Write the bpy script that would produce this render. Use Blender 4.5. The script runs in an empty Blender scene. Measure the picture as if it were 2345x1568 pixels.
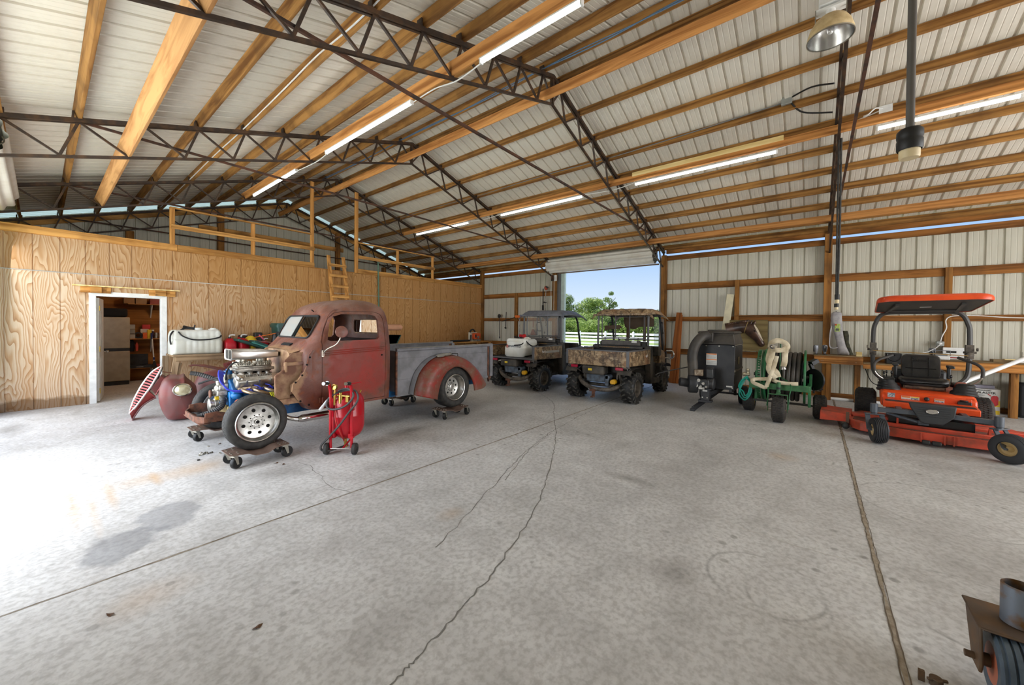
import bpy, bmesh, math, random
from mathutils import Vector, Matrix, Euler
random.seed(7)
S = bpy.context.scene
C = S.collection
PI = math.pi
BASE = {}

def V(*a): return Vector(a if len(a) > 1 else a[0])
def lin(c): return c/12.92 if c <= .04045 else ((c+.055)/1.055)**2.4
def col(r, g, b): return (lin(r/255), lin(g/255), lin(b/255), 1)

# ------------------------------------------------------------------ objects
def tag(o, label=None, cat=None, group=None, kind=None):
    if label: o['label'] = label
    if cat: o['category'] = cat
    if group: o['group'] = group
    if kind: o['kind'] = kind
    return o

def thing(name, label, cat, loc=(0, 0, 0), rz=0, group=None, kind=None, local=False):
    o = bpy.data.objects.new(name, None); C.objects.link(o)
    o.empty_display_size = .1
    o.location = loc; o.rotation_euler = (0, 0, rz)
    BASE[o.name] = Vector((0, 0, 0)) if local else Vector(loc)
    return tag(o, label, cat, group, kind)

def kids(o): return [c for c in C.objects if c.parent == o]
def copy_tree(o, parent=None):
    c = o.copy(); C.objects.link(c)
    if parent: c.parent = parent
    for ch in list(o.children): copy_tree(ch, c)
    return c

class MB:
    def __init__(s): s.v = []; s.f = []; s.m = []
    def add(s, vs, fs, m=0, X=None):
        k = len(s.v)
        s.v += [Vector(p) if X is None else X @ Vector(p) for p in vs]
        s.f += [[i+k for i in f] for f in fs]; s.m += [m]*len(fs)
        return s
    def box(s, a, b, m=0, X=None):
        x0, y0, z0 = [min(p, q) for p, q in zip(a, b)]; x1, y1, z1 = [max(p, q) for p, q in zip(a, b)]
        return s.add([(x0,y0,z0),(x1,y0,z0),(x1,y1,z0),(x0,y1,z0),(x0,y0,z1),(x1,y0,z1),(x1,y1,z1),(x0,y1,z1)],
            [(0,3,2,1),(4,5,6,7),(0,1,5,4),(1,2,6,5),(2,3,7,6),(3,0,4,7)], m, X)
    def cbox(s, c, d, m=0, rot=None):
        X = Matrix.Translation(Vector(c))
        if rot: X = X @ Euler(rot).to_matrix().to_4x4()
        d = [k/2 for k in d]
        return s.box([-k for k in d], d, m, X)
    def beam(s, p, q, w, h, m=0, up=(0, 0, 1)):
        p, q = Vector(p), Vector(q); a = (q-p); L = a.length; a.normalize()
        u = Vector(up); b = u.cross(a)
        if b.length < 1e-4: b = Vector((1, 0, 0)).cross(a)
        b.normalize(); c = a.cross(b)
        X = Matrix((a, b, c)).transposed().to_4x4(); X.translation = p
        return s.box((0, -w/2, -h/2), (L, w/2, h/2), m, X)
    def rings(s, R, m=0, cap=True, loop=False):
        n = len(R[0]); k = len(s.v)
        for r in R: s.v += [Vector(p) for p in r]
        N = len(R)
        for i in range(N if loop else N-1):
            a = k+i*n; b = k+((i+1) % N)*n
            for j in range(n):
                s.f.append([a+j, a+(j+1) % n, b+(j+1) % n, b+j]); s.m.append(m)
        if cap and not loop:
            s.f.append([k+j for j in range(n)][::-1]); s.m.append(m)
            s.f.append([k+(N-1)*n+j for j in range(n)]); s.m.append(m)
        return s
    def sheet(s, R, m=0):
        n = len(R[0]); k = len(s.v)
        for r in R: s.v += [Vector(p) for p in r]
        for i in range(len(R)-1):
            for j in range(n-1):
                a = k+i*n+j; s.f.append([a, a+1, a+n+1, a+n]); s.m.append(m)
        return s
    def tube(s, pts, r, n=8, m=0, cap=True, loop=False, sx=1, sy=1):
        P = [Vector(p) for p in pts]; N = len(P)
        rr = r if isinstance(r, (list, tuple)) else [r]*N
        R = []; nb = None
        for i in range(N):
            if loop: t = P[(i+1) % N]-P[i-1]
            else: t = P[min(i+1, N-1)]-P[max(i-1, 0)]
            t.normalize()
            if nb is None:
                nb = Vector((0, 0, 1)).cross(t)
                if nb.length < .05: nb = Vector((1, 0, 0)).cross(t)
            nb = nb-t*nb.dot(t); nb.normalize(); c = t.cross(nb)
            R.append([P[i]+(nb*math.cos(a)*sx+c*math.sin(a)*sy)*rr[i] for a in [2*PI*j/n for j in range(n)]])
        return s.rings(R, m, cap, loop)
    def cyl(s, p, q, r, r2=None, n=16, m=0):
        return s.tube([p, q], [r, r if r2 is None else r2], n, m)
    def lathe(s, c, ax, prof, n=24, m=0, cap=False, loop=False, sq=1):
        c = Vector(c); a = Vector(ax).normalized()
        u = a.cross(Vector((0, 0, 1)))
        if u.length < .05: u = Vector((1, 0, 0))
        u.normalize(); w = a.cross(u)
        R = [[c+a*h+(u*math.cos(t)+w*math.sin(t)*sq)*r for t in [2*PI*j/n for j in range(n)]] for r, h in prof]
        return s.rings(R, m, cap, loop)
    def prism(s, poly, ax, d0, d1, m=0):
        def P(a, b, d): return {'x': (d, a, b), 'y': (a, d, b), 'z': (a, b, d)}[ax]
        return s.rings([[P(a, b, d0) for a, b in poly], [P(a, b, d1) for a, b in poly]], m)
    def ball(s, c, r, n=12, m=0, X=None):
        r = r if isinstance(r, (list, tuple)) else (r, r, r); c = Vector(c)
        R = []
        for i in range(n//2+1):
            t = PI*i/(n//2); t = min(max(t, .01), PI-.01)
            R.append([Vector((r[0]*math.sin(t)*math.cos(a), r[1]*math.sin(t)*math.sin(a), r[2]*math.cos(t))) for a in [2*PI*j/n for j in range(n)]])
        R = [[c+(X @ p if X else p) for p in q] for q in R]
        return s.rings(R, m)
    def build(s, name, mats, parent=None, bevel=0, seg=2, sharp=.7, sub=0, flat=False):
        if not isinstance(mats, (list, tuple)): mats = [mats]
        off = Vector((0, 0, 0)); p = parent
        while p is not None:
            off = off+BASE.get(p.name, Vector((0, 0, 0))); p = p.parent
        me = bpy.data.meshes.new(name)
        me.from_pydata([tuple(p-off) for p in s.v], [], s.f)
        for mt in mats: me.materials.append(mt)
        me.polygons.foreach_set('material_index', s.m)
        bm = bmesh.new(); bm.from_mesh(me)
        bmesh.ops.recalc_face_normals(bm, faces=bm.faces); bm.to_mesh(me); bm.free()
        if not flat:
            me.polygons.foreach_set('use_smooth', [True]*len(me.polygons))
            me.set_sharp_from_angle(angle=sharp)
        me.update()
        o = bpy.data.objects.new(name, me); C.objects.link(o)
        if parent is not None: o.parent = parent
        if bevel:
            b = o.modifiers.new('Bevel', 'BEVEL'); b.width = bevel; b.segments = seg; b.limit_method = 'ANGLE'; b.angle_limit = .7
            b.harden_normals = False
        if sub:
            b = o.modifiers.new('Subdivision', 'SUBSURF'); b.levels = sub; b.render_levels = sub
        BASE.setdefault(o.name, Vector((0, 0, 0)))
        return o

def solo(name, mb, mats, label, cat, loc=None, group=None, **k):
    """a thing that is one mesh: origin moved to loc"""
    o = mb.build(name, mats, None, **k)
    if loc:
        L = Vector(loc)
        for v in o.data.vertices: v.co -= L
        o.location = L; BASE[o.name] = L
    return tag(o, label, cat, group)

def spl(pts, n=6, loop=False):
    P = [Vector(p) for p in pts]; out = []; N = len(P)
    for i in range(N if loop else N-1):
        if loop: a, b, c, d = P[i-1], P[i], P[(i+1) % N], P[(i+2) % N]
        else: a, b, c, d = P[max(i-1, 0)], P[i], P[i+1], P[min(i+2, N-1)]
        for k in range(n):
            t = k/n
            out.append(.5*((2*b)+(c-a)*t+(2*a-5*b+4*c-d)*t*t+(3*b-a-3*c+d)*t**3))
    if not loop: out.append(P[-1])
    return out
def rrect(w, h, r, n=4):
    out = []
    for cx, cy, a0 in ((w/2-r, h/2-r, 0), (-w/2+r, h/2-r, PI/2), (-w/2+r, -h/2+r, PI), (w/2-r, -h/2+r, 1.5*PI)):
        for i in range(n+1):
            a = a0+PI/2*i/n; out.append((cx+r*math.cos(a), cy+r*math.sin(a)))
    return out
def ngon(cx, cy, r, n, a0=0): return [(cx+r*math.cos(a0+2*PI*i/n), cy+r*math.sin(a0+2*PI*i/n)) for i in range(n)]

def text(name, body, size, X, mat, parent=None, depth=.0015, align='CENTER', wide=1.0):
    cu = bpy.data.curves.new(name, 'FONT'); cu.body = body; cu.size = size; cu.extrude = depth; cu.align_x = align; cu.align_y = 'CENTER'
    o = bpy.data.objects.new(name, cu); C.objects.link(o)
    dg = bpy.context.evaluated_depsgraph_get()
    me = bpy.data.meshes.new_from_object(o.evaluated_get(dg)); bpy.data.objects.remove(o)
    me.transform(Matrix.Diagonal((wide, 1, 1, 1)))
    me.transform(X); me.materials.clear(); me.materials.append(mat)
    o = bpy.data.objects.new(name, me); C.objects.link(o)
    off = Vector((0, 0, 0)); p = parent
    while p is not None:
        off = off+BASE.get(p.name, Vector((0, 0, 0))); p = p.parent
    me.transform(Matrix.Translation(-off))
    if parent: o.parent = parent
    return o
def frame(o, right, up):
    r = Vector(right).normalized(); u = Vector(up).normalized(); n = r.cross(u)
    X = Matrix((r, u, n)).transposed().to_4x4(); X.translation = Vector(o); return X

# ------------------------------------------------------------------ materials
_M = {}
class NT:
    def __init__(s, name):
        s.m = bpy.data.materials.new(name); s.m.use_nodes = True; s.t = s.m.node_tree; s.n = s.t.nodes
        s.b = s.n['Principled BSDF']; s.out = s.n['Material Output']
    def node(s, ty, **k):
        n = s.n.new(ty)
        for a, v in k.items():
            if hasattr(n, a) and a not in n.inputs: setattr(n, a, v)
            else: s.set(n, a, v)
        return n
    def set(s, n, key, v):
        i = n.inputs[key] if not isinstance(key, int) else n.inputs[key]
        if isinstance(v, bpy.types.NodeSocket): s.t.links.new(v, i)
        elif isinstance(v, bpy.types.Node): s.t.links.new(v.outputs[0], i)
        else: i.default_value = v
    def coord(s, scale=(1, 1, 1), kind='Object', loc=(0, 0, 0), rot=(0, 0, 0)):
        c = s.node('ShaderNodeTexCoord'); m = s.node('ShaderNodeMapping')
        s.t.links.new(c.outputs[kind], m.inputs[0]); m.inputs['Scale'].default_value = scale; m.inputs['Location'].default_value = loc; m.inputs['Rotation'].default_value = rot
        return m.outputs[0]
    def noise(s, vec, scale, detail=4, rough=.55, dist=0):
        n = s.node('ShaderNodeTexNoise'); s.set(n, 'Vector', vec); n.inputs['Scale'].default_value = scale; n.inputs['Detail'].default_value = detail
        n.inputs['Roughness'].default_value = rough; n.inputs['Distortion'].default_value = dist
        return n.outputs[0]
    def ramp(s, fac, stops, interp='LINEAR'):
        r = s.node('ShaderNodeValToRGB'); s.set(r, 0, fac); r.color_ramp.interpolation = interp
        e = r.color_ramp.elements
        while len(e) < len(stops): e.new(.5)
        for i, (p, c) in enumerate(stops):
            e[i].position = p; e[i].color = c if len(c) == 4 else (*c, 1)
        return r.outputs[0]
    def math(s, op, a, b=0, clamp=False):
        n = s.node('ShaderNodeMath', operation=op, use_clamp=clamp); s.set(n, 0, a); s.set(n, 1, b); return n.outputs[0]
    def mix(s, f, a, b, mode='MIX'):
        n = s.node('ShaderNodeMix', data_type='RGBA', blend_type=mode)
        s.set(n, 0, f); s.set(n, 6, a); s.set(n, 7, b); return n.outputs[2]
    def bump(s, h, st, d=.01):
        n = s.node('ShaderNodeBump'); s.set(n, 'Height', h); n.inputs['Strength'].default_value = st; n.inputs['Distance'].default_value = d
        s.t.links.new(n.outputs[0], s.b.inputs['Normal'])
    def sep(s, vec):
        n = s.node('ShaderNodeSeparateXYZ'); s.set(n, 0, vec); return n.outputs
    def rnd(s, c, lo=.85, hi=1.12):
        oi = s.node('ShaderNodeObjectInfo'); mr = s.node('ShaderNodeMapRange'); s.set(mr, 0, oi.outputs['Random']); mr.inputs[3].default_value = lo; mr.inputs[4].default_value = hi
        h = s.node('ShaderNodeHueSaturation'); s.set(h, 'Color', c); s.set(h, 'Value', mr.outputs[0]); return h.outputs[0]
G0, G1 = (0, 0, 0, 1), (1, 1, 1, 1)

def M(name, c, rough=.5, metal=0, c2=None, vs=6, det=5, lo=.4, hi=.62, bump=0, bs=60, spec=.5, rough2=None, emit=0):
    if name in _M: return _M[name]
    t = NT(name); b = t.b
    b.inputs['Roughness'].default_value = rough; b.inputs['Metallic'].default_value = metal; b.inputs['Specular IOR Level'].default_value = spec
    vec = t.coord()
    if c2 is None: c2 = tuple(k*.86 for k in c[:3])+(1,)
    f = t.noise(vec, vs, det); r = t.ramp(f, [(lo, G0), (hi, G1)])
    t.set(b, 'Base Color', t.mix(r, c, c2))
    if rough2 is not None: t.set(b, 'Roughness', t.ramp(f, [(lo, (rough,)*3), (hi, (rough2,)*3)]))
    if bump: t.bump(t.noise(vec, bs, 3), bump)
    if emit:
        t.set(b, 'Emission Color', c); b.inputs['Emission Strength'].default_value = emit
    _M[name] = t.m; return t.m

def wood(name, c1, c2, ax='x', s=1.0, dark=None, rough=.75, rnd=(.82, 1.15), bump=.25):
    if name in _M: return _M[name]
    t = NT(name); b = t.b
    sc = {'x': (.7, 11, 11), 'y': (11, .7, 11), 'z': (11, 11, .7)}[ax]
    vec = t.coord(tuple(k*s for k in sc))
    oi = t.node('ShaderNodeObjectInfo'); add = t.node('ShaderNodeVectorMath', operation='ADD'); t.set(add, 0, vec)
    cmb = t.node('ShaderNodeCombineXYZ'); mul = t.math('MULTIPLY', oi.outputs['Random'], 37.)
    for i in range(3): t.set(cmb, i, mul)
    t.set(add, 1, cmb); vec = add.outputs[0]
    n1 = t.noise(vec, 1.3, 3, .6, 1.2); n2 = n1
    wv = t.node('ShaderNodeTexWave', wave_type='RINGS', rings_direction=ax.upper()); t.set(wv, 'Vector', vec)
    wv.inputs['Scale'].default_value = .35; wv.inputs['Distortion'].default_value = 5; wv.inputs['Detail'].default_value = 2; wv.inputs['Detail Scale'].default_value = .6
    f = t.math('ADD', t.math('MULTIPLY', n1, .55), t.math('ADD', t.math('MULTIPLY', wv.outputs[1], .22), t.math('MULTIPLY', n2, .23)))
    c = t.ramp(f, [(.33, c2), (.62, c1)])
    if dark:
        big = t.noise(t.coord((1.2, 1.2, 1.2)), 1.1, 4)
        c = t.mix(t.ramp(big, [(.5, G0), (.68, (.75,)*3)]), c, dark)
    kn = t.node('ShaderNodeTexVoronoi'); t.set(kn, 'Vector', t.coord({'x': (2.2, 9, 9), 'y': (9, 2.2, 9), 'z': (9, 9, 2.2)}[ax])); kn.inputs['Scale'].default_value = .62
    c = t.mix(t.ramp(kn.outputs[0], [(.05, (.8,)*3), (.13, G0)]), c, tuple(k*.35 for k in c2[:3])+(1,))
    t.set(b, 'Base Color', t.rnd(c, *rnd)); b.inputs['Roughness'].default_value = rough; b.inputs['Specular IOR Level'].default_value = .25
    t.bump(f, bump, .004)
    _M[name] = t.m; return t.m

def glass(name, tint=(.93, .96, .95, 1), rough=.02, alpha=.12):
    if name in _M: return _M[name]
    t = NT(name); g = t.node('ShaderNodeBsdfGlossy'); g.inputs['Roughness'].default_value = rough
    tr = t.node('ShaderNodeBsdfTransparent'); tr.inputs[0].default_value = tint
    fr = t.node('ShaderNodeFresnel'); fr.inputs[0].default_value = 1.5
    d = t.node('ShaderNodeBsdfDiffuse'); d.inputs[0].default_value = (.6, .62, .6, 1)
    m1 = t.node('ShaderNodeMixShader'); m1.inputs[0].default_value = alpha; t.set(m1, 1, tr); t.set(m1, 2, d)
    m2 = t.node('ShaderNodeMixShader'); t.set(m2, 0, fr); t.set(m2, 1, m1); t.set(m2, 2, g)
    t.t.links.new(m2.outputs[0], t.out.inputs[0]); _M[name] = t.m; return t.m
# ------------------------------------------------------------------ view, sky, sun
XE, XW, YP, YG, YN, XR = 11.28, -.72, 10.6, 14.3, -7.6, 5.28
def zt(x): return 5.66-.322*abs(x-XR)        # top of a truss's upper chord
def zb(x): return 5.215-.322*abs(x-XR)       # its lower chord
def zroof(x): return zt(x)+.158
cam = bpy.data.cameras.new('camera'); co = bpy.data.objects.new('camera', cam); C.objects.link(co); S.camera = co
def unit(v): return Vector(v).normalized()
_X = unit((693.5, -6.2, 865.146)); _Y = unit((-1079.5, -25.1, 865.146)); _Z = _X.cross(_Y)
right = Vector((_X.x, _Y.x, _Z.x)); down = Vector((_X.y, _Y.y, _Z.y)); fwd = Vector((_X.z, _Y.z, _Z.z))
mw = Matrix((right, -down, -fwd)).transposed().to_4x4(); mw.translation = (0, 0, 1.545); co.matrix_world = mw
cam.sensor_width = 36; cam.lens = 865.146/2345*36; cam.shift_y = -24/2345; cam.clip_start = .05; cam.clip_end = 600
S.view_settings.view_transform = 'Standard'; S.view_settings.look = 'None'; S.view_settings.exposure = 0; S.view_settings.gamma = 1; S.view_settings.use_curve_mapping = False
cy = S.cycles
cy.max_bounces = 5; cy.diffuse_bounces = 4; cy.glossy_bounces = 2; cy.transmission_bounces = 3; cy.transparent_max_bounces = 8
cy.caustics_reflective = False; cy.caustics_refractive = False; cy.sample_clamp_indirect = 4; cy.use_denoising = True; cy.use_adaptive_sampling = True; cy.adaptive_threshold = .1; cy.adaptive_min_samples = 16

W = bpy.data.worlds.new('sky'); S.world = W; W.use_nodes = True
wn = W.node_tree; bg = wn.nodes['Background']
tc = wn.nodes.new('ShaderNodeTexCoord'); sx = wn.nodes.new('ShaderNodeSeparateXYZ'); rp = wn.nodes.new('ShaderNodeValToRGB')
wn.links.new(tc.outputs['Generated'], sx.inputs[0]); wn.links.new(sx.outputs[2], rp.inputs[0]); wn.links.new(rp.outputs[0], bg.inputs[0])
el = rp.color_ramp.elements
el[0].position = 0; el[0].color = (.86, .92, 1, 1); el[1].position = 1; el[1].color = (.12, .27, .7, 1)
for p, c in ((.06, (.72, .86, 1, 1)), (.2, (.36, .60, 1, 1)), (.45, (.22, .42, .88, 1))):
    e = el.new(p); e.color = c
bg.inputs[1].default_value = 1.0
def sun():
    l = bpy.data.lights.new('sun', 'SUN'); l.energy = 8; l.angle = .01; l.color = (1, .96, .88)
    o = bpy.data.objects.new('sun', l); C.objects.link(o); o.rotation_euler = Vector((.19, -.36, -.90)).to_track_quat('-Z', 'Y').to_euler()
sun()
def area(name, loc, d, sx_, sy_, power, c=(1, 1, 1)):
    l = bpy.data.lights.new(name, 'AREA'); l.shape = 'RECTANGLE'; l.size = sx_; l.size_y = sy_; l.energy = power; l.color = c
    o = bpy.data.objects.new(name, l); C.objects.link(o); o.location = loc; o.rotation_euler = Vector(d).to_track_quat('-Z', 'Z').to_euler(); return o
# daylight lamps in the left doorways; gable opening and its lamp added for fill
area('daylight_far_doorway', (-.78, 8.9, 1.6), (1, -.25, -.05), 3.2, 3.0, 120, (.92, .96, 1))
area('daylight_side_doorway', (-.78, 5.3, 1.7), (1, -.1, -.02), 3.2, 3.2, 205, (.92, .96, 1))
area('gable_fill_light', (5.3, -7.5, 2.1), (0, 1, .12), 7, 4.0, 600, (1, .99, .97))

rl = bpy.data.lights.new('tool_room_bulb', 'POINT'); rl.energy = 34; rl.shadow_soft_size = .08; rl.color = (1, .86, .66)
ro_ = bpy.data.objects.new('tool_room_bulb', rl); C.objects.link(ro_); ro_.location = (2.4, 12.2, 2.7)
# ------------------------------------------------------------------ materials of the building
LUM = (col(226, 160, 84), col(168, 105, 44)); LUMD = col(96, 66, 36)
w_pur = wood('purlin wood', col(176, 128, 70), col(116, 76, 36), 'y', dark=LUMD)
w_new = wood('new pine', col(214, 152, 88), col(156, 100, 50), 'y')
w_x = wood('framing x', col(214, 160, 92), col(160, 108, 52), 'x', dark=col(130, 90, 48))
w_y = wood('girt wood', col(158, 104, 50), col(104, 64, 26), 'y', dark=col(88, 58, 28))
w_z = wood('post wood', col(162, 112, 56), col(108, 70, 32), 'z', dark=col(84, 58, 32))
w_zl = wood('loft post wood', col(214, 156, 88), col(160, 106, 50), 'z')
w_pale = wood('pale pine', col(238, 216, 158), col(212, 182, 118), 'y')
def metal_sheet(name, c, dirt):
    t = NT(name); v = t.coord(); n = t.noise(v, .8, 3, .65); n2 = t.noise(t.coord((6, 6, .5)), 2, 2)
    f = t.math('MULTIPLY', n, n2); t.set(t.b, 'Base Color', t.mix(t.ramp(f, [(.22, G0), (.46, (.4,)*3)]), c, dirt))
    t.b.inputs['Roughness'].default_value = .42; t.b.inputs['Specular IOR Level'].default_value = .4
    return t.m
m_wall = metal_sheet('siding', col(198, 195, 180), col(166, 160, 142))
m_roof = metal_sheet('roof sheet', col(220, 214, 200), col(196, 188, 172))
m_steel = M('black truss steel', col(58, 46, 38), .55, .3, col(92, 66, 44), 9, lo=.45, hi=.7)
m_rust = M('rusty bar', col(92, 58, 40), .75, .2, col(52, 40, 34), 7)
m_white = M('white paint', col(238, 238, 236), .45, c2=col(222, 222, 220))

def conc():
    t = NT('concrete slab'); b = t.b; v = t.coord()
    n1 = t.noise(v, .55, 4, .6); n2 = t.noise(v, 3.2, 4, .62, .4); n3 = t.noise(v, 28, 2, .6); nm = t.noise(t.coord((2.2, 1.1, 1), rot=(0, 0, .6)), 3.4, 4, .7, 1.2)
    f = t.math('ADD', t.math('MULTIPLY', n1, .45), t.math('ADD', t.math('MULTIPLY', n2, .35), t.math('MULTIPLY', nm, .2)))
    c = t.ramp(f, [(.34, col(176, 175, 172)), (.5, col(205, 204, 202)), (.64, col(222, 222, 220))])
    c = t.mix(t.ramp(n3, [(.35, (.34,)*3), (.58, G0)]), c, col(120, 116, 108))
    # the far side of the slab is greyer and rougher
    s = t.sep(v)
    dn = t.noise(v, 2.6, 4, .65)
    def blob(cx, cy, rx, ry, rot=0, soft=.25, wob=.9, sc=2.2):
        m = t.node('ShaderNodeMapping', vector_type='TEXTURE'); t.set(m, 0, v); m.inputs['Location'].default_value = (cx, cy, 0); m.inputs['Rotation'].default_value = (0, 0, rot); m.inputs['Scale'].default_value = (rx, ry, 1)
        ln = t.node('ShaderNodeVectorMath', operation='LENGTH'); t.set(ln, 0, m.outputs[0])
        d = t.math('ADD', ln.outputs[1], t.math('MULTIPLY', t.math('SUBTRACT', dn, .5), wob*1.3))
        return t.ramp(d, [(1-soft, G1), (1, G0)]) if soft < .9 else t.ramp(d, [(.1, G1), (1, G0)])
    def paint(c, m, colr, k): return t.mix(t.math('MULTIPLY', m, k), c, colr)
    c = paint(c, blob(.33, 3.72, .21, .30, -.5, .3, 1.5), col(118, 120, 124), .62)
    c = paint(c, blob(.63, 4.02, .21, .32, -.25, .3, 1.5), col(128, 130, 134), .55)
    for cx, cy, rx, ry, k in ((.16, 4.85, .05, .8, .4), (.26, 4.6, .04, .7, .3), (.38, 4.9, .05, .6, .4), (.7, 5.05, .05, .3, .5), (.72, 5.1, .5, .22, .35), (1.15, 5.1, .4, .4, .3), (.35, 2.9, .25, .2, .22), (5.6, .3, .2, .2, .3), (2.1, 2.3, .15, .12, .25)):
        c = paint(c, blob(cx, cy, rx, ry, 0, .95, .8, 3), col(190, 146, 84), k)
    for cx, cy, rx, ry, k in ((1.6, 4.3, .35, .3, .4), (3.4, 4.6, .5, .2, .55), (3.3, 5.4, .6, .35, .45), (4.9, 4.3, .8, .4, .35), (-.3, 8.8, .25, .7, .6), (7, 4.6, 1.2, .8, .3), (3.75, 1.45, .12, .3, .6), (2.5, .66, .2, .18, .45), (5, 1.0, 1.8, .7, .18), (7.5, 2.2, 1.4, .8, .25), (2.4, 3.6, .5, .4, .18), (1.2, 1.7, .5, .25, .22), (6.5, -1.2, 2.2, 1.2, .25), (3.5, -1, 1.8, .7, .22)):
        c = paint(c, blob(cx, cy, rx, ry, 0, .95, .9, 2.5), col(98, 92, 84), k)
    # drops of oil scattered about
    vo = t.node('ShaderNodeTexVoronoi'); t.set(vo, 'Vector', t.coord((1, 1, 0))); vo.inputs['Scale'].default_value = 5.5
    sp = t.math('MULTIPLY', t.ramp(vo.outputs[0], [(.10, G1), (.17, G0)]), t.ramp(t.noise(v, .5, 3), [(.46, G0), (.6, G1)]))
    c = paint(c, sp, col(104, 100, 94), .5)
    # arc shaped scuffs of turning tyres
    for cx, cy, r in ((2.75, .22, .3), (5.35, .3, .35), (2.65, .1, .2), (4.9, -.9, .55), (3.2, -.75, .4), (5.75, .1, .3)):
        m = t.node('ShaderNodeMapping'); t.set(m, 0, v); m.inputs['Location'].default_value = (-cx, -cy, 0)
        ln = t.node('ShaderNodeVectorMath', operation='LENGTH'); t.set(ln, 0, m.outputs[0])
        ring = t.ramp(t.math('ABSOLUTE', t.math('SUBTRACT', t.math('ADD', ln.outputs[1], t.math('MULTIPLY', dn, .05)), r+.025)), [(.0, G1), (.016, G0)])
        c = paint(c, t.math('MULTIPLY', ring, t.ramp(n2, [(.42, G0), (.6, G1)])), col(92, 90, 86), .42)
    t.set(b, 'Base Color', c); t.set(b, 'Roughness', t.ramp(n2, [(.3, (.42,)*3), (.7, (.62,)*3)])); b.inputs['Specular IOR Level'].default_value = .35
    t.bump(t.math('ADD', n3, t.math('MULTIPLY', nm, .8)), .16, .006)
    return t.m
m_conc = conc()
m_crack = M('crack', col(124, 122, 116), .9); m_joint = M('joint filler', col(164, 152, 134), .9, c2=col(132, 118, 98), vs=20); m_jd = M('joint edge', col(108, 96, 80), .95)

def ply():
    t = NT('grooved plywood'); b = t.b; v = t.coord(); s = t.sep(v)
    st = t.math('FLOOR', t.math('DIVIDE', t.math('ADD', s[0], .08), .3048)); hi = t.math('GREATER_THAN', s[2], 2.42)
    cmb = t.node('ShaderNodeCombineXYZ')
    wn_ = t.node('ShaderNodeTexWhiteNoise', noise_dimensions='1D'); t.set(wn_, 'W', t.math('ADD', t.math('FLOOR', t.math('DIVIDE', st, 4)), t.math('MULTIPLY', hi, 31.7)))
    t.set(cmb, 0, t.math('ADD', s[0], t.math('MULTIPLY', wn_.outputs[0], 9))); t.set(cmb, 1, t.math('MULTIPLY', wn_.outputs[0], 23)); t.set(cmb, 2, t.math('MULTIPLY', s[2], .26))
    big = t.noise(cmb.outputs[0], 2.3, 3, .5, .3)
    rings = t.math('FRACT', t.math('ADD', t.math('MULTIPLY', big, 19), t.math('MULTIPLY', s[0], 20))); rings = t.ramp(rings, [(0, G0), (.10, (.42,)*3), (.55, (.85,)*3), (.93, G1), (1, G0)])
    c2 = t.node('ShaderNodeCombineXYZ'); t.set(c2, 0, t.math('MULTIPLY', s[0], 60)); t.set(c2, 2, t.math('MULTIPLY', s[2], 3)); fine = t.noise(c2.outputs[0], 1.2, 4, .6)
    f = t.math('ADD', t.math('MULTIPLY', rings, .6), t.math('MULTIPLY', fine, .4))
    fade = t.node('ShaderNodeMapRange'); t.set(fade, 0, s[0]); fade.inputs[1].default_value = .2; fade.inputs[2].default_value = 4.5; fade.clamp = True
    wthr = t.math('ADD', fade.outputs[0], t.math('MULTIPLY', hi, .45), clamp=True)
    bleached = t.ramp(f, [(.2, col(168, 128, 94)), (.5, col(192, 156, 120)), (.76, col(212, 190, 164))])
    golden = t.ramp(f, [(.2, col(146, 102, 60)), (.5, col(170, 124, 74)), (.78, col(186, 142, 92))])
    c = t.mix(wthr, bleached, golden)
    patch = t.noise(cmb.outputs[0], 1.4, 4); c = t.mix(t.ramp(patch, [(.45, G0), (.7, (.5,)*3)]), c, col(176, 124, 70))
    # splash-back stain along the bottom edge
    st2 = t.math('ADD', s[2], t.math('MULTIPLY', t.noise(v, 4, 4), -.28)); c = t.mix(t.ramp(st2, [(-.12, (.7,)*3), (.05, G0)]), c, col(104, 70, 36))
    t.set(b, 'Base Color', c); b.inputs['Roughness'].default_value = .8; b.inputs['Specular IOR Level'].default_value = .2; t.bump(f, .15, .003)
    return t.m
m_ply = ply()
m_groove = M('groove wood', col(120, 82, 46), .9)

# ------------------------------------------------------------------ sheets with ribs
def ribs(a, b, pitch=.2286, h=.026):
    p = [(a, 0)]; k = math.ceil((a+.05)/pitch)
    while k*pitch < b-.05:
        c = k*pitch; p += [(c-.022, 0), (c-.012, h), (c+.012, h), (c+.022, 0)]
        for m_ in (.076, .152):
            if c+m_ < b-.03: p += [(c+m_-.008, 0), (c+m_-.003, .0025), (c+m_+.003, .0025), (c+m_+.008, 0)]
        k += 1
    return p+[(b, 0)]
def ribbed(name, u0, u1, fn, mat, vsteps, kind='structure', parent=None, th=0):
    """fn(u, v, d) -> point; v runs over vsteps"""
    mb = MB(); pr = ribs(u0, u1)
    mb.sheet([[fn(u, v, d) for u, d in pr] for v in vsteps])
    o = mb.build(name, mat, parent, flat=True)
    m = o.modifiers.new('Solidify', 'SOLIDIFY'); m.thickness = .0012; m.offset = 0
    if kind: o['kind'] = kind
    return o
SL = math.atan(.322)
def roof_pt(side):
    def fn(u, v, d):   # v = world X
        nx = (-1 if side < 0 else 1)*math.sin(SL); return (v+nx*d, u, zroof(v)+.02*0+d*math.cos(SL))
    return fn
rx_r = [XR, 7, 9, XE+.22]; rx_l = [XW-.55, 1, 3, XR]
ribbed('ceiling_right', YN-.4, 14.2, roof_pt(1), m_roof, rx_r)
ribbed('ceiling_left', YN-.4, 14.2, roof_pt(-1), m_roof, rx_l)
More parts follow.
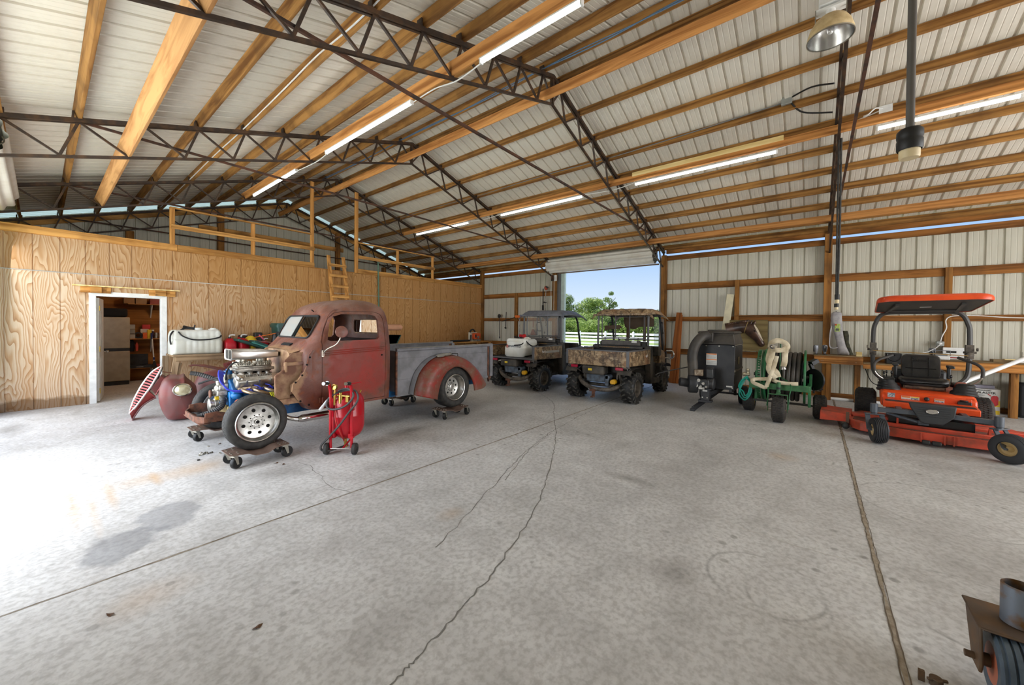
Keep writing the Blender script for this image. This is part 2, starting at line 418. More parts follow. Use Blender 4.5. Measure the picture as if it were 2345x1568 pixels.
def transl(name, c):
    t = NT(name); tl = t.node('ShaderNodeBsdfTranslucent'); tl.inputs[0].default_value = c; d = t.node('ShaderNodeBsdfDiffuse'); d.inputs[0].default_value = c
    m = t.node('ShaderNodeMixShader'); m.inputs[0].default_value = .08; t.set(m, 1, tl); t.set(m, 2, d); t.t.links.new(m.outputs[0], t.out.inputs[0]); return t.m
m_fib = transl('fibreglass sheet', (.46, .53, .52, 1)); m_fib2 = transl('eave closure sheet', (.95, .95, .93, 1))
ribbed('ceiling_skylight_right', 14.2, 14.95, roof_pt(1), m_fib, rx_r); ribbed('ceiling_skylight_left', 14.2, 14.95, roof_pt(-1), m_fib, rx_l)
cap = MB(); cap.sheet([[(XR-.25, y, zroof(XR-.25)+.03) for y in (YN-.4, 14.2)], [(XR, y, zroof(XR)+.035) for y in (YN-.4, 14.2)], [(XR+.25, y, zroof(XR+.25)+.03) for y in (YN-.4, 14.2)]])
cap.build('trim_ridge_cap', m_roof)['kind'] = 'structure'

# ------------------------------------------------------------------ floor
fl = MB(); fl.sheet([[(x, y, 0) for x in (XW-.6, 2, 5, 8, XE+.12)] for y in (YN, -4, -.36, 3.29, 7, 10.6, 14.3)])
floor = fl.build('floor', m_conc, flat=True); floor['kind'] = 'structure'
def strip(pts, w, z, seg=None, jit=0):
    R = []
    P = [Vector((x, y, 0)) for x, y in pts]
    if seg:
        Q = []
        for a, b in zip(P, P[1:]):
            n = max(2, int((b-a).length/seg)); Q += [a.lerp(b, i/n) for i in range(n)]
        P = Q+[P[-1]]
    for i, p in enumerate(P):
        t = (P[min(i+1, len(P)-1)]-P[max(i-1, 0)]).normalized(); nrm = Vector((-t.y, t.x, 0))
        q = p+nrm*random.gauss(0, jit); ww = w*random.uniform(.5, 1.35) if jit else w
        R.append([(q+nrm*ww/2)+Vector((0, 0, z)), (q-nrm*ww/2)+Vector((0, 0, z))])
    return MB().sheet(R)
def floor_part(name, mb, m): 
    o = mb.build(name, m, floor, flat=True); return o
floor_part('control_joint', strip([(XW, 3.285), (XE, 3.33)], .014, .0012, .15, .001), m_joint)
floor_part('control_joint', strip([(XW, -.345), (XE, -.345)], .024, .0012, .12, .0008), m_joint)
floor_part('joint_edge', strip([(XW, -.332), (XE, -.332)], .006, .0022, .06, .0025), m_jd)
floor_part('joint_edge', strip([(XW, -.358), (XE, -.358)], .005, .0022, .06, .0025), m_jd)
floor_part('joint_edge', strip([(XW, 3.291), (XE, 3.336)], .005, .0022, .1, .002), m_jd)
floor_part('crack', strip(spl([(0.5, 1.31, 0), (.93, 1.39, 0), (1.12, 1.42, 0), (1.46, 1.49, 0), (1.86, 1.57, 0), (2.72, 1.87, 0), (3.82, 2.42, 0), (4.75, 2.96, 0), (5.56, 3.51, 0), (6.54, 4.16, 0), (7.4, 5.2, 0)], 8) and [(p.x, p.y) for p in spl([(0.5, 1.31, 0), (.93, 1.39, 0), (1.12, 1.42, 0), (1.46, 1.49, 0), (1.86, 1.57, 0), (2.72, 1.87, 0), (3.82, 2.42, 0), (4.75, 2.96, 0), (5.56, 3.51, 0), (6.54, 4.16, 0), (7.4, 5.2, 0)], 6)], .0095, .0012, .06, .006), m_crack)
floor_part('crack', strip([(1.8, 4.46), (1.82, 4.27), (1.77, 3.86), (1.72, 3.71), (1.72, 3.48), (1.78, 3.31)], .006, .0012, .05, .008), m_crack)
floor_part('crack', strip([(1.71, 2.03), (2.07, 2.16), (2.7, 2.39), (3.69, 2.75), (4.72, 3.0), (5.98, 3.17), (7.83, 3.25)], .006, .0012, .08, .008), m_crack)
floor_part('crack', strip([(2.9, 2.4), (3.8, 2.75), (4.6, 2.95)], .006, .0012, .08, .01), m_crack)
floor_part('crack', strip([(3.52, .75), (3.38, .39), (3.36, .11), (3.38, -.14), (3.36, -.33)], .004, .0012, .05, .005), M('pale crack', col(206, 200, 190), .9))

# ------------------------------------------------------------------ right wall (with the open door), its framing as parts
def wall_fn(v0): return lambda u, v, d: (v0+d, u, v)
wr = ribbed('wall_right', YN, 3.5, lambda u, v, d: (XE+.05+d, u, v), m_wall, [0, 3.603])
ribbed('siding_panel', 7.0, YG, lambda u, v, d: (XE+.05+d, u, v), m_wall, [0, 3.603], None, wr)
def lum(mb, name, m, parent, bevel=.004): return mb.build(name, m, parent, bevel=bevel, seg=1)
POSTS_R = [-7.5, -3.85, -.21, 3.42, 7.12, 10.6, 14.15]
for y in POSTS_R:
    lum(MB().box((XE-.09, y-.068, 0), (XE+.045, y+.068, 3.72 if y not in (3.42, 7.12) else 3.62)), 'post', w_z, wr)
def seg_y(z0, z1, a, b, x0=XE-.0, x1=XE+.042): return MB().box((x0, a, z0), (x1, b, z1))
spans = [(-7.43, -3.92), (-3.78, -.28), (-.14, 3.35), (7.19, 10.53), (10.67, 14.08)]
for a, b in spans:
    lum(seg_y(2.63, 2.80, a, b), 'girt', w_y, wr); lum(seg_y(1.735, 1.855, a, b), 'girt', w_y, wr)
    lum(seg_y(.80, .955, a, b), 'girt', w_y, wr); lum(seg_y(.0, .10, a, b), 'sill_plate', w_y, wr)
    lum(seg_y(3.475, 3.605, a, b, XE-.01), 'header', w_y, wr)
    c = (a+b)/2-.02
    if c < 3.4: lum(MB().box((XE-.05, c-.05, 0), (XE+.04, c+.05, 2.80)), 'stud', w_z, wr)
    else: lum(MB().box((XE-.05, c-.06, 0), (XE+.04, c+.06, 2.80)), 'stud', w_z, wr)
lum(seg_y(1.86, 1.885, -.14, 1.54, XE-.1), 'ledge', w_y, wr)
for a, b in ((YN, 3.36), (7.19, 14.2)):
    lum(MB().box((XE-.06, a, 3.656), (XE-.015, b, 3.775)), 'eave_purlin', w_y, wr)
# far gable, near gable, left side
def gable(name, y, sgn, holes=None):
    mb = MB(); pr = ribs(XW, XE)
    if holes is None: mb.sheet([[(u, y+sgn*d, 0) for u, d in pr], [(u, y+sgn*d, zt(u)+.08) for u, d in pr]])
    else:
        a, b, zh = holes
        L = [q for q in pr if q[0] < a]+[(a, 0)]; Rr = [(b, 0)]+[q for q in pr if q[0] > b]
        mb.sheet([[(u, y+sgn*d, 0) for u, d in L], [(u, y+sgn*d, zt(u)+.14) for u, d in L]])
        mb.sheet([[(u, y+sgn*d, 0) for u, d in Rr], [(u, y+sgn*d, zt(u)+.14) for u, d in Rr]])
        mid = [(a, 0)]+[q for q in pr if a < q[0] < b]+[(b, 0)]
        mb.sheet([[(u, y+sgn*d, zh) for u, d in mid], [(u, y+sgn*d, zt(u)+.14) for u, d in mid]])
    o = mb.build(name, m_wall, flat=True); o['kind'] = 'structure'; return o
wg = gable('wall_far_gable', YG+.06, 1)
for x in (-.6, 1.5, 3.475, 7.12, 9.1, 11.1): lum(MB().box((x-.08, YG-.07, 0), (x+.08, YG+.05, zb(x)-.03 if x not in (3.475, 7.12) else zt(x)-.05)), 'post', w_z, wg)
lum(MB().box((2.95, YG-.01, 4.32), (7.35, YG+.04, 4.47)), 'girt', w_x, wg); lum(MB().box((-.5, YG-.01, 3.2), (11, YG+.04, 3.34)), 'girt', w_x, wg)
for a, b in ((XW, XR), (XR, XE)):
    lum(MB().beam((a, YG+.03, zt(a)-.06), (b, YG+.03, zt(b)-.06), .04, .16), 'rake_board', w_x, wg)
gable('wall_near', YN, -1, (1.8, 8.8, 4.2))  # opening in this unseen gable is added to let in light
wl = ribbed('wall_left', YN, -.4, lambda u, v, d: (XW-.05-d, u, v), m_wall, [0, 3.62])
for a, b in ((2.8, 3.6), (6.95, 7.2), (10.5, YG)): ribbed('siding_panel', a, b, lambda u, v, d: (XW-.05-d, u, v), m_wall, [0, 3.62], None, wl)
ribbed('siding_panel', -.4, 2.8, lambda u, v, d: (XW-.05-d, u, v), m_wall, [0, 3.62], None, wl); ribbed('siding_panel', 2.8, 10.5, lambda u, v, d: (XW-.05-d, u, v), m_wall, [3.4, 3.62], None, wl)  # unseen near-bay panel added to keep the sun off the floor
for y in POSTS_R: lum(MB().box((XW-.045, y-.068, 0), (XW+.09, y+.068, 3.62)), 'post', w_z, wl)
MB().box((XW-.054, YN, 3.62), (XW-.05, YG, 3.76)).build('light_strip', m_fib2, wl)

# ------------------------------------------------------------------ grooved plywood partition with doorway
DX0, DX1, DZ = .66, 1.56, 2.03
def grooved(mb, x0, x1, z0, z1):
    p = [(x0, YP)]; k = math.ceil((x0+.08+.01)/.3048)
    while k*.3048-.08 < x1-.01:
        g = k*.3048-.08; p += [(g-.008, YP), (g-.006, YP+.012), (g+.006, YP+.012), (g+.008, YP)]; k += 1
    p.append((x1, YP)); mb.sheet([[(x, y, z0) for x, y in p], [(x, y, z1) for x, y in p]])
pw = MB(); grooved(pw, XW, DX0-.03, 0, 3.05); grooved(pw, DX1+.03, XE-.02, 0, 3.05); grooved(pw, DX0-.03, DX1+.03, DZ+.03, 3.05)
pw.box((XW, YP+.02, 0), (DX0-.03, YP+.1, 3.05)); pw.box((DX1+.03, YP+.02, 0), (XE-.02, YP+.1, 3.05)); pw.box((DX0-.03, YP+.02, DZ+.03), (DX1+.03, YP+.1, 3.05))
wp = pw.build('wall_partition', m_ply, sharp=.3); wp['kind'] = 'structure'
MB().box((XW, YP-.006, 2.417), (XE-.02, YP+.0, 2.432)).build('flashing', M('galvanised flashing', col(176, 172, 164), .4, .6), wp)
for a, b in ((XW, 1.82), (1.824, 4.63), (5.87, 8.75), (8.755, XE-.05)): lum(MB().box((a, YP-.04, 3.062), (b, YP+.0, 3.19 if b > 5 or b < 5 else 3.17)), 'rim_board', w_x, wp, .003)
loft = MB().box((XW, YP-.0, 3.052), (XE-.02, YG-.02, 3.075)).build('ceiling_loft_deck', w_x); loft['kind'] = 'structure'
# inside of the tool room
rm = wood('room plywood', col(150, 98, 46), col(112, 68, 28), 'x', .5)
rb = MB().box((XW, 14.02, 0), (XE-.05, 14.05, 3.05)).build('wall_tool_room', rm); rb['kind'] = 'structure'
MB().box((3.5, YP+.1, 0), (3.55, 14.02, 3.05)).build('wall_tool_room_side', rm)['kind'] = 'structure'
# door frame + leaf
dt = MB()
for x in (DX0-.05, DX1+.05): dt.box((x-.045, YP-.018, 0), (x+.045, YP, DZ+.05))
dt.box((DX0-.095, YP-.019, DZ+.01), (DX1+.095, YP-.001, DZ+.085))
dt.box((DX0-.03, YP-.01, 0), (DX0, YP+.11, DZ+.03)); dt.box((DX1, YP-.01, 0), (DX1+.03, YP+.11, DZ+.03)); dt.box((DX0, YP-.01, DZ), (DX1, YP+.11, DZ+.03))
tr = dt.build('trim_1', m_white, bevel=.003); tr['kind'] = 'structure'
dr = thing('door_1', None, None, (DX0+.02, YP+.10, 0), kind='structure', local=True); dr.rotation_euler.z = math.radians(82)
dm = M('door paint', col(226, 224, 216), .4)
dd = MB().box((0, -.02, .012), (.86, .022, 2.0))
for z0, z1 in ((.25, .85), (1.0, 1.85)):
    for x0, x1 in ((.12, .39), (.47, .74)): dd.box((x0, -.026, z0), (x1, -.02, z1)); dd.box((x0, .022, z0), (x1, .028, z1))
dd.build('door_leaf', dm, dr, bevel=.004)
brass = M('brass', col(200, 168, 90), .3, 1)
MB().cyl((.8, -.07, .93), (.8, .07, .93), .011).ball((.8, -.08, .93), .028).ball((.8, .08, .93), .028).build('door_handle', M('nickel', col(200, 196, 188), .25, 1), dr)
for z in (.22, 1.02, 1.8): MB().box((-.012, -.03, z-.05), (.03, -.021, z+.05)).cyl((-.008, -.03, z-.05), (-.008, -.03, z+.05), .008).build('hinge', brass, dr)

# ------------------------------------------------------------------ trusses
NODES = [XR-.266-.588*i for i in range(10)]
def truss(y, label, tie=.03):
    o = thing('roof_truss', label, 'roof truss', (XR, y, 0), group='steel roof trusses')
    ca = .036
    for s in (-1, 1):
        def mx(x): return XR+s*(XR-x)*1.0
        xe = XW if s < 0 else XE
        for nm, zf in (('top_chord', zt), ('bottom_chord', zb)):
            m = MB(); a = Vector((XR, y, zf(XR)-ca/2)); b = Vector((xe, y, zf(xe)-ca/2))
            if nm == 'top_chord':
                m.beam(a+V(0, -.026, 0), b+V(0, -.026, 0), .03, .05); m.beam(a+V(0, .026, 0), b+V(0, .026, 0), .03, .05)
            else: m.beam(a, b, .034, .034)
            m.build(nm, m_steel, o)
        for i, xn in enumerate(NODES):
            xt = mx(xn); xb = mx(xn-.155)
            if min(xt, xb) > XW+.05 and max(xt, xb) < XE-.05:
                MB().beam((xt, y, zt(xt)-.03), (xb, y, zb(xb)), .028, .028).build('web', m_steel, o)
            xb2 = mx(xn+.588-.155) if i else XR
            if XW < xt < XE: MB().beam((xt, y, zt(xt)-.03), (xb2, y, zb(xb2)), .026, .026).build('web', m_steel, o)
        MB().beam((xe-s*.02, y, zb(xe)-.03), (xe-s*.02, y, zt(xe)), .04, .04).build('end_post', m_steel, o)
    MB().box((XR-.02, y-.03, zb(XR)-.02), (XR+.02, y+.03, zt(XR))).build('king_post', m_steel, o)
    if tie: MB().beam((XR-5.0, y+tie, 4.045), (XR+5.0, y+tie, 4.045), .03, .03).build('tie_rod', m_rust, o)
    for x in PURL:
        if XW < x < XE-.05: MB().box((x-.045, y-.04, zt(x)-.01), (x-.028, y+.04, zt(x)+.08)).box((x+.028, y-.04, zt(x)-.01), (x+.045, y+.04, zt(x)+.08)).box((x-.03, y-.03, zt(x)-.02), (x+.03, y+.03, zt(x)-.004)).build('purlin_clip', m_steel, o)
    return o
PL = [5.01, 4.43, 3.84, 3.235, 2.655, 2.07, 1.483, .892, .301, -.29, -.66]
PR = [5.47, 6.17, 6.79, 7.40, 7.99, 8.575, 9.15, 9.71, 10.27, 10.83, 11.2]
PURL = PL+PR
for y, lb in ((-7.5, None), (-3.85, None), (-.23, 'black steel roof truss overhead beside the hanging dome lamp'), (3.44, 'steel roof truss ending at the near post of the open door'),
              (7.2, 'steel roof truss ending at the far post of the open door'), (10.68, 'steel roof truss directly above the plywood partition and loft rail'), (14.15, 'black steel truss against the far gable wall, no planks beyond it')):
    if lb: truss(y, lb, -.10 if -1 < y < 0 else .03)
ORD = ['first', 'second', 'third', 'fourth', 'fifth', 'sixth', 'seventh', 'eighth', 'ninth', 'tenth', 'eleventh']
for side, xs in ((-1, PL), (1, PR)):
    for i, x in enumerate(xs):
        if side < 0 and i > 9: continue
        L = Vector((x, 3.3, zt(x)+.071)); mb = MB()
        X = Matrix.Rotation(-side*-SL if side > 0 else -SL, 4, 'Y')
        mb.box((-.019, YN-3.3, -.07), (.019, 14.24-3.3, .07), 0, X)
        o = mb.build('purlin', w_pur, None, bevel=.003, seg=1); o.location = L; BASE[o.name] = L
        tag(o, f"wooden roof purlin, {ORD[i]} down from the ridge on the {'right' if side > 0 else 'left'} roof slope", 'purlin', f"roof purlins on the {'right' if side > 0 else 'left'} slope")
# planks laid along on the lower chords
for nm, x, y1, lb in (('a', .715, 10.85, 'wide pine plank along the truss bottoms at the left roof edge'), ('b', 3.07, 10.85, 'orange pine plank along the truss bottoms on the left slope carrying tube lights'),
                      ('c', 5.06, 14.2, 'orange pine plank along the truss bottoms right under the ridge'), ('d', 7.55, 10.85, 'plank along the truss bottoms on the right slope carrying tube lights'),
                      ('e', 9.98, 10.85, 'plain plank along the truss bottoms low on the right slope above the door')):
    t = SL if x > XR else -SL; hh_ = .07
    if nm == 'a': t, hh_ = -.52, .092
    L = Vector((x, 3.3, zb(x)+.088)); X = Matrix.Rotation(t, 4, 'Y')
    o = MB().box((-.019, YN-3.3, -hh_), (.019, y1-3.3, hh_), 0, X).build('plank', w_new if nm != 'a' else wood('fresh pine', col(196, 146, 94), col(150, 102, 58), 'y'), None, bevel=.003, seg=1); o.location = L; BASE[o.name] = L
    tag(o, lb, 'plank', 'planks along the trusses')
# ------------------------------------------------------------------ tube lights
m_tube = NT('lit tube'); m_tube.b.inputs['Emission Color'].default_value = (.95, 1, .98, 1); m_tube.b.inputs['Emission Strength'].default_value = 15; m_tube = m_tube.m
m_fix = M('white enamel', col(236, 236, 232), .35)
TUBES = [(3.1, 1.7, 2.98), (3.1, 4.22, 6.64), (3.1, 7.84, 10.18), (7.59, -1.95, -.64), (7.59, .53, 2.92), (7.59, 4.09, 6.5), (7.59, 7.68, 10.06)]
TL = ['tube light on the pine plank left of the ridge, cut by the top photo edge', 'middle tube light on the pine plank left of the ridge', 'far tube light on the pine plank left of the ridge, above the loft rail',
      'tube light on the right slope plank beyond the hanging pipe', 'tube light on the right slope plank under the pale new board', 'tube light on the right slope plank between the two big trusses', 'farthest tube light on the right slope plank, near the loft']
for (x, a, b), lb in zip(TUBES, TL):
    z = zb(x)+.012; o = thing('tube_light', lb, 'light', (x, (a+b)/2, z), group='fluorescent tube lights')
    dx = .0
    MB().box((x-.03, a, z-.012), (x+.03, b, z+.006)).build('housing', m_fix, o, bevel=.004)
    MB().cyl((x, a+.02, z-.03), (x, b-.02, z-.03), .02, n=12).build('tube', m_tube, o)
    MB().box((x-.025, a, z-.052), (x+.025, a+.022, z-.008)).box((x-.025, b-.022, z-.052), (x+.025, b, z-.008)).build('end_cap', m_fix, o, bevel=.004)
pb = MB().box((7.52, .45, 4.60), (7.545, 2.95, 4.68)); solo('board', pb, w_pale, 'pale new board fixed above a tube light on the right slope', 'board', (7.53, 1.7, 4.64), bevel=.003)
# ------------------------------------------------------------------ shared metal / rubber
rubber = M('rubber', col(40, 39, 38), .72, c2=col(58, 56, 53), vs=14)
rubber_d = M('black rubber', col(24, 24, 24), .55)
alu = M('polished aluminium', col(212, 210, 206), .28, 1, c2=col(176, 174, 168), vs=14, rough2=.4)
alu_c = M('cast aluminium', col(176, 172, 164), .45, .85, c2=col(128, 124, 116), vs=22, bump=.2)
chrome = M('chrome', col(220, 218, 214), .1, 1)
zinc = M('zinc', col(188, 184, 172), .35, .9)
dark = M('dark steel', col(48, 46, 44), .5, .4)
blackp = M('black plastic', col(30, 31, 33), .5, c2=col(44, 44, 45), vs=12)
blackgl = M('black gloss', col(20, 20, 22), .25)
m_blue = M('blue frame paint', col(18, 110, 176), .45, c2=col(14, 82, 138), vs=12)
m_rb = M('rusty brown steel', col(122, 78, 58), .8, .1, c2=col(78, 54, 44), vs=16, bump=.2)
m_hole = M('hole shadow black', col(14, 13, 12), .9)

def boolean(o, cutters, op='DIFFERENCE'):
    for c in cutters:
        m = o.modifiers.new('b', 'BOOLEAN'); m.operation = op; m.object = c; m.solver = 'EXACT'
    bpy.context.view_layer.update(); dg = bpy.context.evaluated_depsgraph_get()
    me = bpy.data.meshes.new_from_object(o.evaluated_get(dg)); o.modifiers.clear(); old = o.data; o.data = me; bpy.data.meshes.remove(old)
    for c in cutters: bpy.data.objects.remove(c)
    return o
def finish(o, mats, sharp=.6):
    me = o.data; me.materials.clear()
    for m in mats: me.materials.append(m)
    me.polygons.foreach_set('material_index', [0]*len(me.polygons)); me.polygons.foreach_set('use_smooth', [True]*len(me.polygons)); me.set_sharp_from_angle(angle=sharp); return o

def tire_prof(r, w, ri, shoulder=.03):
    h = w/2
    return [(ri, -h*.78), (ri+.012, -h*.92), ((r+ri)/2, -h), (r-shoulder, -h*.96), (r-shoulder*.35, -h*.84), (r, -h*.6), (r, h*.6), (r-shoulder*.35, h*.84), (r-shoulder, h*.96), ((r+ri)/2, h), (ri+.012, h*.92), (ri, h*.78)]

def cab_section(z, t=0.0):
    """plan outline of the cab at height z, t = inset"""
    def itp(tab):
        for (a, p), (b, q) in zip(tab, tab[1:]):
            if z <= b: k = max(0, (z-a)/(b-a)); return p+(q-p)*k
        return tab[-1][1]
    xf = itp([(.46, 2.12), (.55, 2.06), (1.15, 2.02), (1.22, 2.06), (1.30, 2.13), (1.36, 2.17), (1.67, 2.325), (1.74, 2.37), (1.80, 2.43), (1.85, 2.53), (1.88, 2.64), (1.90, 2.76), (1.912, 2.9)])+t
    xr = itp([(.46, 3.29), (1.55, 3.30), (1.67, 3.285), (1.74, 3.27), (1.80, 3.24), (1.85, 3.19), (1.88, 3.12), (1.90, 3.05), (1.912, 2.98)])-t
    hw = itp([(.46, .695), (.8, .72), (1.2, .725), (1.36, .70), (1.67, .645), (1.74, .618), (1.80, .575), (1.85, .50), (1.88, .42), (1.90, .30), (1.912, .15)])-t
    rf = itp([(.46, .12), (1.2, .17), (1.36, .20), (1.67, .22), (1.86, .26), (1.912, .04)]); rr = itp([(.46, .15), (1.67, .19), (1.86, .19), (1.912, .04)])
    rf = min(rf, hw*.95, (xr-xf)*.48); rr = min(rr, hw*.95, (xr-xf)*.48); P = []
    for cx, cyy, r, a0 in ((xr-rr, hw-rr, rr, 0), (xf+rf, hw-rf, rf, PI/2), (xf+rf, -hw+rf, rf, PI), (xr-rr, -hw+rr, rr, 1.5*PI)):
        for i in range(8):
            a = a0+PI/2*i/7; P.append(Vector((cx+r*math.cos(a), 5.6+cyy+r*math.sin(a), z)))
    return P
def cab_solid(t, zs):
    m = MB(); m.rings([cab_section(z, t) if t == 0 else [Vector((p.x, p.y, z)) for p in cab_section(min(z+t*.8, 1.912), t)] for z in zs]); return m
ZS = [.46, .55, .7, .9, 1.1, 1.17, 1.19, 1.22, 1.26, 1.30, 1.36, 1.45, 1.55, 1.62, 1.67, 1.705, 1.74, 1.77, 1.80, 1.825, 1.85, 1.868, 1.88, 1.89, 1.90, 1.907, 1.912]

def patina():
    t = NT('rusty truck paint'); b = t.b; v = t.coord(loc=(3.0, 5.6, 0)); s = t.sep(v)
    n = t.noise(v, 3.4, 6, .62, .3); n2 = t.noise(v, 14, 5, .6); sp = t.noise(v, 90, 2)
    c = t.ramp(n, [(.34, col(98, 54, 38)), (.5, col(112, 70, 58)), (.64, col(126, 88, 78))])
    c = t.mix(t.ramp(n2, [(.52, G0), (.68, (.75,)*3)]), c, col(128, 66, 30))
    def box1(x, a, b_, soft): 
        m1 = t.node('ShaderNodeMapRange', interpolation_type='SMOOTHSTEP'); t.set(m1, 0, x); m1.inputs[1].default_value = a-soft; m1.inputs[2].default_value = a+soft
        m2 = t.node('ShaderNodeMapRange', interpolation_type='SMOOTHSTEP'); t.set(m2, 0, x); m2.inputs[1].default_value = b_-soft; m2.inputs[2].default_value = b_+soft
        return t.math('SUBTRACT', m1.outputs[0], m2.outputs[0])
    red = t.math('MULTIPLY', box1(s[0], 2.36, 3.12, .22), box1(s[2], .56, 1.36, .2)); red = t.math('ADD', red, t.math('MULTIPLY', t.math('SUBTRACT', n, .5), 3.2))
    red = t.math('MULTIPLY', red, t.math('LESS_THAN', s[1], 5.2))
    c = t.mix(t.ramp(red, [(.32, G0), (.86, (.95,)*3)]), c, t.mix(t.ramp(n, [(.4, G0), (.6, G1)]), col(160, 34, 20), col(136, 48, 36)))
    tan = t.math('ADD', t.math('SUBTRACT', 2.02, s[0]), t.math('MULTIPLY', t.math('SUBTRACT', n, .5), .5)); tan = t.math('MULTIPLY', tan, t.math('LESS_THAN', s[2], 1.3))
    c = t.mix(t.ramp(tan, [(.0, G0), (.08, (.8,)*3)]), c, col(168, 132, 96))
    top = t.math('ADD', s[2], t.math('MULTIPLY', t.math('SUBTRACT', n, .5), .3)); c = t.mix(t.ramp(t.math('MULTIPLY', t.math('SUBTRACT', top, 1.0), 1), [(.66, G0), (.92, (.55,)*3)]), c, col(170, 142, 126))
    c = t.mix(t.ramp(sp, [(.62, G0), (.72, (.6,)*3)]), c, col(70, 40, 30))
    t.set(b, 'Base Color', c); t.set(b, 'Roughness', t.ramp(n2, [(.3, (.38,)*3), (.7, (.62,)*3)])); t.bump(n2, .1, .004); return t.m
m_pat = patina()
def patfend():
    t = NT('rusty red fender paint'); b = t.b; v = t.coord(); n = t.noise(v, 4.5, 5, .62, .3); n2 = t.noise(v, 16, 4)
    c = t.ramp(n, [(.36, col(146, 40, 28)), (.5, col(124, 58, 44)), (.62, col(116, 80, 62))]); c = t.mix(t.ramp(n2, [(.56, G0), (.7, (.7,)*3)]), c, col(126, 104, 92))
    t.set(b, 'Base Color', c); t.set(b, 'Roughness', t.ramp(n2, [(.3, (.36,)*3), (.7, (.6,)*3)])); t.bump(n2, .08, .004); return t.m
m_patf = patfend()
m_mauve = M('mauve brown paint', col(112, 72, 70), .42, c2=col(124, 58, 54), vs=4, bump=.05)
m_tan = M('bare tan steel', col(178, 144, 110), .6, .1, c2=col(112, 72, 52), vs=4.5, lo=.4, hi=.6, bump=.1)
m_grey = M('grey primer', col(132, 132, 138), .5, c2=col(112, 112, 116), vs=5)
m_greyt = M('dusty grey primer', col(150, 146, 138), .6, c2=col(124, 122, 118), vs=6)
m_glass = glass('truck glass', (.86, .9, .87, 1), alpha=.58)
T = thing('pickup_truck', 'rusty red vintage pickup truck without hood or front fenders, exposed engine, grey bed', 'pickup truck', (3.0, 5.6, 0))

# --- cab
def tmp(mb, name='cutter'): return mb.build(name, m_hole)
shell = cab_solid(0, ZS).build('cab', m_pat); inner = tmp(cab_solid(.035, [z if i else .50 for i, z in enumerate(ZS[:-4])]))
boolean(shell, [inner])
sidewin = [(2.315, 1.345), (2.35, 1.325), (3.02, 1.335), (3.055, 1.37), (3.055, 1.61), (3.02, 1.668), (2.94, 1.688), (2.52, 1.68), (2.42, 1.645), (2.365, 1.55)]
cut = tmp(MB().prism(sidewin, 'y', 4.5, 6.7))
ws = []
for cyc in (5.6,):
    R = [[Vector((x, 5.6+a, 1.51+bb)) for a, bb in rrect(.99, .285, .07)] for x in (1.8, 2.62)]
    # follow the rake of the windscreen
    for r in R:
        for p in r: p.x += (p.z-1.51)*.53
    ws = R
cut2 = tmp(MB().rings(ws)); 
for v_ in cut2.data.vertices: pass
rw = tmp(MB().prism([(5.6+a, 1.52+b_) for a, b_ in rrect(.78, .22, .06)], 'x', 3.15, 3.6))
boolean(shell, [cut, cut2, rw])
door_o = [(2.24, .50), (3.14, .50), (3.145, 1.55), (3.13, 1.64), (3.09, 1.70), (3.0, 1.725), (2.55, 1.715), (2.44, 1.69), (2.37, 1.62), (2.30, 1.47), (2.25, 1.32), (2.238, 1.2)]
def grow(poly, d):
    c = Vector((sum(p[0] for p in poly)/len(poly), sum(p[1] for p in poly)/len(poly))); return [tuple(Vector(p)+(Vector(p)-c).normalized()*d) for p in poly]
doorm = shell.copy(); doorm.data = shell.data.copy(); C.objects.link(doorm); doorm.name = 'cab_door'
boolean(doorm, [tmp(MB().prism(door_o, 'y', 4.6, 5.25))], 'INTERSECT')
boolean(shell, [tmp(MB().prism(grow(door_o, .007), 'y', 4.6, 5.02))])
L = Vector((3.0, 5.6, 0))
for o in (shell, doorm):
    o.data.transform(Matrix.Translation(-L)); o.parent = T; finish(o, [m_pat], .5); BASE[o.name] = Vector((0, 0, 0))
shell.name = 'cab'
# door details
bl = MB()
for dz in (1.165, 1.19, 1.215): bl.tube([(2.27, 4.875-.003, dz-.02), (2.7, 4.868, dz), (3.13, 4.872, dz+.015)], .006, 6)
bl.build('belt_moulding', m_pat, doorm)
MB().cyl((3.08, 4.885, 1.11), (3.08, 4.868, 1.11), .012, n=10).build('lock_hole', m_hole, doorm)
hg = MB()
for z in (.58, 1.17): hg.box((2.20, 4.862, z-.03), (2.262, 4.885, z+.03)).cyl((2.238, 4.863, z-.035), (2.238, 4.863, z+.035), .009, n=8)
hg.build('door_hinge', m_pat, doorm)
seam = MB(); so = [(x, z) for x, z in grow(door_o, .035)][2:11]
dl = MB(); pts = [Vector((x, 0, z)) for x, z in so]
for p in pts: p.y = 5.6-{True: 1, False: 1}[True]*(lambda z: .725 if z < 1.2 else (.70+(1.36-z)*.16 if z < 1.36 else (.70-(z-1.36)*.242 if z < 1.67 else .625-(z-1.67)*.57)))(p.z)-.002
dl.tube(spl(pts, 4), .007, 6); dl.build('drip_rail', m_pat, shell)
# mirror
mr = MB().tube(spl([(2.245, 4.868, 1.17), (2.25, 4.84, 1.2), (2.27, 4.78, 1.24), (2.32, 4.69, 1.29), (2.345, 4.64, 1.36), (2.35, 4.625, 1.43)], 5), .008, 8)
mro = mr.build('mirror_arm', zinc, T); MB().box((2.222, 4.858, 1.13), (2.25, 4.872, 1.21)).build('bracket', zinc, mro)
MB().lathe((2.352, 4.612, 1.45), (-.25, -.85, .1), [(.001, .014), (.045, .012), (.072, .004), (.075, -.004), (.07, -.009), (.001, -.012)], 24).build('mirror_head', m_pat, mro)
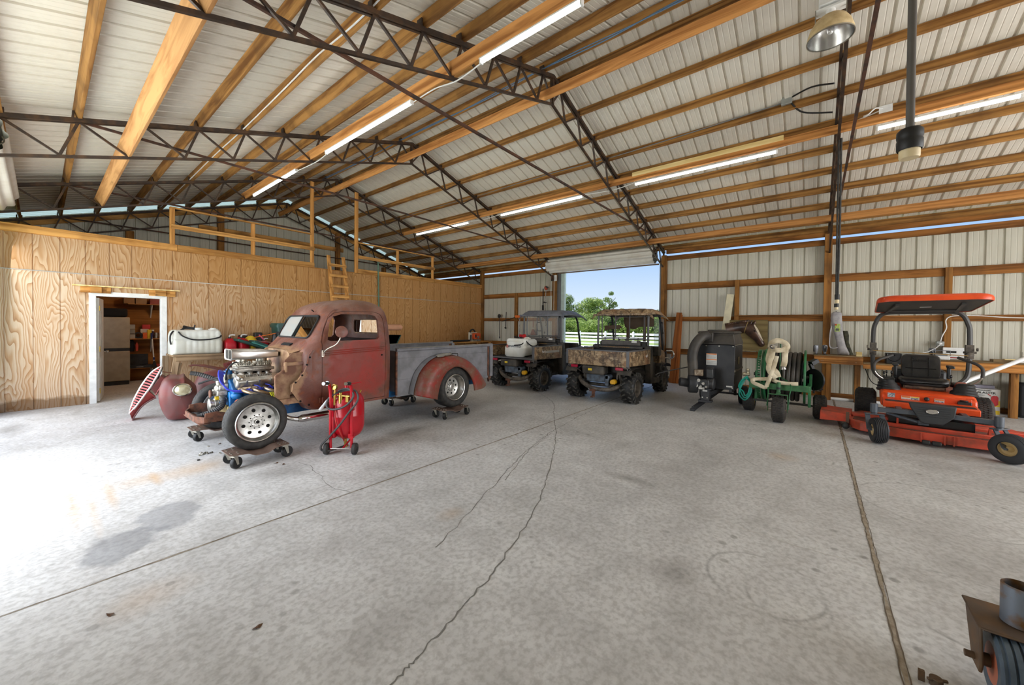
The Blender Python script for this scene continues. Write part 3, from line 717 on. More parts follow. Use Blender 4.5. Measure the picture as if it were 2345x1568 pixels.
# glazing
wg_ = []
for y0, y1, nm in ((5.115, 5.59, 'windshield_pane'), (5.61, 6.085, 'windshield_pane')):
    MB().sheet([[(2.245+(z-1.51)*.53, y, z) for y in (y0, y1)] for z in (1.372, 1.648)]).build(nm, m_glass if y0 < 5.3 else glass('dusty glass', alpha=.6), T)
fr = MB(); q = [Vector((2.232+b_*.53, 5.6+a, 1.51+b_)) for a, b_ in rrect(1.0, .295, .075, 5)]
fr.tube(q, .011, 6, loop=True); fr.beam((2.232-.14*.53, 5.6, 1.372), (2.232+.14*.53, 5.6, 1.65), .016, .016); fr.build('windshield_frame', rubber_d, T)
MB().sheet([[(3.28, y, z) for y in (5.2, 6.0)] for z in (1.405, 1.635)]).build('rear_window', glass('dusty glass', alpha=.6), T)
MB().tube([Vector((3.268, 5.6+a, 1.52+b_)) for a, b_ in rrect(.78, .22, .06, 4)], .012, 6, loop=True).build('rear_window_frame', m_tan, T)
it = MB().box((3.10, 5.05, .98), (3.25, 6.15, 1.33)).box((2.62, 5.05, .74), (3.1, 6.15, .95)); it.build('bench_seat', M('dark seat', col(58, 44, 42), .8), T, bevel=.04)
MB().box((2.2, 5.0, 1.2), (2.32, 6.2, 1.33)).build('dashboard', m_pat, T, bevel=.03)
MB().box((2.30, 5.6, 1.86), (2.31, 5.64, 1.87)).build('wiper_stub', dark, T) if False else MB().cyl((2.335, 5.35, 1.715), (2.30, 5.33, 1.735), .008, n=8).build('wiper_stub', dark, T)
# --- cowl, firewall and apron
cw = MB()
side = [(2.235, 1.235), (2.13, 1.215), (2.085, 1.16), (2.07, 1.06), (2.03, .95), (1.96, .86), (1.90, .81), (1.89, .72), (1.95, .62), (2.04, .54), (2.13, .485), (2.235, .465)]
cw.prism(side, 'y', 4.893, 4.912)
for (x, z), (x2, z2) in zip(side[1:7], side[2:8]): cw.beam((x, 4.905, z), (x2, 4.905, z2), .03, .012)
cw.build('cowl_side', m_pat, T, bevel=.004)
bo = MB()
for x, z in ((2.055, 1.04), (2.0, .915), (1.925, .835), (2.09, 1.13), (1.98, .60), (2.08, .54)): bo.cyl((x, 4.893, z), (x, 4.883, z), .012, n=8)
bo.build('bolt', m_hole, T)
ap = MB().prism([(2.07, 1.19), (1.93, 1.19), (1.84, 1.1), (1.83, .98), (1.74, .92), (1.735, .58), (1.9, .58), (1.91, .80), (2.0, .88), (2.06, 1.0)], 'y', 4.99, 5.005)
ap.beam((1.74, 4.985, .92), (1.745, 4.985, .59), .03, .02).beam((1.83, 4.985, .98), (1.74, 4.985, .92), .03, .02)
ap.box((1.735, 4.93, .575), (2.1, 5.0, .64)); ap.build('inner_fender_apron', m_tan, T, bevel=.003)
MB().box((1.83, 4.965, 1.035), (2.08, 4.99, 1.075)).box((1.835, 4.955, .96), (1.86, 4.985, 1.08)).build('apron_bracket', m_pat, T, bevel=.003)
fw = MB()
prof = [(-.5, .66), (-.5, 1.08), (-.44, 1.17), (-.34, 1.215), (.34, 1.215), (.44, 1.17), (.5, 1.08), (.5, .66)]
fw.rings([[Vector((x, 5.6+a*k, z)) for a, z in prof] for x, k in ((1.985, .93), (1.955, .96), (1.95, 1.0), (1.975, 1.02), (2.06, 1.07))]); fw.build('firewall', m_tan, T, bevel=.006)
ct = MB(); ct.sheet([[Vector((x, 5.6+a*w, z-abs(a)**3*.05)) for a in [k/6-1 for k in range(13)]] for x, w, z in ((1.95, .47, 1.222), (2.05, .54, 1.262), (2.12, .58, 1.33), (2.18, .6, 1.375))]); ct.build('cowl_top', m_pat, T)
for k, (a, b_) in enumerate(((1.02, .5),)): pass
MB().cbox((2.055, 5.5, 1.275), (.05, .28, .012), 0, (0, -.5, 0)).build('cowl_vent', m_hole, T)
# --- frame
fm = MB()
for y in (5.23, 5.97): fm.box((1.33, y-.03, .405), (5.55, y+.03, .525))
for x in (2.1, 3.4, 4.4, 5.4): fm.box((x-.04, 5.27, .44), (x+.04, 5.93, .52))
fm.cyl((1.53, 5.0, .43), (1.53, 6.2, .43), .03, n=10); fo = fm.build('frame', m_blue, T, bevel=.006)
hr = MB()
for y, s_ in ((5.24, -1), (5.96, 1)):
    hr.prism([(1.335, .43), (1.335, .52), (1.24, .55), (1.13, .54), (1.125, .44)], 'y', y-.01, y+.01)
hr.prism([(5.24, .43), (5.24, .51), (5.96, .51), (5.96, .43)], 'x', 1.335, 1.335+.01) if False else None
R_ = [(1.13, 5.235), (1.075, 5.38), (1.075, 5.82), (1.13, 5.965)]
for a, b_ in zip(R_, R_[1:]): hr.beam((a[0], a[1], .465), (b_[0], b_[1], .465), .018, .068)
hr.beam((1.13, 5.235, .425), (1.13, 5.965, .425), .1, .012); hr.build('bumper_bracket', m_rb, T, bevel=.003)
ex = MB().tube(spl([(1.72, 5.12, .62), (1.80, 5.08, .5), (1.88, 5.05, .40), (1.98, 5.02, .36), (2.1, 5.01, .355)], 5), .028, 12).lathe((2.02, 5.01, .357), (1, 0, .0), [(.03, -.02), (.047, .03), (.047, .36), (.041, .365), (.038, .30)], 20); ex.build('exhaust_pipe', chrome, T)
# --- engine
E_ = MB().box((1.40, 5.42, .50), (1.93, 5.78, .72)).prism([(5.34, .72), (5.44, .80), (5.52, .86), (5.68, .86), (5.76, .80), (5.86, .72), (5.74, .62), (5.46, .62)], 'x', 1.42, 1.93).box((1.5, 5.45, .36), (1.95, 5.75, .5)).box((1.93, 5.42, .46), (2.2, 5.78, .8))
E_.ball((1.47, 5.4, .68), (.07, .06, .05), 10); eng = E_.build('engine_block', m_blue, T, bevel=.012)
for s_ in (-1, 1):
    yc = 5.6+s_*.20; m = MB(); R = []
    for x, k in ((1.445, .75), (1.465, 1), (1.92, 1), (1.935, .85)):
        sec = [(-.085, -.055), (-.085, .0), (-.06, .052), (.06, .052), (.085, .0), (.085, -.055)]
        R.append([Vector((x, yc+a*math.cos(s_*-.6)-s_*0-b_*math.sin(s_*.6)*-1*-1*-1, .845+b_*math.cos(.6)+s_*-a*math.sin(.6)*1)) if False else Vector((x, yc+a*math.cos(.6)+s_*b_*math.sin(.6), .84-s_*a*math.sin(.6)+b_*math.cos(.6)))*1 for a, b_ in [(p*k, q_*k) for p, q_ in sec]])
    m.rings(R); vc = m.build('valve_cover', alu, T, bevel=.01)
    ri = MB()
    for x in (1.55, 1.68, 1.81): ri.cbox((x, yc+s_*.072, .825), (.014, .02, .09), 0, (s_*-.6*-1*-1, 0, 0))
    ri.build('rib', alu, vc)
    if s_ < 0:
        text('lettering', 'FORD RACING', .042, frame((1.70, yc-.012, .898), (1, 0, 0), (0, .565, .825)), dark, vc)
        MB().lathe((1.50, yc+.0, .88), (0, -.56, .83), [(.038, 0), (.044, .012), (.044, .035), (.04, .042), (.001, .044)], 18).build('oil_cap', chrome, vc)
inm = MB().box((1.50, 5.5, .86), (1.88, 5.70, .92)).box((1.47, 5.47, .955), (1.90, 5.73, .99)).box((1.5, 5.49, .94), (1.87, 5.71, 1.01))
for x in (1.55, 1.64, 1.74, 1.83):
    for s_ in (-1, 1): inm.tube([(x, 5.6+s_*.12, .83), (x, 5.6+s_*.10, .90), (x, 5.6+s_*.05, .965)], .03, 10)
inm.build('intake_manifold', alu_c, T, bevel=.008)
for x in (1.57, 1.79):
    m = MB().box((x-.085, 5.5, 1.012), (x+.085, 5.70, 1.035)).box((x-.075, 5.51, 1.035), (x+.075, 5.69, 1.065)).cyl((x, 5.6, 1.06), (x, 5.6, 1.1), .06)
    for dx, dy, dz in ((-.06, -.1, 1.05), (.02, -.105, 1.045), (.065, -.1, 1.06), (-.01, -.11, 1.06)): m.ball((x+dx, 5.6+dy, dz), .017, 8)
    cb = m.build('carburettor', zinc, T, bevel=.004)
    m = MB()
    for i in range(7): m.cyl((x-.07+.022*i, 5.485, 1.02), (x-.075+.024*i, 5.48, 1.055+.012*(i % 3)), .006, n=6)
    m.cyl((x-.08, 5.475, 1.05), (x+.08, 5.475, 1.045), .005, n=6); m.build('linkage', zinc, cb)
sc = MB(); R = []
for x, w, h, zc in ((1.985, .08, .05, 1.145), (1.95, .20, .085, 1.15), (1.8, .255, .115, 1.155), (1.6, .27, .125, 1.158), (1.45, .27, .125, 1.16), (1.437, .285, .14, 1.16), (1.43, .28, .135, 1.16), (1.44, .25, .11, 1.16), (1.6, .24, .1, 1.16)): R.append([Vector((x, 5.6+a, zc+b_)) for a, b_ in rrect(w, h, min(w, h)*.3, 4)])
sc.rings(R, cap=True); sco = sc.build('air_scoop', M('polished scoop', col(228, 226, 222), .3, .85), T)
MB().box((1.436, 5.595, 1.105), (1.46, 5.605, 1.215)).build('scoop_divider', alu, sco)
hd = MB()
for i, x in enumerate((1.50, 1.61, 1.73, 1.84)):
    hd.tube(spl([(x, 5.33, .755), (x+.02, 5.26, .735), (x+.10, 5.20, .70), (x+.2+.0*i, 5.17, .655), (1.86, 5.14, .61)], 5), .021, 10)
hd.tube([(1.84, 5.145, .63), (1.95, 5.12, .55)], .035, 12); hd.box((1.46, 5.335, .735), (1.9, 5.35, .775)); hd.build('exhaust_header', M('heat tinted steel', col(186, 172, 150), .3, .9, c2=col(140, 112, 84), vs=8), T)
m_wire = M('blue ignition wire', col(52, 62, 190), .4)
for i in range(6):
    y0 = 5.5-.01*i; MB().tube(spl([(1.40, 5.56, .93), (1.36-.008*i, 5.5, .95+.006*i), (1.335-.006*i, 5.42-.008*i, .86), (1.36+.012*i, 5.35, .77-.006*i), (1.46+.03*i, 5.31, .745-.004*i), (1.5+.075*i, 5.30, .755)], 5), .0085, 6).build('ignition_wire', m_wire, T)
for x in (1.66, 1.78, 1.9): MB().tube(spl([(x-.03, 5.33, .79), (x, 5.29, .78), (x+.03, 5.28, .74), (x+.0, 5.31, .71)], 4), .006, 6).build('ignition_wire', m_wire, T)
ds = MB().cyl((1.43, 5.6, .80), (1.43, 5.6, .92), .038).build('distributor', alu_c, T); MB().cyl((1.43, 5.6, .92), (1.43, 5.6, .965), .05, .042).cyl((1.43, 5.6, .965), (1.43, 5.6, .985), .02).build('distributor_cap', m_blue, ds)
wp_ = MB().box((1.33, 5.52, .62), (1.42, 5.68, .82)).ball((1.34, 5.6, .74), (.05, .07, .07), 12).cyl((1.27, 5.6, .70), (1.4, 5.6, .70), .03).box((1.30, 5.48, .68), (1.40, 5.72, .74)).cyl((1.34, 5.55, .80), (1.33, 5.55, .86), .035).cyl((1.36, 5.46, .64), (1.36, 5.74, .64), .03)
wp_.build('water_pump', alu_c, T, bevel=.008); MB().cyl((1.25, 5.6, .70), (1.262, 5.6, .70), .045).build('pump_flange', m_rb, T)
MB().lathe((1.24, 5.6, .565), (1, 0, 0), [(.06, 0), (.075, .005), (.075, .02), (.062, .025), (.062, .05), (.075, .055), (.075, .09), (.02, .095)], 24, cap=True).build('crank_pulley', alu, T)
MB().cyl((1.30, 5.585, .635), (1.36, 5.585, .635), .032).build('damper_cap', M('yellow paint', col(228, 190, 40), .5), T)
hs = M('ribbed hose', col(58, 58, 58), .6)
def hose(pts, r, name='hose', mat=hs, par=T, ribs_=True):
    P = spl(pts, 10); return MB().tube(P, [r*(1.12 if (i % 2) else .92) if 6 < i < len(P)-5 and ribs_ else r for i in range(len(P))], 12).build(name, mat, par)
hose([(1.09, 5.70, .955), (1.17, 5.68, .935), (1.26, 5.63, .895), (1.33, 5.57, .855)], .024, 'radiator_hose'); hose([(1.11, 5.48, .47), (1.18, 5.47, .485), (1.28, 5.46, .52), (1.345, 5.46, .58), (1.35, 5.48, .66)], .03, 'radiator_hose')
hose([(1.15, 5.62, .83), (1.25, 5.6, .865), (1.36, 5.55, .90)], .012, 'vacuum_hose', hs, T, False); hose([(1.40, 5.56, .86), (1.40, 5.5, .98), (1.45, 5.5, 1.05), (1.5, 5.5, 1.07)], .01, 'fuel_line', rubber_d, T, False)
MB().cyl((1.47, 5.33, .60), (1.44, 5.22, .58), .045).ball((1.44, 5.22, .58), .044, 12).build('oil_filter', M('orange paint', col(214, 106, 62), .5), T)
MB().box((1.38, 5.44, .40), (1.50, 5.76, .56)).build('oil_pan', M('brass tinted steel', col(182, 160, 104), .4, .7), T, bevel=.02)
yw = MB()
for i in range(3): yw.tube(spl([(1.72+.015*i, 5.1, .72), (1.75+.02*i, 5.06, .62), (1.74+.02*i, 5.06, .54), (1.77, 5.08, .47)], 5), .005, 6)
yw.build('yellow_wire', M('yellow wire', col(226, 224, 30), .5), T)
# --- wheels
def front_wheel(y, s_):
    m = MB(); m.lathe((1.535, y, .428), (0, 1, 0), tire_prof(.31, .165, .222, .025), 48)
    o = m.build('front_wheel', rubber, T)
    g = MB()
    for k in range(56):
        a = 2*PI*k/56
        for e in (-1, 1): g.box((-.004, -.021, -.006), (.004, .021, .0008), 0, Matrix.Translation((1.535, y+e*.026, .428)) @ Matrix.Rotation(-a+PI/2, 4, 'Y') @ Matrix.Translation((0, 0, .31)) @ Matrix.Rotation(e*.6, 4, 'Z'))
    g.build('tread', rubber_d, o)
    r = MB(); d = s_
    r.lathe((1.535, y, .428), (0, d, 0), [(.224, .075), (.216, .082), (.208, .078), (.198, .05), (.192, .044), (.188, .02), (.182, .016), (.06, .022), (.056, .028), (.03, .028), (.026, .05), (.001, .052)], 40)
    ro = r.build('rim', alu, o); h = MB()
    for k in range(8):
        a = 2*PI*(k+.3)/8; h.cyl((1.535+.132*math.cos(a), y+d*.015, .428+.132*math.sin(a)), (1.535+.132*math.cos(a), y+d*.0235, .428+.132*math.sin(a)), .019, n=14)
    for k in range(10):
        a = 2*PI*k/10; h.cyl((1.535+.075*math.cos(a), y+d*.018, .428+.075*math.sin(a)), (1.535+.075*math.cos(a), y+d*.0245, .428+.075*math.sin(a)), .007, n=8)
    h.cyl((1.535, y+d*.05, .428), (1.535, y+d*.054, .428), .018); h.build('rim_hole', m_hole, ro)
    n = MB()
    for k in range(5):
        a = 2*PI*k/5+.2; n.cyl((1.535+.055*math.cos(a), y+d*.02, .428+.055*math.sin(a)), (1.535+.055*math.cos(a), y+d*.045, .428+.055*math.sin(a)), .011, n=6)
    n.build('lug_nut', chrome, ro)
front_wheel(4.965, -1); front_wheel(6.30, 1)
def rear_wheel(y, s_):
    c = (4.47, y, .478); m = MB().lathe(c, (0, 1, 0), tire_prof(.345, .31, .225, .04), 48); o = m.build('rear_wheel', rubber, T)
    r = MB().lathe(c, (0, s_, 0), [(.228, .135), (.219, .142), (.21, .138), (.2, .10), (.186, .085), (.176, .03), (.168, .012), (.16, .01), (.05, .02), (.046, .045), (.03, .05), (.001, .05)], 40); ro = r.build('rim', alu, o); h = MB()
    for k in range(8):
        a = 2*PI*(k+.2)/8; h.cyl((4.47+.115*math.cos(a), y+s_*.005, .478+.115*math.sin(a)), (4.47+.115*math.cos(a), y+s_*.017, .478+.115*math.sin(a)), .017, n=12)
    for k in range(10):
        a = 2*PI*k/10; h.cyl((4.47+.068*math.cos(a), y+s_*.01, .478+.068*math.sin(a)), (4.47+.068*math.cos(a), y+s_*.022, .478+.068*math.sin(a)), .008, n=8)
    h.build('rim_hole', m_hole, ro)
rear_wheel(4.955, -1); rear_wheel(6.25, 1)
# --- bed
for y, s_, nm in ((5.05, -1, 'bed_side'), (6.17, 1, 'bed_side')):
    m = MB().box((3.44, y-.008, .52 if s_ < 0 else .5), (5.6, y+.008, 1.15)); m.box((3.44, y-.01, .425), (3.9, y+.006, .60)); m.tube([(3.43, y+s_*.018, 1.155), (5.64, y+s_*.018, 1.168)], .03, 10)
    m.box((3.44, y-.012, .685), (5.6, y+.004, .692)); m.box((3.44, y-.012, 1.02), (5.6, y+.004, 1.026))
    o = m.build(nm, m_grey, T, bevel=.003)
    MB().box((3.44, y+s_*.02-.045, 1.178), (5.6, y+s_*.02+.045, 1.188)).build('rail_cap', m_greyt, o, bevel=.003)
    MB().box((5.56, y-.05, .55), (5.64, y+.03, 1.16)).build('corner_post', m_grey, o, bevel=.006); MB().box((5.52, y-.016, .56), (5.56, y+.01, 1.15)).build('rusty_edge', m_rb, o); MB().box((3.425, y-.016, .45), (3.455, y+.01, 1.13)).build('rusty_edge', m_rb, o); MB().prism([(5.54, .56), (5.64, .56), (5.56, .44)], 'y', y-.02, y+.02).build('corner_foot', m_rb, o)
MB().box((3.43, 5.05, .5), (3.45, 6.17, 1.14)).build('bed_front', m_grey, T); MB().box((3.45, 5.06, .60), (5.58, 6.16, .63)).build('bed_floor', m_greyt, T)
O_ = [(3.70, .43), (3.72, .55), (3.80, .75), (3.95, .91), (4.15, 1.01), (4.42, 1.045), (4.70, .99), (4.95, .85), (5.15, .67), (5.29, .50), (5.325, .44), (5.25, .40)]
I_ = [(4.05, .33), (4.07, .45), (4.12, .60), (4.20, .72), (4.30, .795), (4.46, .838), (4.62, .80), (4.75, .71), (4.84, .60), (4.90, .48), (4.92, .40), (4.92, .37)]
def fender(yb, s_, name='rear_fender'):
    Os = spl([(a, 0, b_) for a, b_ in O_], 4); Is = spl([(a, 0, b_) for a, b_ in I_], 4); R = []
    for p, q_ in zip(Os, Is):
        row = []
        for k, yy in ((-.0, 0), (0.02, .06), (.06, .13), (.14, .20), (.28, .25), (.46, .268), (.65, .268), (.85, .262), (1.0, .255), (1.02, .24), (1.0, .225)):
            v_ = p.lerp(q_, k); row.append(Vector((v_.x, yb+s_*yy, v_.z)))
        R.append(row)
    o = MB().sheet(R).build(name, m_patf, T, sharp=1.2); md = o.modifiers.new('Solidify', 'SOLIDIFY'); md.thickness = .004
    g = MB().sheet([[Vector((p.x+(4.5-p.x)*.02*k*0-(.035 if k == 0 else 0)*(1 if p.x < 4.4 else .0), yb+s_*(.012+.07*k), p.z+.012*(1-k)+.004)) for k in (0, 1)] for p in Os[:22]]); g.build('primer_strip', m_grey, o, flat=True)
    return o
fe = fender(5.04, -1); fender(6.18, 1)
MB().tube([(4.46, 4.90, 1.06), (4.58, 4.89, 1.055), (4.58, 4.885, 1.0)], .008, 6).build('fender_clamp', dark, fe)
rag = MB(); R = []
for i in range(9):
    x = 4.16+.04*i; R.append([Vector((x+random.uniform(-.01, .01), 4.98-.022*j, 1.028+.03*min(1, i/4)-.004*j+random.uniform(0, .018)-(.0 if j < 3 else .01))) for j in range(6)])
solo('rag', rag.sheet(R), M('grey rag', col(158, 154, 146), .9), 'crumpled grey rag lying on top of the truck rear fender', 'rag', (4.3, 4.93, 1.04))

# ------------------------------------------------------------------ wheel dollies
m_dol = M('dolly plate', col(122, 100, 88), .6, .3, c2=col(104, 82, 70), vs=10)
def dolly(cx, cyy, label, src=None):
    if src:
        d = copy_tree(src); d.location = (cx, cyy, 0); d['label'] = label; return d
    d = thing('wheel_dolly', label, 'dolly', (0, 0, 0), group='wheel dollies under the truck')
    m = MB(); sec = [(-.29, .150), (-.13, .148), (-.06, .112), (.06, .112), (.13, .148), (.29, .150)]
    def w_(x): return .19 if abs(x) < .14 else .14
    m.rings([[Vector((x, -w_(x), z)), Vector((x, w_(x), z)), Vector((x, w_(x), z+.007)), Vector((x, -w_(x), z+.007))] for x, z in sec]); m.build('plate', m_dol, d)
    bt = MB()
    for x in (-.26, -.2, .2, .26):
        for y in (-.11, -.06, .06, .11): bt.cyl((x, y, .155), (x, y, .163), .009, n=8)
    bt.build('bolt', zinc, d)
    for x, y, a in ((-.245, -.125, .5), (-.245, .125, -.3), (.245, -.125, .2), (.245, .125, -.6)):
        X = Matrix.Translation((x, y, 0)) @ Matrix.Rotation(a, 4, 'Z')
        def tr(mb): 
            mb.v = [X @ p for p in mb.v]; return mb
        f = tr(MB().box((-.03, -.03, .138), (.03, .03, .148)).cyl((0, 0, .125), (0, 0, .14), .022, n=12).prism([(-.02, .13), (.022, .13), (.035, .045), (.012, .045)], 'y', -.030, -.026).prism([(-.02, .13), (.022, .13), (.035, .045), (.012, .045)], 'y', .026, .030).box((-.02, -.030, .128), (.024, .030, .138))).build('caster', zinc, d)
        wl_ = tr(MB().lathe((.026, 0, .0625), (0, 1, 0), [(.001, -.018), (.022, -.018), (.024, -.022), (.056, -.022), (.062, -.014), (.062, .014), (.056, .022), (.024, .022), (.022, .018), (.001, .018)], 20)).build('caster_wheel', rubber_d, f)
        BASE[f.name] = Vector((0, 0, 0))
    d.location = (cx, cyy, 0); return d
D0 = dolly(1.515, 4.89, 'brown steel dolly under the near front wheel, beside the red blaster')
dolly(1.50, 6.36, 'brown steel dolly under the far front wheel, beside the lying fender', D0)
dolly(4.36, 4.82, 'brown steel dolly under the near rear wheel with its rusty fender', D0)
dolly(4.38, 6.36, 'brown steel dolly under the far rear wheel, seen beneath the bed', D0)
# ------------------------------------------------------------------ utility vehicles
def camo():
    t = NT('reed camouflage'); b = t.b; v = t.coord(); n = t.noise(v, 4.6, 4, .65, 1.6); n2 = t.noise(t.coord((7, 7, 1.8)), 1.6, 3, .6, 2); n3 = t.noise(t.coord((3, 3, 12), rot=(0, .5, 0)), 2.5, 3, .6, 1)
    c = t.ramp(n, [(.36, col(84, 64, 44)), (.48, col(132, 106, 76)), (.60, col(172, 146, 112))])
    c = t.mix(t.ramp(n2, [(.52, G0), (.6, (.8,)*3)]), c, col(64, 48, 32)); c = t.mix(t.ramp(n3, [(.56, G0), (.66, (.75,)*3)]), c, col(196, 176, 144)); c = t.mix(t.ramp(t.noise(v, 2.6, 3), [(.52, G0), (.66, (.5,)*3)]), c, col(150, 96, 56))
    t.set(b, 'Base Color', c); b.inputs['Roughness'].default_value = .5; return t.m
m_camo = camo()
m_ugrey = M('grey roof plastic', col(112, 114, 122), .55, c2=col(92, 94, 102), vs=5)
m_bar = M('grey powder coat', col(96, 96, 98), .45, .2)
m_mud = M('dusty black plastic', col(44, 43, 42), .65, c2=col(84, 78, 70), vs=4)
m_dusty = M('dusty steel', col(112, 104, 94), .6, .3, c2=col(76, 70, 64), vs=12)
m_lens = M('red lens', col(168, 24, 54), .25)
m_liner = M('black bed liner', col(26, 27, 29), .6)
m_screen = glass('smoky screen', (.74, .72, .68, 1), .1, .2)
def lug_tire(c, r, w, ri, par, name, n=17, s_=1):
    cx, cyy, cz = c
    o = MB().lathe(c, (0, 1, 0), [(ri, -w*.42), (ri+.015, -w*.49), ((r+ri)/2, -w*.52), (r-.04, -w*.48), (r-.014, -w*.36), (r-.008, 0), (r-.014, w*.36), (r-.04, w*.48), ((r+ri)/2, w*.52), (ri+.015, w*.49), (ri, w*.42)], 36).build(name, rubber_d, par)
    g = MB()
    for k in range(n):
        for e in (-1, 1):
            a = 2*PI*(k+(.5 if e > 0 else 0))/n
            for yy, da, ln, an in ((.055*e, 0, .075, .55*e), (.108*e, .11, .05, -.3*e)):
                A = a+da; g.cbox((cx+(r-.002)*math.cos(A), cyy+yy*w/.26, cz+(r-.002)*math.sin(A)), (.022, ln*w/.26, .03), 0, None) if False else g.box((-.014, -ln*w/.52, -.012), (.014, ln*w/.52, .02), 0, Matrix.Translation((cx, cyy+yy*w/.26, cz)) @ Matrix.Rotation(-A+PI/2, 4, 'Y') @ Matrix.Translation((0, 0, r-.012)) @ Matrix.Rotation(an, 4, 'Z'))
            A = a+.05; g.box((-.016, -.012, -.05), (.016, .012, .012), 0, Matrix.Translation((cx, cyy+e*w*.47, cz)) @ Matrix.Rotation(-A+PI/2, 4, 'Y') @ Matrix.Translation((0, 0, r-.02)))
    g.build('tread', M('lug highlight rubber', col(78, 75, 70), .7, c2=col(48, 47, 45), vs=18), o)  # highlights on the lugs put into a lighter rubber colour
    d = s_; MB().lathe(c, (0, d, 0), [(ri+.004, w*.42), (ri-.008, w*.46), (ri-.014, w*.4), (ri-.02, w*.1), (ri*.55, w*.02), (ri*.35, w*.1), (ri*.3, w*.16), (.001, w*.16)], 28).build('rim', m_dusty, o)
    return o
def utv(o, roofmat, closed):
    P = lambda nm, mb, mt, par=o, **k: mb.build(nm, mt, par, **k)
    for x, y, r, w, nm in ((0, -.615, .312, .26, 'rear_wheel'), (0, .615, .312, .26, 'rear_wheel'), (1.93, -.58, .295, .22, 'front_wheel'), (1.93, .58, .295, .22, 'front_wheel')):
        lug_tire((x, y, r), r, w, r*.56, o, nm, 17, -1 if y < 0 else 1)
    # cargo bed
    b = MB().box((-.38, -.64, .765), (.87, .64, .80)).box((.85, -.66, .80), (.88, .66, 1.05)); bed = P('cargo_bed', b, m_liner, bevel=.006)
    for s_ in (-1, 1):
        P('bed_side', MB().prism([(-.37, .77), (-.38, 1.065), (.875, 1.06), (.88, .745), (.3, .75)], 'y', s_*.665, s_*.69), m_camo, bevel=.005)
        P('rail', MB().box((-.385, s_*.64, 1.055), (.88, s_*.695, 1.08)).box((-.395, s_*.645, .76), (-.365, s_*.70, 1.075)), m_bar, bevel=.004)
    if closed:
        tg = P('tailgate', MB().prism([(-.395, .755), (-.405, .86), (-.395, .97), (-.40, 1.06), (-.38, 1.06), (-.375, .755)], 'y', -.645, .645), m_camo, bevel=.005)
        P('tailgate_rail', MB().box((-.405, -.65, 1.055), (-.37, .65, 1.08)), m_bar, tg, bevel=.004)
    else:
        P('bed_edge', MB().box((-.40, -.66, .758), (-.37, .66, .792)), m_bar, bevel=.004)
    for s_ in (-1, 1):
        P('tail_light', MB().box((-.40, s_*.50-.075, .69), (-.36, s_*.50+.075, .745)), m_lens, bevel=.006)
        P('light_bracket', MB().beam((-.38, s_*.5, .70), (-.25, s_*.42, .60), .05, .012).box((-.37, s_*.6-.05, .72), (-.2, s_*.6+.05, .76)), m_dusty)
        P('rear_fender', MB().sheet([[Vector((x, s_*yy, z)) for yy in (.45, .70, .73)] for x, z in ((-.36, .60), (-.30, .69), (-.1, .715), (.2, .715), (.36, .68), (.46, .55))]), m_mud)
        P('side_panel', MB().prism([(.89, .30), (.86, 1.12), (.98, 1.14), (1.02, .9), (1.06, .42), (1.5, .40), (1.5, .27)], 'y', s_*.56, s_*.70), m_mud, bevel=.015)
        P('front_fender', MB().sheet([[Vector((x, s_*yy, z)) for yy in (.42, .66, .72)] for x, z in ((1.50, .35), (1.55, .55), (1.68, .66), (1.95, .70), (2.2, .66), (2.32, .58))]), m_mud)
        P('fender_skirt', MB().prism([(1.5, .40), (1.52, .64), (1.66, .70), (1.68, .62), (1.6, .40)], 'y', s_*.60, s_*.70), m_mud, bevel=.01)
        # posts of the cab frame
        P('rear_post', MB().tube([(.95, s_*.60, .80), (.95, s_*.605, 1.3), (.96, s_*.60, 1.845)], .024, 10), m_bar)
        P('front_post', MB().tube(spl([(1.04+.9, s_*.62, 1.0), (1.93, s_*.62, 1.1), (1.86, s_*.615, 1.4), (1.78, s_*.61, 1.7), (1.66, s_*.6, 1.83), (1.3, s_*.6, 1.85)], 5), .027, 10), blackp)
        P('grab_handle', MB().tube(spl([(1.83, s_*.64, 1.66), (1.72, s_*.67, 1.66), (1.68, s_*.68, 1.6), (1.72, s_*.68, 1.44), (1.78, s_*.67, 1.41), (1.87, s_*.64, 1.42)], 5), .014, 8), blackp)
        P('nerf_bar', MB().tube(spl([(2.1, s_*.66, .98), (2.12, s_*.78, .98), (2.12, s_*.82, .93), (2.12, s_*.82, .84), (2.12, s_*.76, .80), (2.1, s_*.64, .80)], 5), .022, 10), chrome)
    # rear screen and rack
    sc_ = MB().tube([(.97, -.51, 1.30), (.97, -.51, 1.84), (.97, .51, 1.84), (.97, .51, 1.30)], .012, 6, loop=True)
    for y in (-.17, .17, -.51, .51): sc_.cyl((.965, y, 1.29), (.965, y, 1.84), .014, n=8)
    P('rear_screen_frame', sc_, m_bar)
    if not closed: P('rear_screen', MB().sheet([[(.972, y, z) for y in (-.5, .5)] for z in (1.31, 1.83)]), m_screen)
    rk = MB().tube([(.94, -.60, 1.27), (.94, .60, 1.27)], .014, 8)
    for y in (-.38, .08, .42): rk.cyl((.94, y, 1.2), (.94, y, 1.3), .012, n=8)
    P('cross_bar', rk, m_bar)
    hb = P('headboard', MB().box((.915, -.44, 1.13), (.94, .50, 1.245)).box((.90, -.5, 1.06), (.95, .56, 1.10)), M('grey board', col(104, 100, 96), .65, c2=col(84, 80, 78), vs=8), bevel=.004)
    P('sticker', MB().box((.913, -.36, 1.19), (.916, -.24, 1.235)), m_white, hb)
    P('warning_label', MB().box((.905, -.2, 1.075), (.899, .46, 1.095)), M('label tan', col(150, 116, 70), .6, c2=col(90, 66, 40), vs=40), hb)
    # roof
    R = []
    N_ = 25
    def rib_(u): return .012*max(0, math.sin(u*PI*6.2))
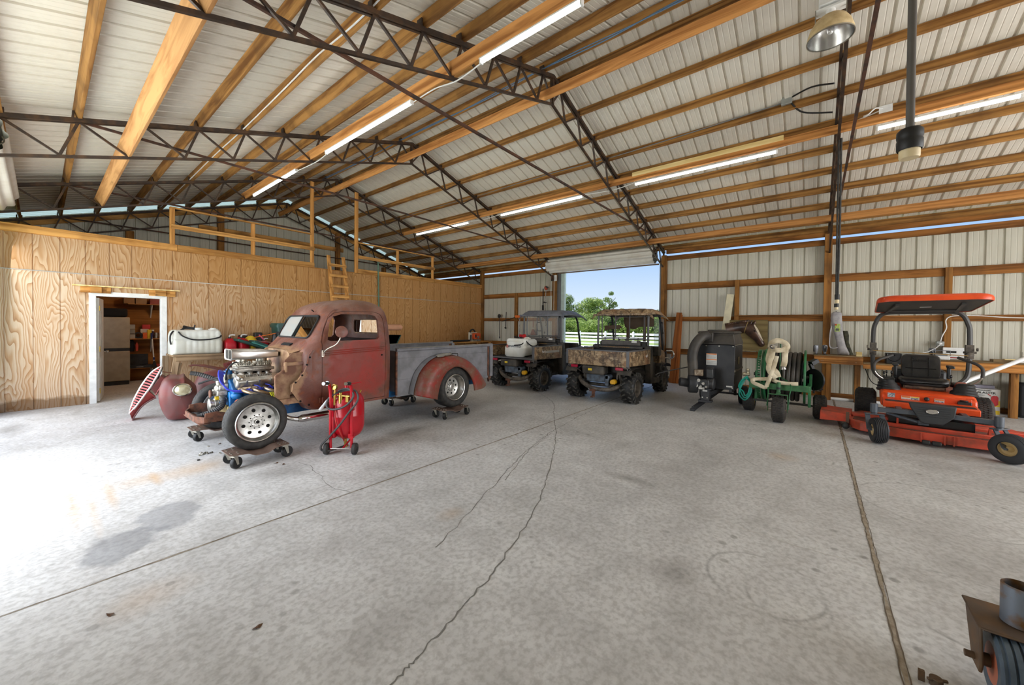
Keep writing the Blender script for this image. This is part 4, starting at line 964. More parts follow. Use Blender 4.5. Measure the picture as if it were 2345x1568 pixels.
    for x, z, w in ((.86, 1.845, .70), (.88, 1.87, .70), (.93, 1.93, .655), (.98, 1.955, .63), (1.4, 1.972, .62), (1.8, 1.955, .62), (2.0, 1.915, .63), (2.12, 1.87, .65), (2.2, 1.83, .66)):
        row = []
        for i in range(N_+1):
            u = i/N_*2-1; e = max(0, abs(u)-.78)/.22; row.append(Vector((x, u*w*(1+.06*e), z-e*e*.11+(rib_(u) if .95 < x < 1.9 else 0)*2)))
        R.append(row)
    ro = MB().sheet(R).build('roof', roofmat, o); md = ro.modifiers.new('Solidify', 'SOLIDIFY'); md.thickness = .02; md.offset = -1
    P('roof_lip', MB().box((.855, -.70, 1.815), (.885, .70, 1.862)), roofmat, ro, bevel=.01)
    P('roof_frame', MB().tube([(.96, -.6, 1.845), (.96, .6, 1.845)], .02, 8).tube([(1.66, -.6, 1.83), (1.66, .6, 1.83)], .02, 8).cyl((.96, .6, 1.845), (1.4, .6, 1.85), .02, n=8).cyl((.96, -.6, 1.845), (1.4, -.6, 1.85), .02, n=8), blackp)
    # cab body, seat, dash, hood
    P('seat', MB().box((.98, -.58, .82), (1.10, .58, 1.22)).box((1.0, -.58, .72), (1.45, .58, .85)), M('seat vinyl', col(48, 46, 44), .6), bevel=.04)
    P('seat_base', MB().box((.9, -.6, .36), (1.46, .6, .74)), m_mud, bevel=.01); P('floor_pan', MB().box((.4, -.55, .30), (2.3, .55, .37)), m_mud)
    P('hood', MB().rings([[Vector((x, a*w, z+b_)) for a, b_ in ((-1, -.36), (-1, -.06), (-.92, 0), (-.3, .03), (.3, .03), (.92, 0), (1, -.06), (1, -.36))] for x, w, z in ((1.86, .58, 1.03), (2.0, .60, 1.03), (2.3, .56, .98), (2.52, .5, .90), (2.56, .46, .80))]), m_camo, bevel=.01)
    P('dashboard', MB().box((1.76, -.6, .86), (1.92, .6, 1.09)), m_mud, bevel=.03)
    P('steering_wheel', MB().tube([(1.66+.06*math.sin(a), .3+.17*math.cos(a), 1.1+.15*math.sin(a)) for a in [2*PI*k/20 for k in range(20)]], .014, 8, loop=True).cyl((1.66, .3, 1.1), (1.84, .3, .98), .02, n=8), blackp)
    P('hood_guard', MB().tube([(2.6, -.5, .45), (2.62, -.5, .9), (2.62, .5, .9), (2.6, .5, .45)], .025, 8), blackp)
    # engine bay seen from behind
    mf = P('muffler_box', MB().rings([[Vector((-.20+dx, .07+a, .655+b_)) for a, b_ in rrect(w, h, .03, 3)] for dx, w, h in ((-.20, .44, .13), (-.18, .48, .17), (.0, .48, .17), (.06, .46, .15))]), m_mud)
    P('yellow_label', MB().box((-.402, .08, .645), (-.398, .17, .69)), M('label yellow', col(232, 200, 40), .5), mf)
    P('engine', MB().box((-.25, -.14, .40), (.1, .28, .56)).box((-.3, -.24, .34), (-.12, -.16, .56)).cyl((-.3, -.2, .52), (-.1, -.2, .52), .05).box((-.2, .0, .56), (0, .3, .6)), M('engine grey paint', col(96, 108, 122), .5, .3, c2=col(70, 74, 80), vs=12), bevel=.012)
    P('oil_filter', MB().cyl((-.30, -.33, .43), (-.2, -.33, .43), .055).cyl((-.31, -.33, .43), (-.29, -.33, .43), .04), M('yellow filter', col(226, 172, 30), .45))
    bp = spl([(.05, .52, .48), (-.18, .47, .46), (-.30, .34, .37), (-.36, .12, .29), (-.36, -.1, .27), (-.33, -.3, .29), (-.2, -.46, .36), (.05, -.54, .40)], 6)
    P('rear_bumper_tube', MB().tube(bp, .042, 12), m_dusty)
    P('hitch', MB().box((-.40, .02, .12), (-.36, .08, .30)).box((-.43, .0, .22), (-.34, .12, .27)).box((-.46, .02, .10), (-.36, .08, .125)), m_rb, bevel=.004)
    ax_ = MB().cyl((0, -.55, .312), (0, .55, .312), .035)
    for s_ in (-1, 1):
        ax_.beam((-.02, s_*.5, .32), (-.15, s_*.32, .72), .035, .035).cyl((-.05, s_*.42, .36), (-.12, s_*.38, .7), .03, n=10).beam((-.1, s_*.34, .3), (-.1, s_*.36, .76), .05, .03)
    P('rear_axle', ax_, m_dusty); P('chassis', MB().box((-.3, -.36, .36), (2.3, -.30, .44)).box((-.3, .30, .36), (2.3, .36, .44)).cyl((-.15, .3, .6), (-.32, .22, .64), .03).box((-.05, -.4, .6), (.1, .4, .76)), dark)
    lp = MB()
    for s_ in (-1, 1): lp.tube(spl([(-.34, s_*.66, .76), (-.36, s_*.66, .70), (-.28, s_*.66, .69), (-.2, s_*.66, .72)], 4), .007, 6)
    P('tie_down_loop', lp, m_bar)
    return o
U1 = thing('utility_vehicle', 'camouflage utility vehicle with camo roof and closed tailgate, right in the open doorway', 'utility vehicle', (0, 0, 0), group=None)
utv(U1, m_camo, True)
BP = lambda nm, mb, mt, **k: mb.build(nm, mt, U1, **k)
# half rolled windscreen cover and gun boot under its roof
BP('windshield_flap', MB().prism([(-.46, 1.80), (.30, 1.80), (.30, 1.70), (.26, 1.55), (.2, 1.52), (.0, 1.50), (-.1, 1.56), (-.46, 1.57)], 'x', 1.76, 1.775), M('brown canvas', col(92, 74, 58), .85))
BP('gun_boot', MB().prism([(.56, 1.58), (.56, 1.46), (.36, 1.50), (.2, 1.50), (.12, 1.54), (.18, 1.60)], 'x', 1.2, 1.24).box((1.7, .14, 1.2), (1.74, .20, 1.8)).box((1.7, -.28, 1.2), (1.74, -.22, 1.8)), M('brown canvas', col(92, 74, 58), .85), bevel=.004)
BP('windshield', MB().sheet([[(1.93-(z-1.08)*.2, y, z) for y in (-.68, -.42)] for z in (1.1, 1.75)]), glass('pale screen', (.8, .85, .88, 1), .05, .3))
text('lettering', '4x4', .09, frame((.62, -.692, .93), (1, 0, 0), (0, 0, 1)), m_white, U1)
U1.location = (7.52, 3.50, 0); BASE[U1.name] = Vector((0, 0, 0))
U2 = thing('utility_vehicle', 'utility vehicle with grey roof, bed open and carrying a white spray tank', 'utility vehicle', (0, 0, 0))
utv(U2, m_ugrey, False); text('lettering', '4x4', .1, frame((.02, -.692, .94), (1, 0, 0), (0, 0, 1)), m_white, U2)
MB().box((.1, -.6925, .90), (.72, -.691, .955)).build('decal_stripe', M('decal grey', col(176, 170, 160), .5), U2)
U2.location = (7.50, 5.74, 0)
# ------------------------------------------------------------------ spray tanks
m_tank = M('white tank plastic', col(232, 232, 224), .4, c2=col(216, 214, 200), vs=3)
m_hose = M('black hose', col(28, 28, 30), .5)
def spray_tank(o, L, W_, H, up):
    """ribbed tank lying along local x"""
    R = []; n = 44
    for i in range(n+1):
        u = i/n; x = -L/2+L*u; e = min(u, 1-u); k = min(1, (e/.07))**.5 if e < .07 else 1
        gr = .012*max(0, math.sin(u*PI*17)) if .2 < u < .95 else 0
        w = W_*(.80+.2*k)-gr; h = H*(.84+.16*k)
        sec = []
        for a, b_ in ((-.42, 0), (-.5, .08), (-.5, .52), (-.46, .60), (-.40, .63), (-.42, .72), (-.40, .9), (-.30, .99), (.30, .99), (.40, .9), (.42, .72), (.40, .63), (.46, .60), (.5, .52), (.5, .08), (.42, 0)):
            sec.append(Vector((x, a*w, b_*h+H*.0)))
        R.append(sec)
    t_ = MB().rings(R); tk = t_.build('tank', m_tank, o, sharp=.9)
    MB().lathe((.05*L, 0, H*.97), (0, 0, 1), [(.075, 0), (.075, .045), (.07, .055), (.001, .055)], 20).build('filler_cap', m_tank, o, bevel=.004)
    MB().lathe((.36*L, 0, H*.97), (0, 0, 1), [(.09, 0), (.085, .03), (.05, .035), (.05, .05), (.001, .05)], 20).build('vent_cap', m_tank, o)
    MB().tube(spl([(-.46*L, -.3*W_, H*.95), (-.52*L, -.4*W_, H*.8), (-.53*L, -.4*W_, H*.6), (-.52*L, -.47*W_, H*.42)] if up else [(-.4*L, -.38*W_, H*.9), (-.52*L, -.3*W_, H*.72), (-.53*L, .0, H*.66)], 6), .014, 8).build('hose', m_hose, o)
    MB().tube(spl([(-.38*L, -.42*W_, H*.92), (-.30*L, -.5*W_, H*.74), (-.1*L, -.53*W_, H*.60), (.2*L, -.53*W_, H*.60), (.42*L, -.5*W_, H*.68), (.47*L, -.42*W_, H*.76)], 6), .014, 8).build('hose', m_hose, o)
    g = MB()
    for k in range(5): g.tube(spl([(-.32*L+.02*k, -.2*W_+.04*k, H*.98), (-.2*L, -.1*W_+.05*k, H*1.1+.006*k), (-.05*L-.02*k, .1*W_, H*1.08), (-.0*L, .15*W_, H*1.0)], 5), .012, 6)
    g.cbox((-.16*L, -.05*W_, H*1.06), (.16, .05, .05)).cyl((-.05*L, -.08*W_, H*1.0), (-.02*L, -.06*W_, H*1.2), .012, n=8); g.build('spray_wand', m_hose, o)
t1 = thing('spray_tank', 'white ribbed spray tank in the bed of the grey roofed utility vehicle', 'tank', (7.72, 5.70, .80), group=None, local=True)
spray_tank(t1, .86, .60, .42, False)
t1.rotation_euler.z = math.radians(12); t1.location = (7.66, 5.80, .80)
MB().box((-.46, .02, .27), (-.30, .18, .40)).build('raised_end', m_tank, t1, bevel=.03) if False else MB().rings([[Vector((x, .0+a, .36+b_)) for a, b_ in rrect(w, .16, .05, 3)] for x, w in ((-.40, .44), (-.36, .52), (-.2, .54), (-.14, .48))]).build('raised_end', m_tank, t1)
text('logo', 'SMARTFLO', .07, frame((-.445, .0, .25), (0, -1, 0), (0, 0, 1)), M('logo navy', col(30, 52, 84), .5), t1)
MB().prism([(.17, .22), (.23, .22), (.225, .26), (.20, .30), (.175, .26)], 'x', -.444, -.442).build('logo_mark', M('logo red', col(190, 60, 40), .5), t1)
text('logo_mark_letter', 'A', .04, frame((-.4455, .2, .245), (0, -1, 0), (0, 0, 1)), m_white, t1)
MB().cyl((-.10, .0, .47), (.06, -.04, .50), .05).cyl((-.02, .05, .46), (-.02, .05, .54), .03).build('pump', M('red pump', col(190, 30, 36), .45), t1)
# ------------------------------------------------------------------ leaf vacuum trailer
m_vac = M('black sheet steel', col(36, 38, 42), .5, .2, c2=col(52, 52, 54), vs=4)
m_vacp = M('dusty black lid', col(50, 47, 44), .6, c2=col(72, 66, 58), vs=4)
m_lab = M('white label', col(214, 214, 210), .5); m_orange = M('label orange', col(222, 122, 40), .5); m_print = M('label print', col(120, 120, 118), .6)
LV = thing('leaf_vacuum_trailer', 'black box leaf vacuum trailer with a curved intake duct and small engine on its drawbar', 'trailer', (8.4, 1.46, 0))
bx = MB().box((7.99, 1.14, .40), (8.94, 1.80, 1.235)).build('box', m_vac, LV, bevel=.01)
rv = MB()
for x, y, z in ((7.985, 1.17, 1.21), (7.985, 1.40, 1.21), (7.985, 1.62, 1.21), (7.985, 1.17, .44), (7.985, 1.60, .44)): rv.cyl((x+.01, y, z), (x-.004, y, z), .011, n=8)
for x, z in ((8.02, .5), (8.02, .7), (8.02, .95), (8.02, 1.19), (8.3, 1.2), (8.6, 1.2), (8.9, 1.2), (8.9, .5)): rv.cyl((x, 1.145, z), (x, 1.135, z), .008, n=8)
rv.build('rivet', zinc, bx); MB().box((7.99, 1.128, .74), (8.94, 1.142, .775)).box((7.984, 1.14, 1.225), (8.94, 1.146, 1.24)).build('trim_strip', M('dusty edge', col(120, 112, 98), .6), bx)
MB().box((8.35, 1.132, .86), (8.5, 1.139, 1.0)).build('side_decal', M('decal cream', col(150, 138, 112), .6), bx)
lb = MB().box((7.982, 1.435, .845), (7.986, 1.615, 1.065)).build('warning_label', m_lab, bx); MB().box((7.980, 1.437, 1.043), (7.983, 1.613, 1.063)).box((7.980, 1.437, .94), (7.983, 1.613, .957)).build('label_band', m_orange, lb)
pl_ = MB()
for k in range(5): pl_.box((7.9805, 1.45, .968+.014*k), (7.983, 1.60, .972+.014*k)).box((7.9805, 1.45, .86+.015*k), (7.983, 1.60, .864+.015*k))
pl_.build('label_print', m_print, lb); MB().box((7.982, 1.17, .452), (7.986, 1.27, .478)).build('maker_plate', m_lab, bx)
ld = MB().rings([[Vector((x0+u*(x1-x0), y0+w*(y1-y0), z)) for u, w in ((0, 0), (1, 0), (1, 1), (0, 1))] for z, x0, x1, y0, y1 in ((1.24, 7.97, 8.96, 1.13, 1.81), (1.29, 7.98, 8.95, 1.14, 1.80), (1.44, 8.07, 8.90, 1.18, 1.77), (1.455, 8.03, 8.92, 1.15, 1.79), (1.49, 8.05, 8.90, 1.17, 1.77))]).build('lid', m_vacp, LV, bevel=.03)
MB().box((8.1, 1.35, 1.488), (8.5, 1.62, 1.515)).build('lid_handle', m_vacp, ld, bevel=.01)
du = MB().tube(spl([(8.02, 1.60, 1.37), (7.90, 1.62, 1.40), (7.80, 1.68, 1.36), (7.73, 1.76, 1.22), (7.71, 1.80, 1.03), (7.71, 1.79, .85), (7.71, 1.78, .66)], 6), [.085]*6+[.088]*31, 20).build('intake_duct', m_vacp, LV)
MB().box((7.95, 1.50, 1.28), (8.08, 1.70, 1.46)).build('duct_flange', m_vacp, du, bevel=.02)
bw = MB().lathe((7.75, 1.78, .50), (.35, -.94, 0), [(.03, -.09), (.17, -.09), (.185, -.07), (.185, .05), (.17, .07), (.02, .07)], 28, cap=True).cyl((7.72, 1.86, .5), (7.64, 2.0, .52), .085, .08, 18).box((7.66, 1.72, .5), (7.78, 1.84, .74)).build('blower_housing', m_vac, LV, bevel=.006)
MB().box((7.638, 1.77, .72), (7.642, 1.83, .77)).build('warning_label', m_orange, bw)
en = MB().box((7.62, 1.49, .44), (7.86, 1.74, .60)).cyl((7.74, 1.55, .52), (7.74, 1.42, .52), .11, n=18).box((7.68, 1.44, .62), (7.84, 1.56, .80)).cyl((7.76, 1.5, .78), (7.76, 1.5, .82), .07).build('engine', blackp, LV, bevel=.02)
MB().box((7.62, 1.60, .66), (7.74, 1.74, .775)).cyl((7.615, 1.68, .71), (7.63, 1.68, .71), .03).build('engine_muffler', M('burnt steel', col(150, 136, 116), .45, .6, c2=col(96, 76, 58), vs=12), en, bevel=.02)
e2 = MB()
for x, y, z, r in ((7.63, 1.66, .58, .03), (7.62, 1.58, .53, .026), (7.62, 1.69, .48, .028), (7.62, 1.53, .47, .02), (7.61, 1.62, .47, .024)): e2.cyl((x, y, z), (x-.03, y, z), r, n=10)
e2.box((7.6, 1.70, .42), (7.63, 1.74, .58)).box((7.60, 1.56, .42), (7.625, 1.66, .46)); e2.build('engine_casting', alu_c, en)
MB().box((7.69, 1.47, .68), (7.687, 1.51, .74)).build('engine_label', m_lab, en)
st = MB().box((7.70, 1.50, .20), (7.84, 1.64, .43)).box((7.66, 1.46, .41), (7.9, 1.76, .435)).box((7.68, 1.46, .17), (7.86, 1.68, .21)).beam((7.8, 1.56, .30), (8.2, 1.40, .38), .06, .07).build('engine_stand', m_vac, LV, bevel=.004)
bb = MB()
for y in (1.53, 1.61):
    for z in (.19, .26): bb.cyl((7.70, y, z), (7.69, y, z), .012, n=8)
bb.build('bolt', zinc, st); MB().box((7.697, 1.53, .37), (7.70, 1.61, .40)).build('maker_plate', m_lab, st)
tg = MB().beam((7.60, 1.74, .045), (8.6, 1.42, .36), .065, .065).box((7.56, 1.71, .0), (7.64, 1.79, .05)).cyl((7.60, 1.75, .04), (7.60, 1.75, .09), .02).build('drawbar', m_vac, LV, bevel=.004)
ch = MB().beam((8.0, 1.2, .38), (8.95, 1.2, .38), .05, .05).beam((8.0, 1.74, .38), (8.95, 1.74, .38), .05, .05).cyl((9.0, 1.12, .19), (9.0, 1.82, .19), .02).beam((8.9, 1.25, .19), (8.8, 1.25, .38), .05, .05).beam((8.9, 1.7, .19), (8.8, 1.7, .38), .05, .05).build('chassis', m_vac, LV)
for y in (1.12, 1.84):
    w_ = MB().lathe((9.0, y, .19), (0, 1, 0), tire_prof(.19, .15, .1, .03), 32).build('wheel', rubber_d, LV); MB().lathe((9.0, y, .19), (0, -1, 0), [(.1, .05), (.09, .03), (.03, .04), (.001, .04)], 20).build('rim', dark, w_)
MB().tube([(7.72, 1.88, .80), (7.4, 2.05, .76), (7.05, 2.22, .71), (7.0, 2.25, .68), (7.03, 2.22, .65), (7.08, 2.2, .68)], .01, 6).build('boom_rod', dark, LV)

# ------------------------------------------------------------------ green hose reel cart
m_green = M('green enamel', col(42, 112, 66), .4, c2=col(34, 92, 54), vs=5); m_greend = M('dusty green', col(64, 116, 72), .6, c2=col(44, 88, 54), vs=9)
HR = thing('hose_reel_cart', 'green three wheeled irrigation hose reel cart wound with thick black hose', 'hose reel', (8.3, .42, 0))
m_turf = M('turf tyre', col(70, 64, 58), .85, c2=col(46, 44, 42), vs=30, bump=.5)
m_rimt = M('tan rim', col(206, 178, 126), .5)
def turf_tire(par, c, r, w, ax=(0, 1, 0), rim=m_rimt, name='wheel', face=1):
    c = Vector(c); a = Vector(ax).normalized()
    o = MB().lathe(c, a, tire_prof(r-.006, w, r*.5, r*.2), 36).build(name, m_turf, par)
    g = MB(); u = a.cross(Vector((0, 0, 1))).normalized(); n = int(2*PI*r/.034); k_ = max(3, int(w*.72/.034))
    for i in range(n):
        A = 2*PI*i/n
        for j in range(k_):
            t = (j-(k_-1)/2)*w*.74/k_; A2 = A+(PI/n if j % 2 else 0); d = u*math.cos(A2)+Vector((0, 0, 1))*math.sin(A2)
            p = c+a*t+d*(r-.006); X = Matrix((a, d.cross(a)*-1, d)).transposed().to_4x4(); X.translation = p
            g.box((-w*.30/k_, -.009, -.002), (w*.30/k_, .009, .007), 0, X)
    g.build('tread', rubber, o)
    rr = MB()
    for f in (-1, 1): rr.lathe(c, a*f, [(r*.52, w*.40), (r*.48, w*.42), (r*.44, w*.34), (r*.3, w*.2), (r*.16, w*.24), (r*.12, w*.36), (.001, w*.37)], 24)
    rr.build('rim', rim, o); return o
turf_tire(HR, (8.42, .95, .205), .205, .19); turf_tire(HR, (8.42, -.09, .205), .205, .19); turf_tire(HR, (7.66, .445, .205), .205, .19)
RC = (8.40, .70)
dr_ = MB().cyl((RC[0], .16, RC[1]), (RC[0], .66, RC[1]), .30, n=40).build('reel_drum', blackp, HR)
hz = MB(); nt = 7
for layer, rr_ in ((0, .345), (1, .405)):
    nn = nt if layer == 0 else nt
    for k in range(nn):
        y = .175+.068*k+.0
        if layer == 1 and 2 < k < 3: continue
        hz.tube([(RC[0]+rr_*math.cos(a), y+.068*a/(2*PI), RC[1]+rr_*math.sin(a)) for a in [2*PI*i/40 for i in range(41)]], .034, 10)
hz.build('black_hose', M('thick black hose', col(40, 38, 36), .45, c2=col(66, 60, 52), vs=5), HR)
for y0, y1, nm in ((.105, .135, 'reel_flange'), (.665, .70, 'reel_flange')):
    MB().lathe((RC[0], y0, RC[1]), (0, 1, 0), [(.28, 0), (.47, 0), (.475, .008), (.475, y1-y0-.008), (.47, y1-y0), (.28, y1-y0)], 56, loop=True).build(nm, m_green, HR)
wrng = MB()
for k in range(56):
    a = 2*PI*k/56
    for yy, w_ in ((.785, .012), (.72, .012)): pass
    wrng.box((-.014, -.028, -.006), (.014, .028, .006), 0, Matrix.Translation((RC[0]+.45*math.cos(a), .755, RC[1]+.45*math.sin(a))) @ Matrix.Rotation(-a+PI/2, 4, 'Y'))
for y in (.72, .79): wrng.lathe((RC[0], y, RC[1]), (0, 1, 0), [(.435, -.01), (.456, -.01), (.456, .01), (.435, .01)], 56, loop=True)
for k in range(5):
    a = 2*PI*k/5; wrng.beam((RC[0], .75, RC[1]), (RC[0]+.44*math.cos(a), .75, RC[1]+.44*math.sin(a)), .03, .03)
wsp = MB()
for k in range(5):
    a = 2*PI*k/5+.3; wsp.beam((RC[0], .12, RC[1]), (RC[0]+.44*math.cos(a), .12, RC[1]+.44*math.sin(a)), .03, .03)
wrng.build('drive_ring', m_green, HR); wsp.build('flange_spoke', m_green, HR)
MB().tube([(RC[0]+.47*math.cos(a), .735, RC[1]+.47*math.sin(a)) for a in [PI*.6+PI*.75*i/20 for i in range(21)]], .006, 6).build('steel_band', zinc, HR)
MB().box((7.92, .045, .495), (7.99, .90, .60)).build('front_beam', m_greend, HR, bevel=.006)
lg = MB().box((7.93, .03, .25), (7.99, .07, .60)).box((8.05, .79, .25), (8.12, .83, .58)).beam((7.95, .06, .55), (8.75, .06, .55), .05, .07).beam((7.95, .84, .55), (8.75, .84, .55), .05, .07).beam((8.72, .0, .55), (8.72, .88, .55), .05, .07).box((8.36, .03, .25), (8.44, .07, .55)).box((8.36, .80, .25), (8.44, .84, .55))
lg.box((8.36, .02, .55), (8.44, .06, .76)).box((8.36, .82, .55), (8.44, .86, .76)); lg.build('frame', m_green, HR, bevel=.004)
MB().cyl((RC[0], .02, RC[1]), (RC[0], .88, RC[1]), .03).cyl((8.42, -.1, .205), (8.42, .95, .205), .014).beam((8.0, .05, .28), (8.0, .84, .28), .02, .03).build('axle', dark, HR)
fk = MB().beam((7.66, .33, .455), (7.66, .60, .455), .05, .012, up=(0, 0, 1)).box((7.63, .325, .17), (7.69, .333, .46)).box((7.63, .592, .17), (7.69, .60, .46)).cyl((7.80, .46, .46), (7.80, .46, .64), .028).beam((7.66, .46, .462), (7.82, .46, .47), .06, .014).build('front_fork', m_greend, HR, bevel=.003)
MB().cyl((7.66, .33, .205), (7.66, .60, .205), .012).build('axle_bolt', zinc, fk); MB().cyl((7.80, .46, .53), (7.80, .46, .56), .031).build('swivel_band', blackp, fk)
MB().beam((7.98, .462, .60), (8.03, .455, 1.36), .065, .014, up=(0, 1, 0)).box((8.02, .42, 1.30), (8.035, .49, 1.36)).build('pull_handle', m_green, HR, bevel=.003)
br_ = MB().tube(spl([(7.9, .62, .62), (7.96, .50, .70), (7.97, .46, .71), (7.96, .42, .70), (7.88, .30, .60), (7.72, .31, .42), (7.66, .32, .22)], 4), .008, 6).tube(spl([(7.9, .62, .62), (7.74, .60, .42), (7.66, .61, .25)], 4), .008, 6).build('steering_rod', m_green, HR)
m_valve = M('pale valve metal', col(186, 176, 150), .4, .7)
MB().cyl((8.0, .90, .72), (8.0, 1.0, .72), .028).cyl((8.0, .93, .72), (8.0, .93, .80), .022).cyl((7.98, .92, .66), (7.98, .97, .66), .035).ball((8.0, .99, .72), .035, 10).ball((7.98, .93, .80), .03, 10).box((7.96, .86, .58), (8.02, .92, .66)).build('water_valve', m_valve, HR)
MB().beam((8.62, .05, .93), (8.70, -.10, .46), .07, .05).beam((8.62, .05, .93), (8.68, -.04, .99), .1, .07).cyl((8.5, .0, .66), (8.52, -.02, .66), .19, n=24).box((8.5, -.02, .42), (8.8, .01, .52)).build('drive_guard', blackp, HR, bevel=.004)
# canvas fire hose draped over the handle
m_canvas = M('cream canvas hose', col(218, 206, 180), .85, c2=col(186, 170, 138), vs=6, bump=.15, bs=200)
CH = thing('canvas_hose', 'cream flat canvas hose looped over the hose reel handle, metal couplings hanging', 'hose', (7.98, .46, .6))
def ribbon(pts, w, name='hose_run', wdir=(0, 0, 1), par=CH):
    P = spl(pts, 8); R = []
    for i, p in enumerate(P):
        t = (P[min(i+1, len(P)-1)]-P[max(i-1, 0)]).normalized(); n = Vector((1, 0, .0)); b_ = n.cross(t); b_ = b_.normalized() if b_.length > .1 else Vector((0, 1, 0))
        tw = .25*math.sin(i*.35); b_ = (b_+n*tw).normalized(); nn = t.cross(b_).normalized()
        R.append([p-b_*w/2-nn*.0, p-b_*w*.4+nn*.008, p+b_*w*.4+nn*.008, p+b_*w/2, p+b_*w*.4-nn*.008, p-b_*w*.4-nn*.008])
    return MB().rings(R).build(name, m_canvas, par, sharp=1.2)
ribbon([(7.94, .56, 1.27), (7.93, .60, 1.15), (7.92, .62, 1.0), (7.90, .57, .88), (7.88, .50, .80), (7.87, .47, .72)], .085)
ribbon([(7.93, .55, 1.25), (7.90, .57, 1.08), (7.88, .60, .95), (7.87, .61, .84), (7.86, .54, .74), (7.87, .50, .70)], .08)
ribbon([(7.95, .38, 1.26), (7.92, .385, 1.15), (7.91, .39, 1.0), (7.90, .41, .90)], .085)
ribbon([(7.90, .50, 1.08), (7.88, .53, .92), (7.86, .57, .78), (7.84, .62, .60), (7.83, .65, .53), (7.84, .74, .56), (7.87, .84, .60), (7.89, .82, .65), (7.91, .70, .665), (7.93, .60, .67), (7.90, .52, .65), (7.88, .44, .63), (7.89, .30, .625), (7.9, .20, .63)], .062)
ribbon([(7.97, .60, 1.22), (7.93, .58, 1.30), (7.92, .50, 1.345), (7.94, .40, 1.31), (7.95, .36, 1.24), (7.92, .42, 1.19), (7.90, .52, 1.18), (7.92, .58, 1.20)], .085)
for a, b_ in (((7.90, .545, 1.245), (7.86, .56, 1.24)), ((7.89, .41, .91), (7.88, .40, .82))):
    MB().lathe(a, Vector(b_)-Vector(a), [(.028, 0), (.034, .01), (.034, .03), (.042, .032), (.042, .055), (.03, .06), (.026, .03)], 18).build('coupling', M('cast coupling', col(172, 168, 162), .4, .8), CH)
GH = thing('garden_hose', 'coiled teal garden hose hanging off the left end of the green hose reel cart', 'hose', (7.95, .97, .5))
gp = []
for k in range(3): gp += [(7.93-.03*k, .93+.02*k, .70-.02*k), (7.92, 1.02+.02*k, .5), (7.93, 1.05-.03*k, .35+.03*k), (7.93, .96, .26+.04*k), (7.95, .87+.02*k, .40), (7.96, .89, .58)]
MB().tube(spl(gp, 6), .011, 8).build('hose_coil', M('teal hose', col(24, 150, 132), .35), GH)

# ------------------------------------------------------------------ ride-on mower
m_or = M('orange mower paint', col(232, 84, 30), .35, c2=col(214, 72, 28), vs=5)
m_orw = M('worn orange deck paint', col(206, 76, 50), .55, c2=col(140, 68, 50), vs=5, lo=.45, hi=.7, bump=.1)
m_mg = M('grey frame paint', col(82, 88, 96), .4, .1, c2=col(68, 74, 82), vs=6)
m_dirt = M('dusty deck top', col(104, 72, 60), .9, c2=col(128, 60, 46), vs=12)
MW = thing('ride_on_mower', 'orange ride-on mower with orange sun canopy, black seat and wide cutting deck', 'mower', (0, 0, 0))
def P(nm, mb, mt, par=MW, **k): return mb.build(nm, mt, par, **k)
turf_tire(MW, (.85, .64, .258), .262, .28, rim=m_rimt, name='rear_wheel'); turf_tire(MW, (.85, -.64, .258), .262, .28, rim=m_rimt, name='rear_wheel')
m_smooth = M('ribbed tyre', col(44, 46, 50), .5)
def caster(x, y, hx, hy, ang):
    d = Vector((math.sin(ang), math.cos(ang), 0)); c = Vector((x, y, .175)); r, w = .175, .15
    pr = [(r*.46, -w*.4), (r*.5, -w*.48), (r*.75, -w*.5), (r*.9, -w*.44)]
    for k in range(7):
        t = (k-3)/3.5*w*.40; e = .004*(abs(k-3)/3)**2*3; pr += [(r-.001-e, t-w*.045), (r-.001-e, t+w*.03), (r-.010-e, t+w*.04), (r-.010-e, t+w*.06)]
    pr += [(r*.9, w*.44), (r*.75, w*.5), (r*.5, w*.48), (r*.46, w*.4)]
    o = MB().lathe(c, d, pr, 40).build('caster_wheel', m_smooth, MW, sharp=.5)
    rr = MB()
    for f in (-1, 1): rr.lathe(c, d*f, [(r*.48, w*.38), (r*.44, w*.40), (r*.38, w*.22), (r*.22, w*.12), (r*.16, w*.3), (r*.1, w*.42), (.001, w*.43)], 24)
    rr.build('rim', m_rimt, o)
    f = MB(); h = Vector((hx, hy, .36))
    for s_ in (-1, 1):
        a = c+d*s_*w*.62; t = Vector((hx, hy, .345))+d*s_*w*.5; f.beam(t, a, .014, .055, up=tuple(d))
    f.beam(h+d*.10-V(0, 0, .01), h-d*.10-V(0, 0, .01), .08, .014, up=(0, 0, 1)); f.cyl(c-d*w*.68, c+d*w*.68, .012, n=8); f.cyl((hx, hy, .345), (hx, hy, .37), .03); f.build('caster_fork', m_mg, MW, bevel=.003)
caster(-1.19, .51, -.92, .55, -.25); caster(-1.19, -.60, -.92, -.56, -.95)
for s_ in (-1, 1): P('caster_hub', MB().cyl((-.92, s_*.555, .372), (-.92, s_*.555, .50), .042, n=20), m_mg, bevel=.004)
P('front_beam', MB().beam((-.90, -.52, .418), (-.86, .0, .425), .05, .062).beam((-.86, 0, .425), (-.90, .52, .418), .05, .062).beam((-.86, .3, .42), (.6, .3, .40), .06, .07).beam((-.86, -.3, .42), (.6, -.3, .40), .06, .07), m_mg, bevel=.006)
# footplate
P('foot_plate', MB().rings([[Vector((x, a*.456, z)) for a, z in ((-1, z0), (1, z0), (1, z1), (-1, z1))] for x, z0, z1 in ((-.62, .425, .50), (-.60, .425, .505), (-.25, .46, .53), (.1, .46, .53))]), m_or, bevel=.006)
P('foot_mat', MB().box((-.55, -.43, .503), (-.25, .43, .517)), blackp)
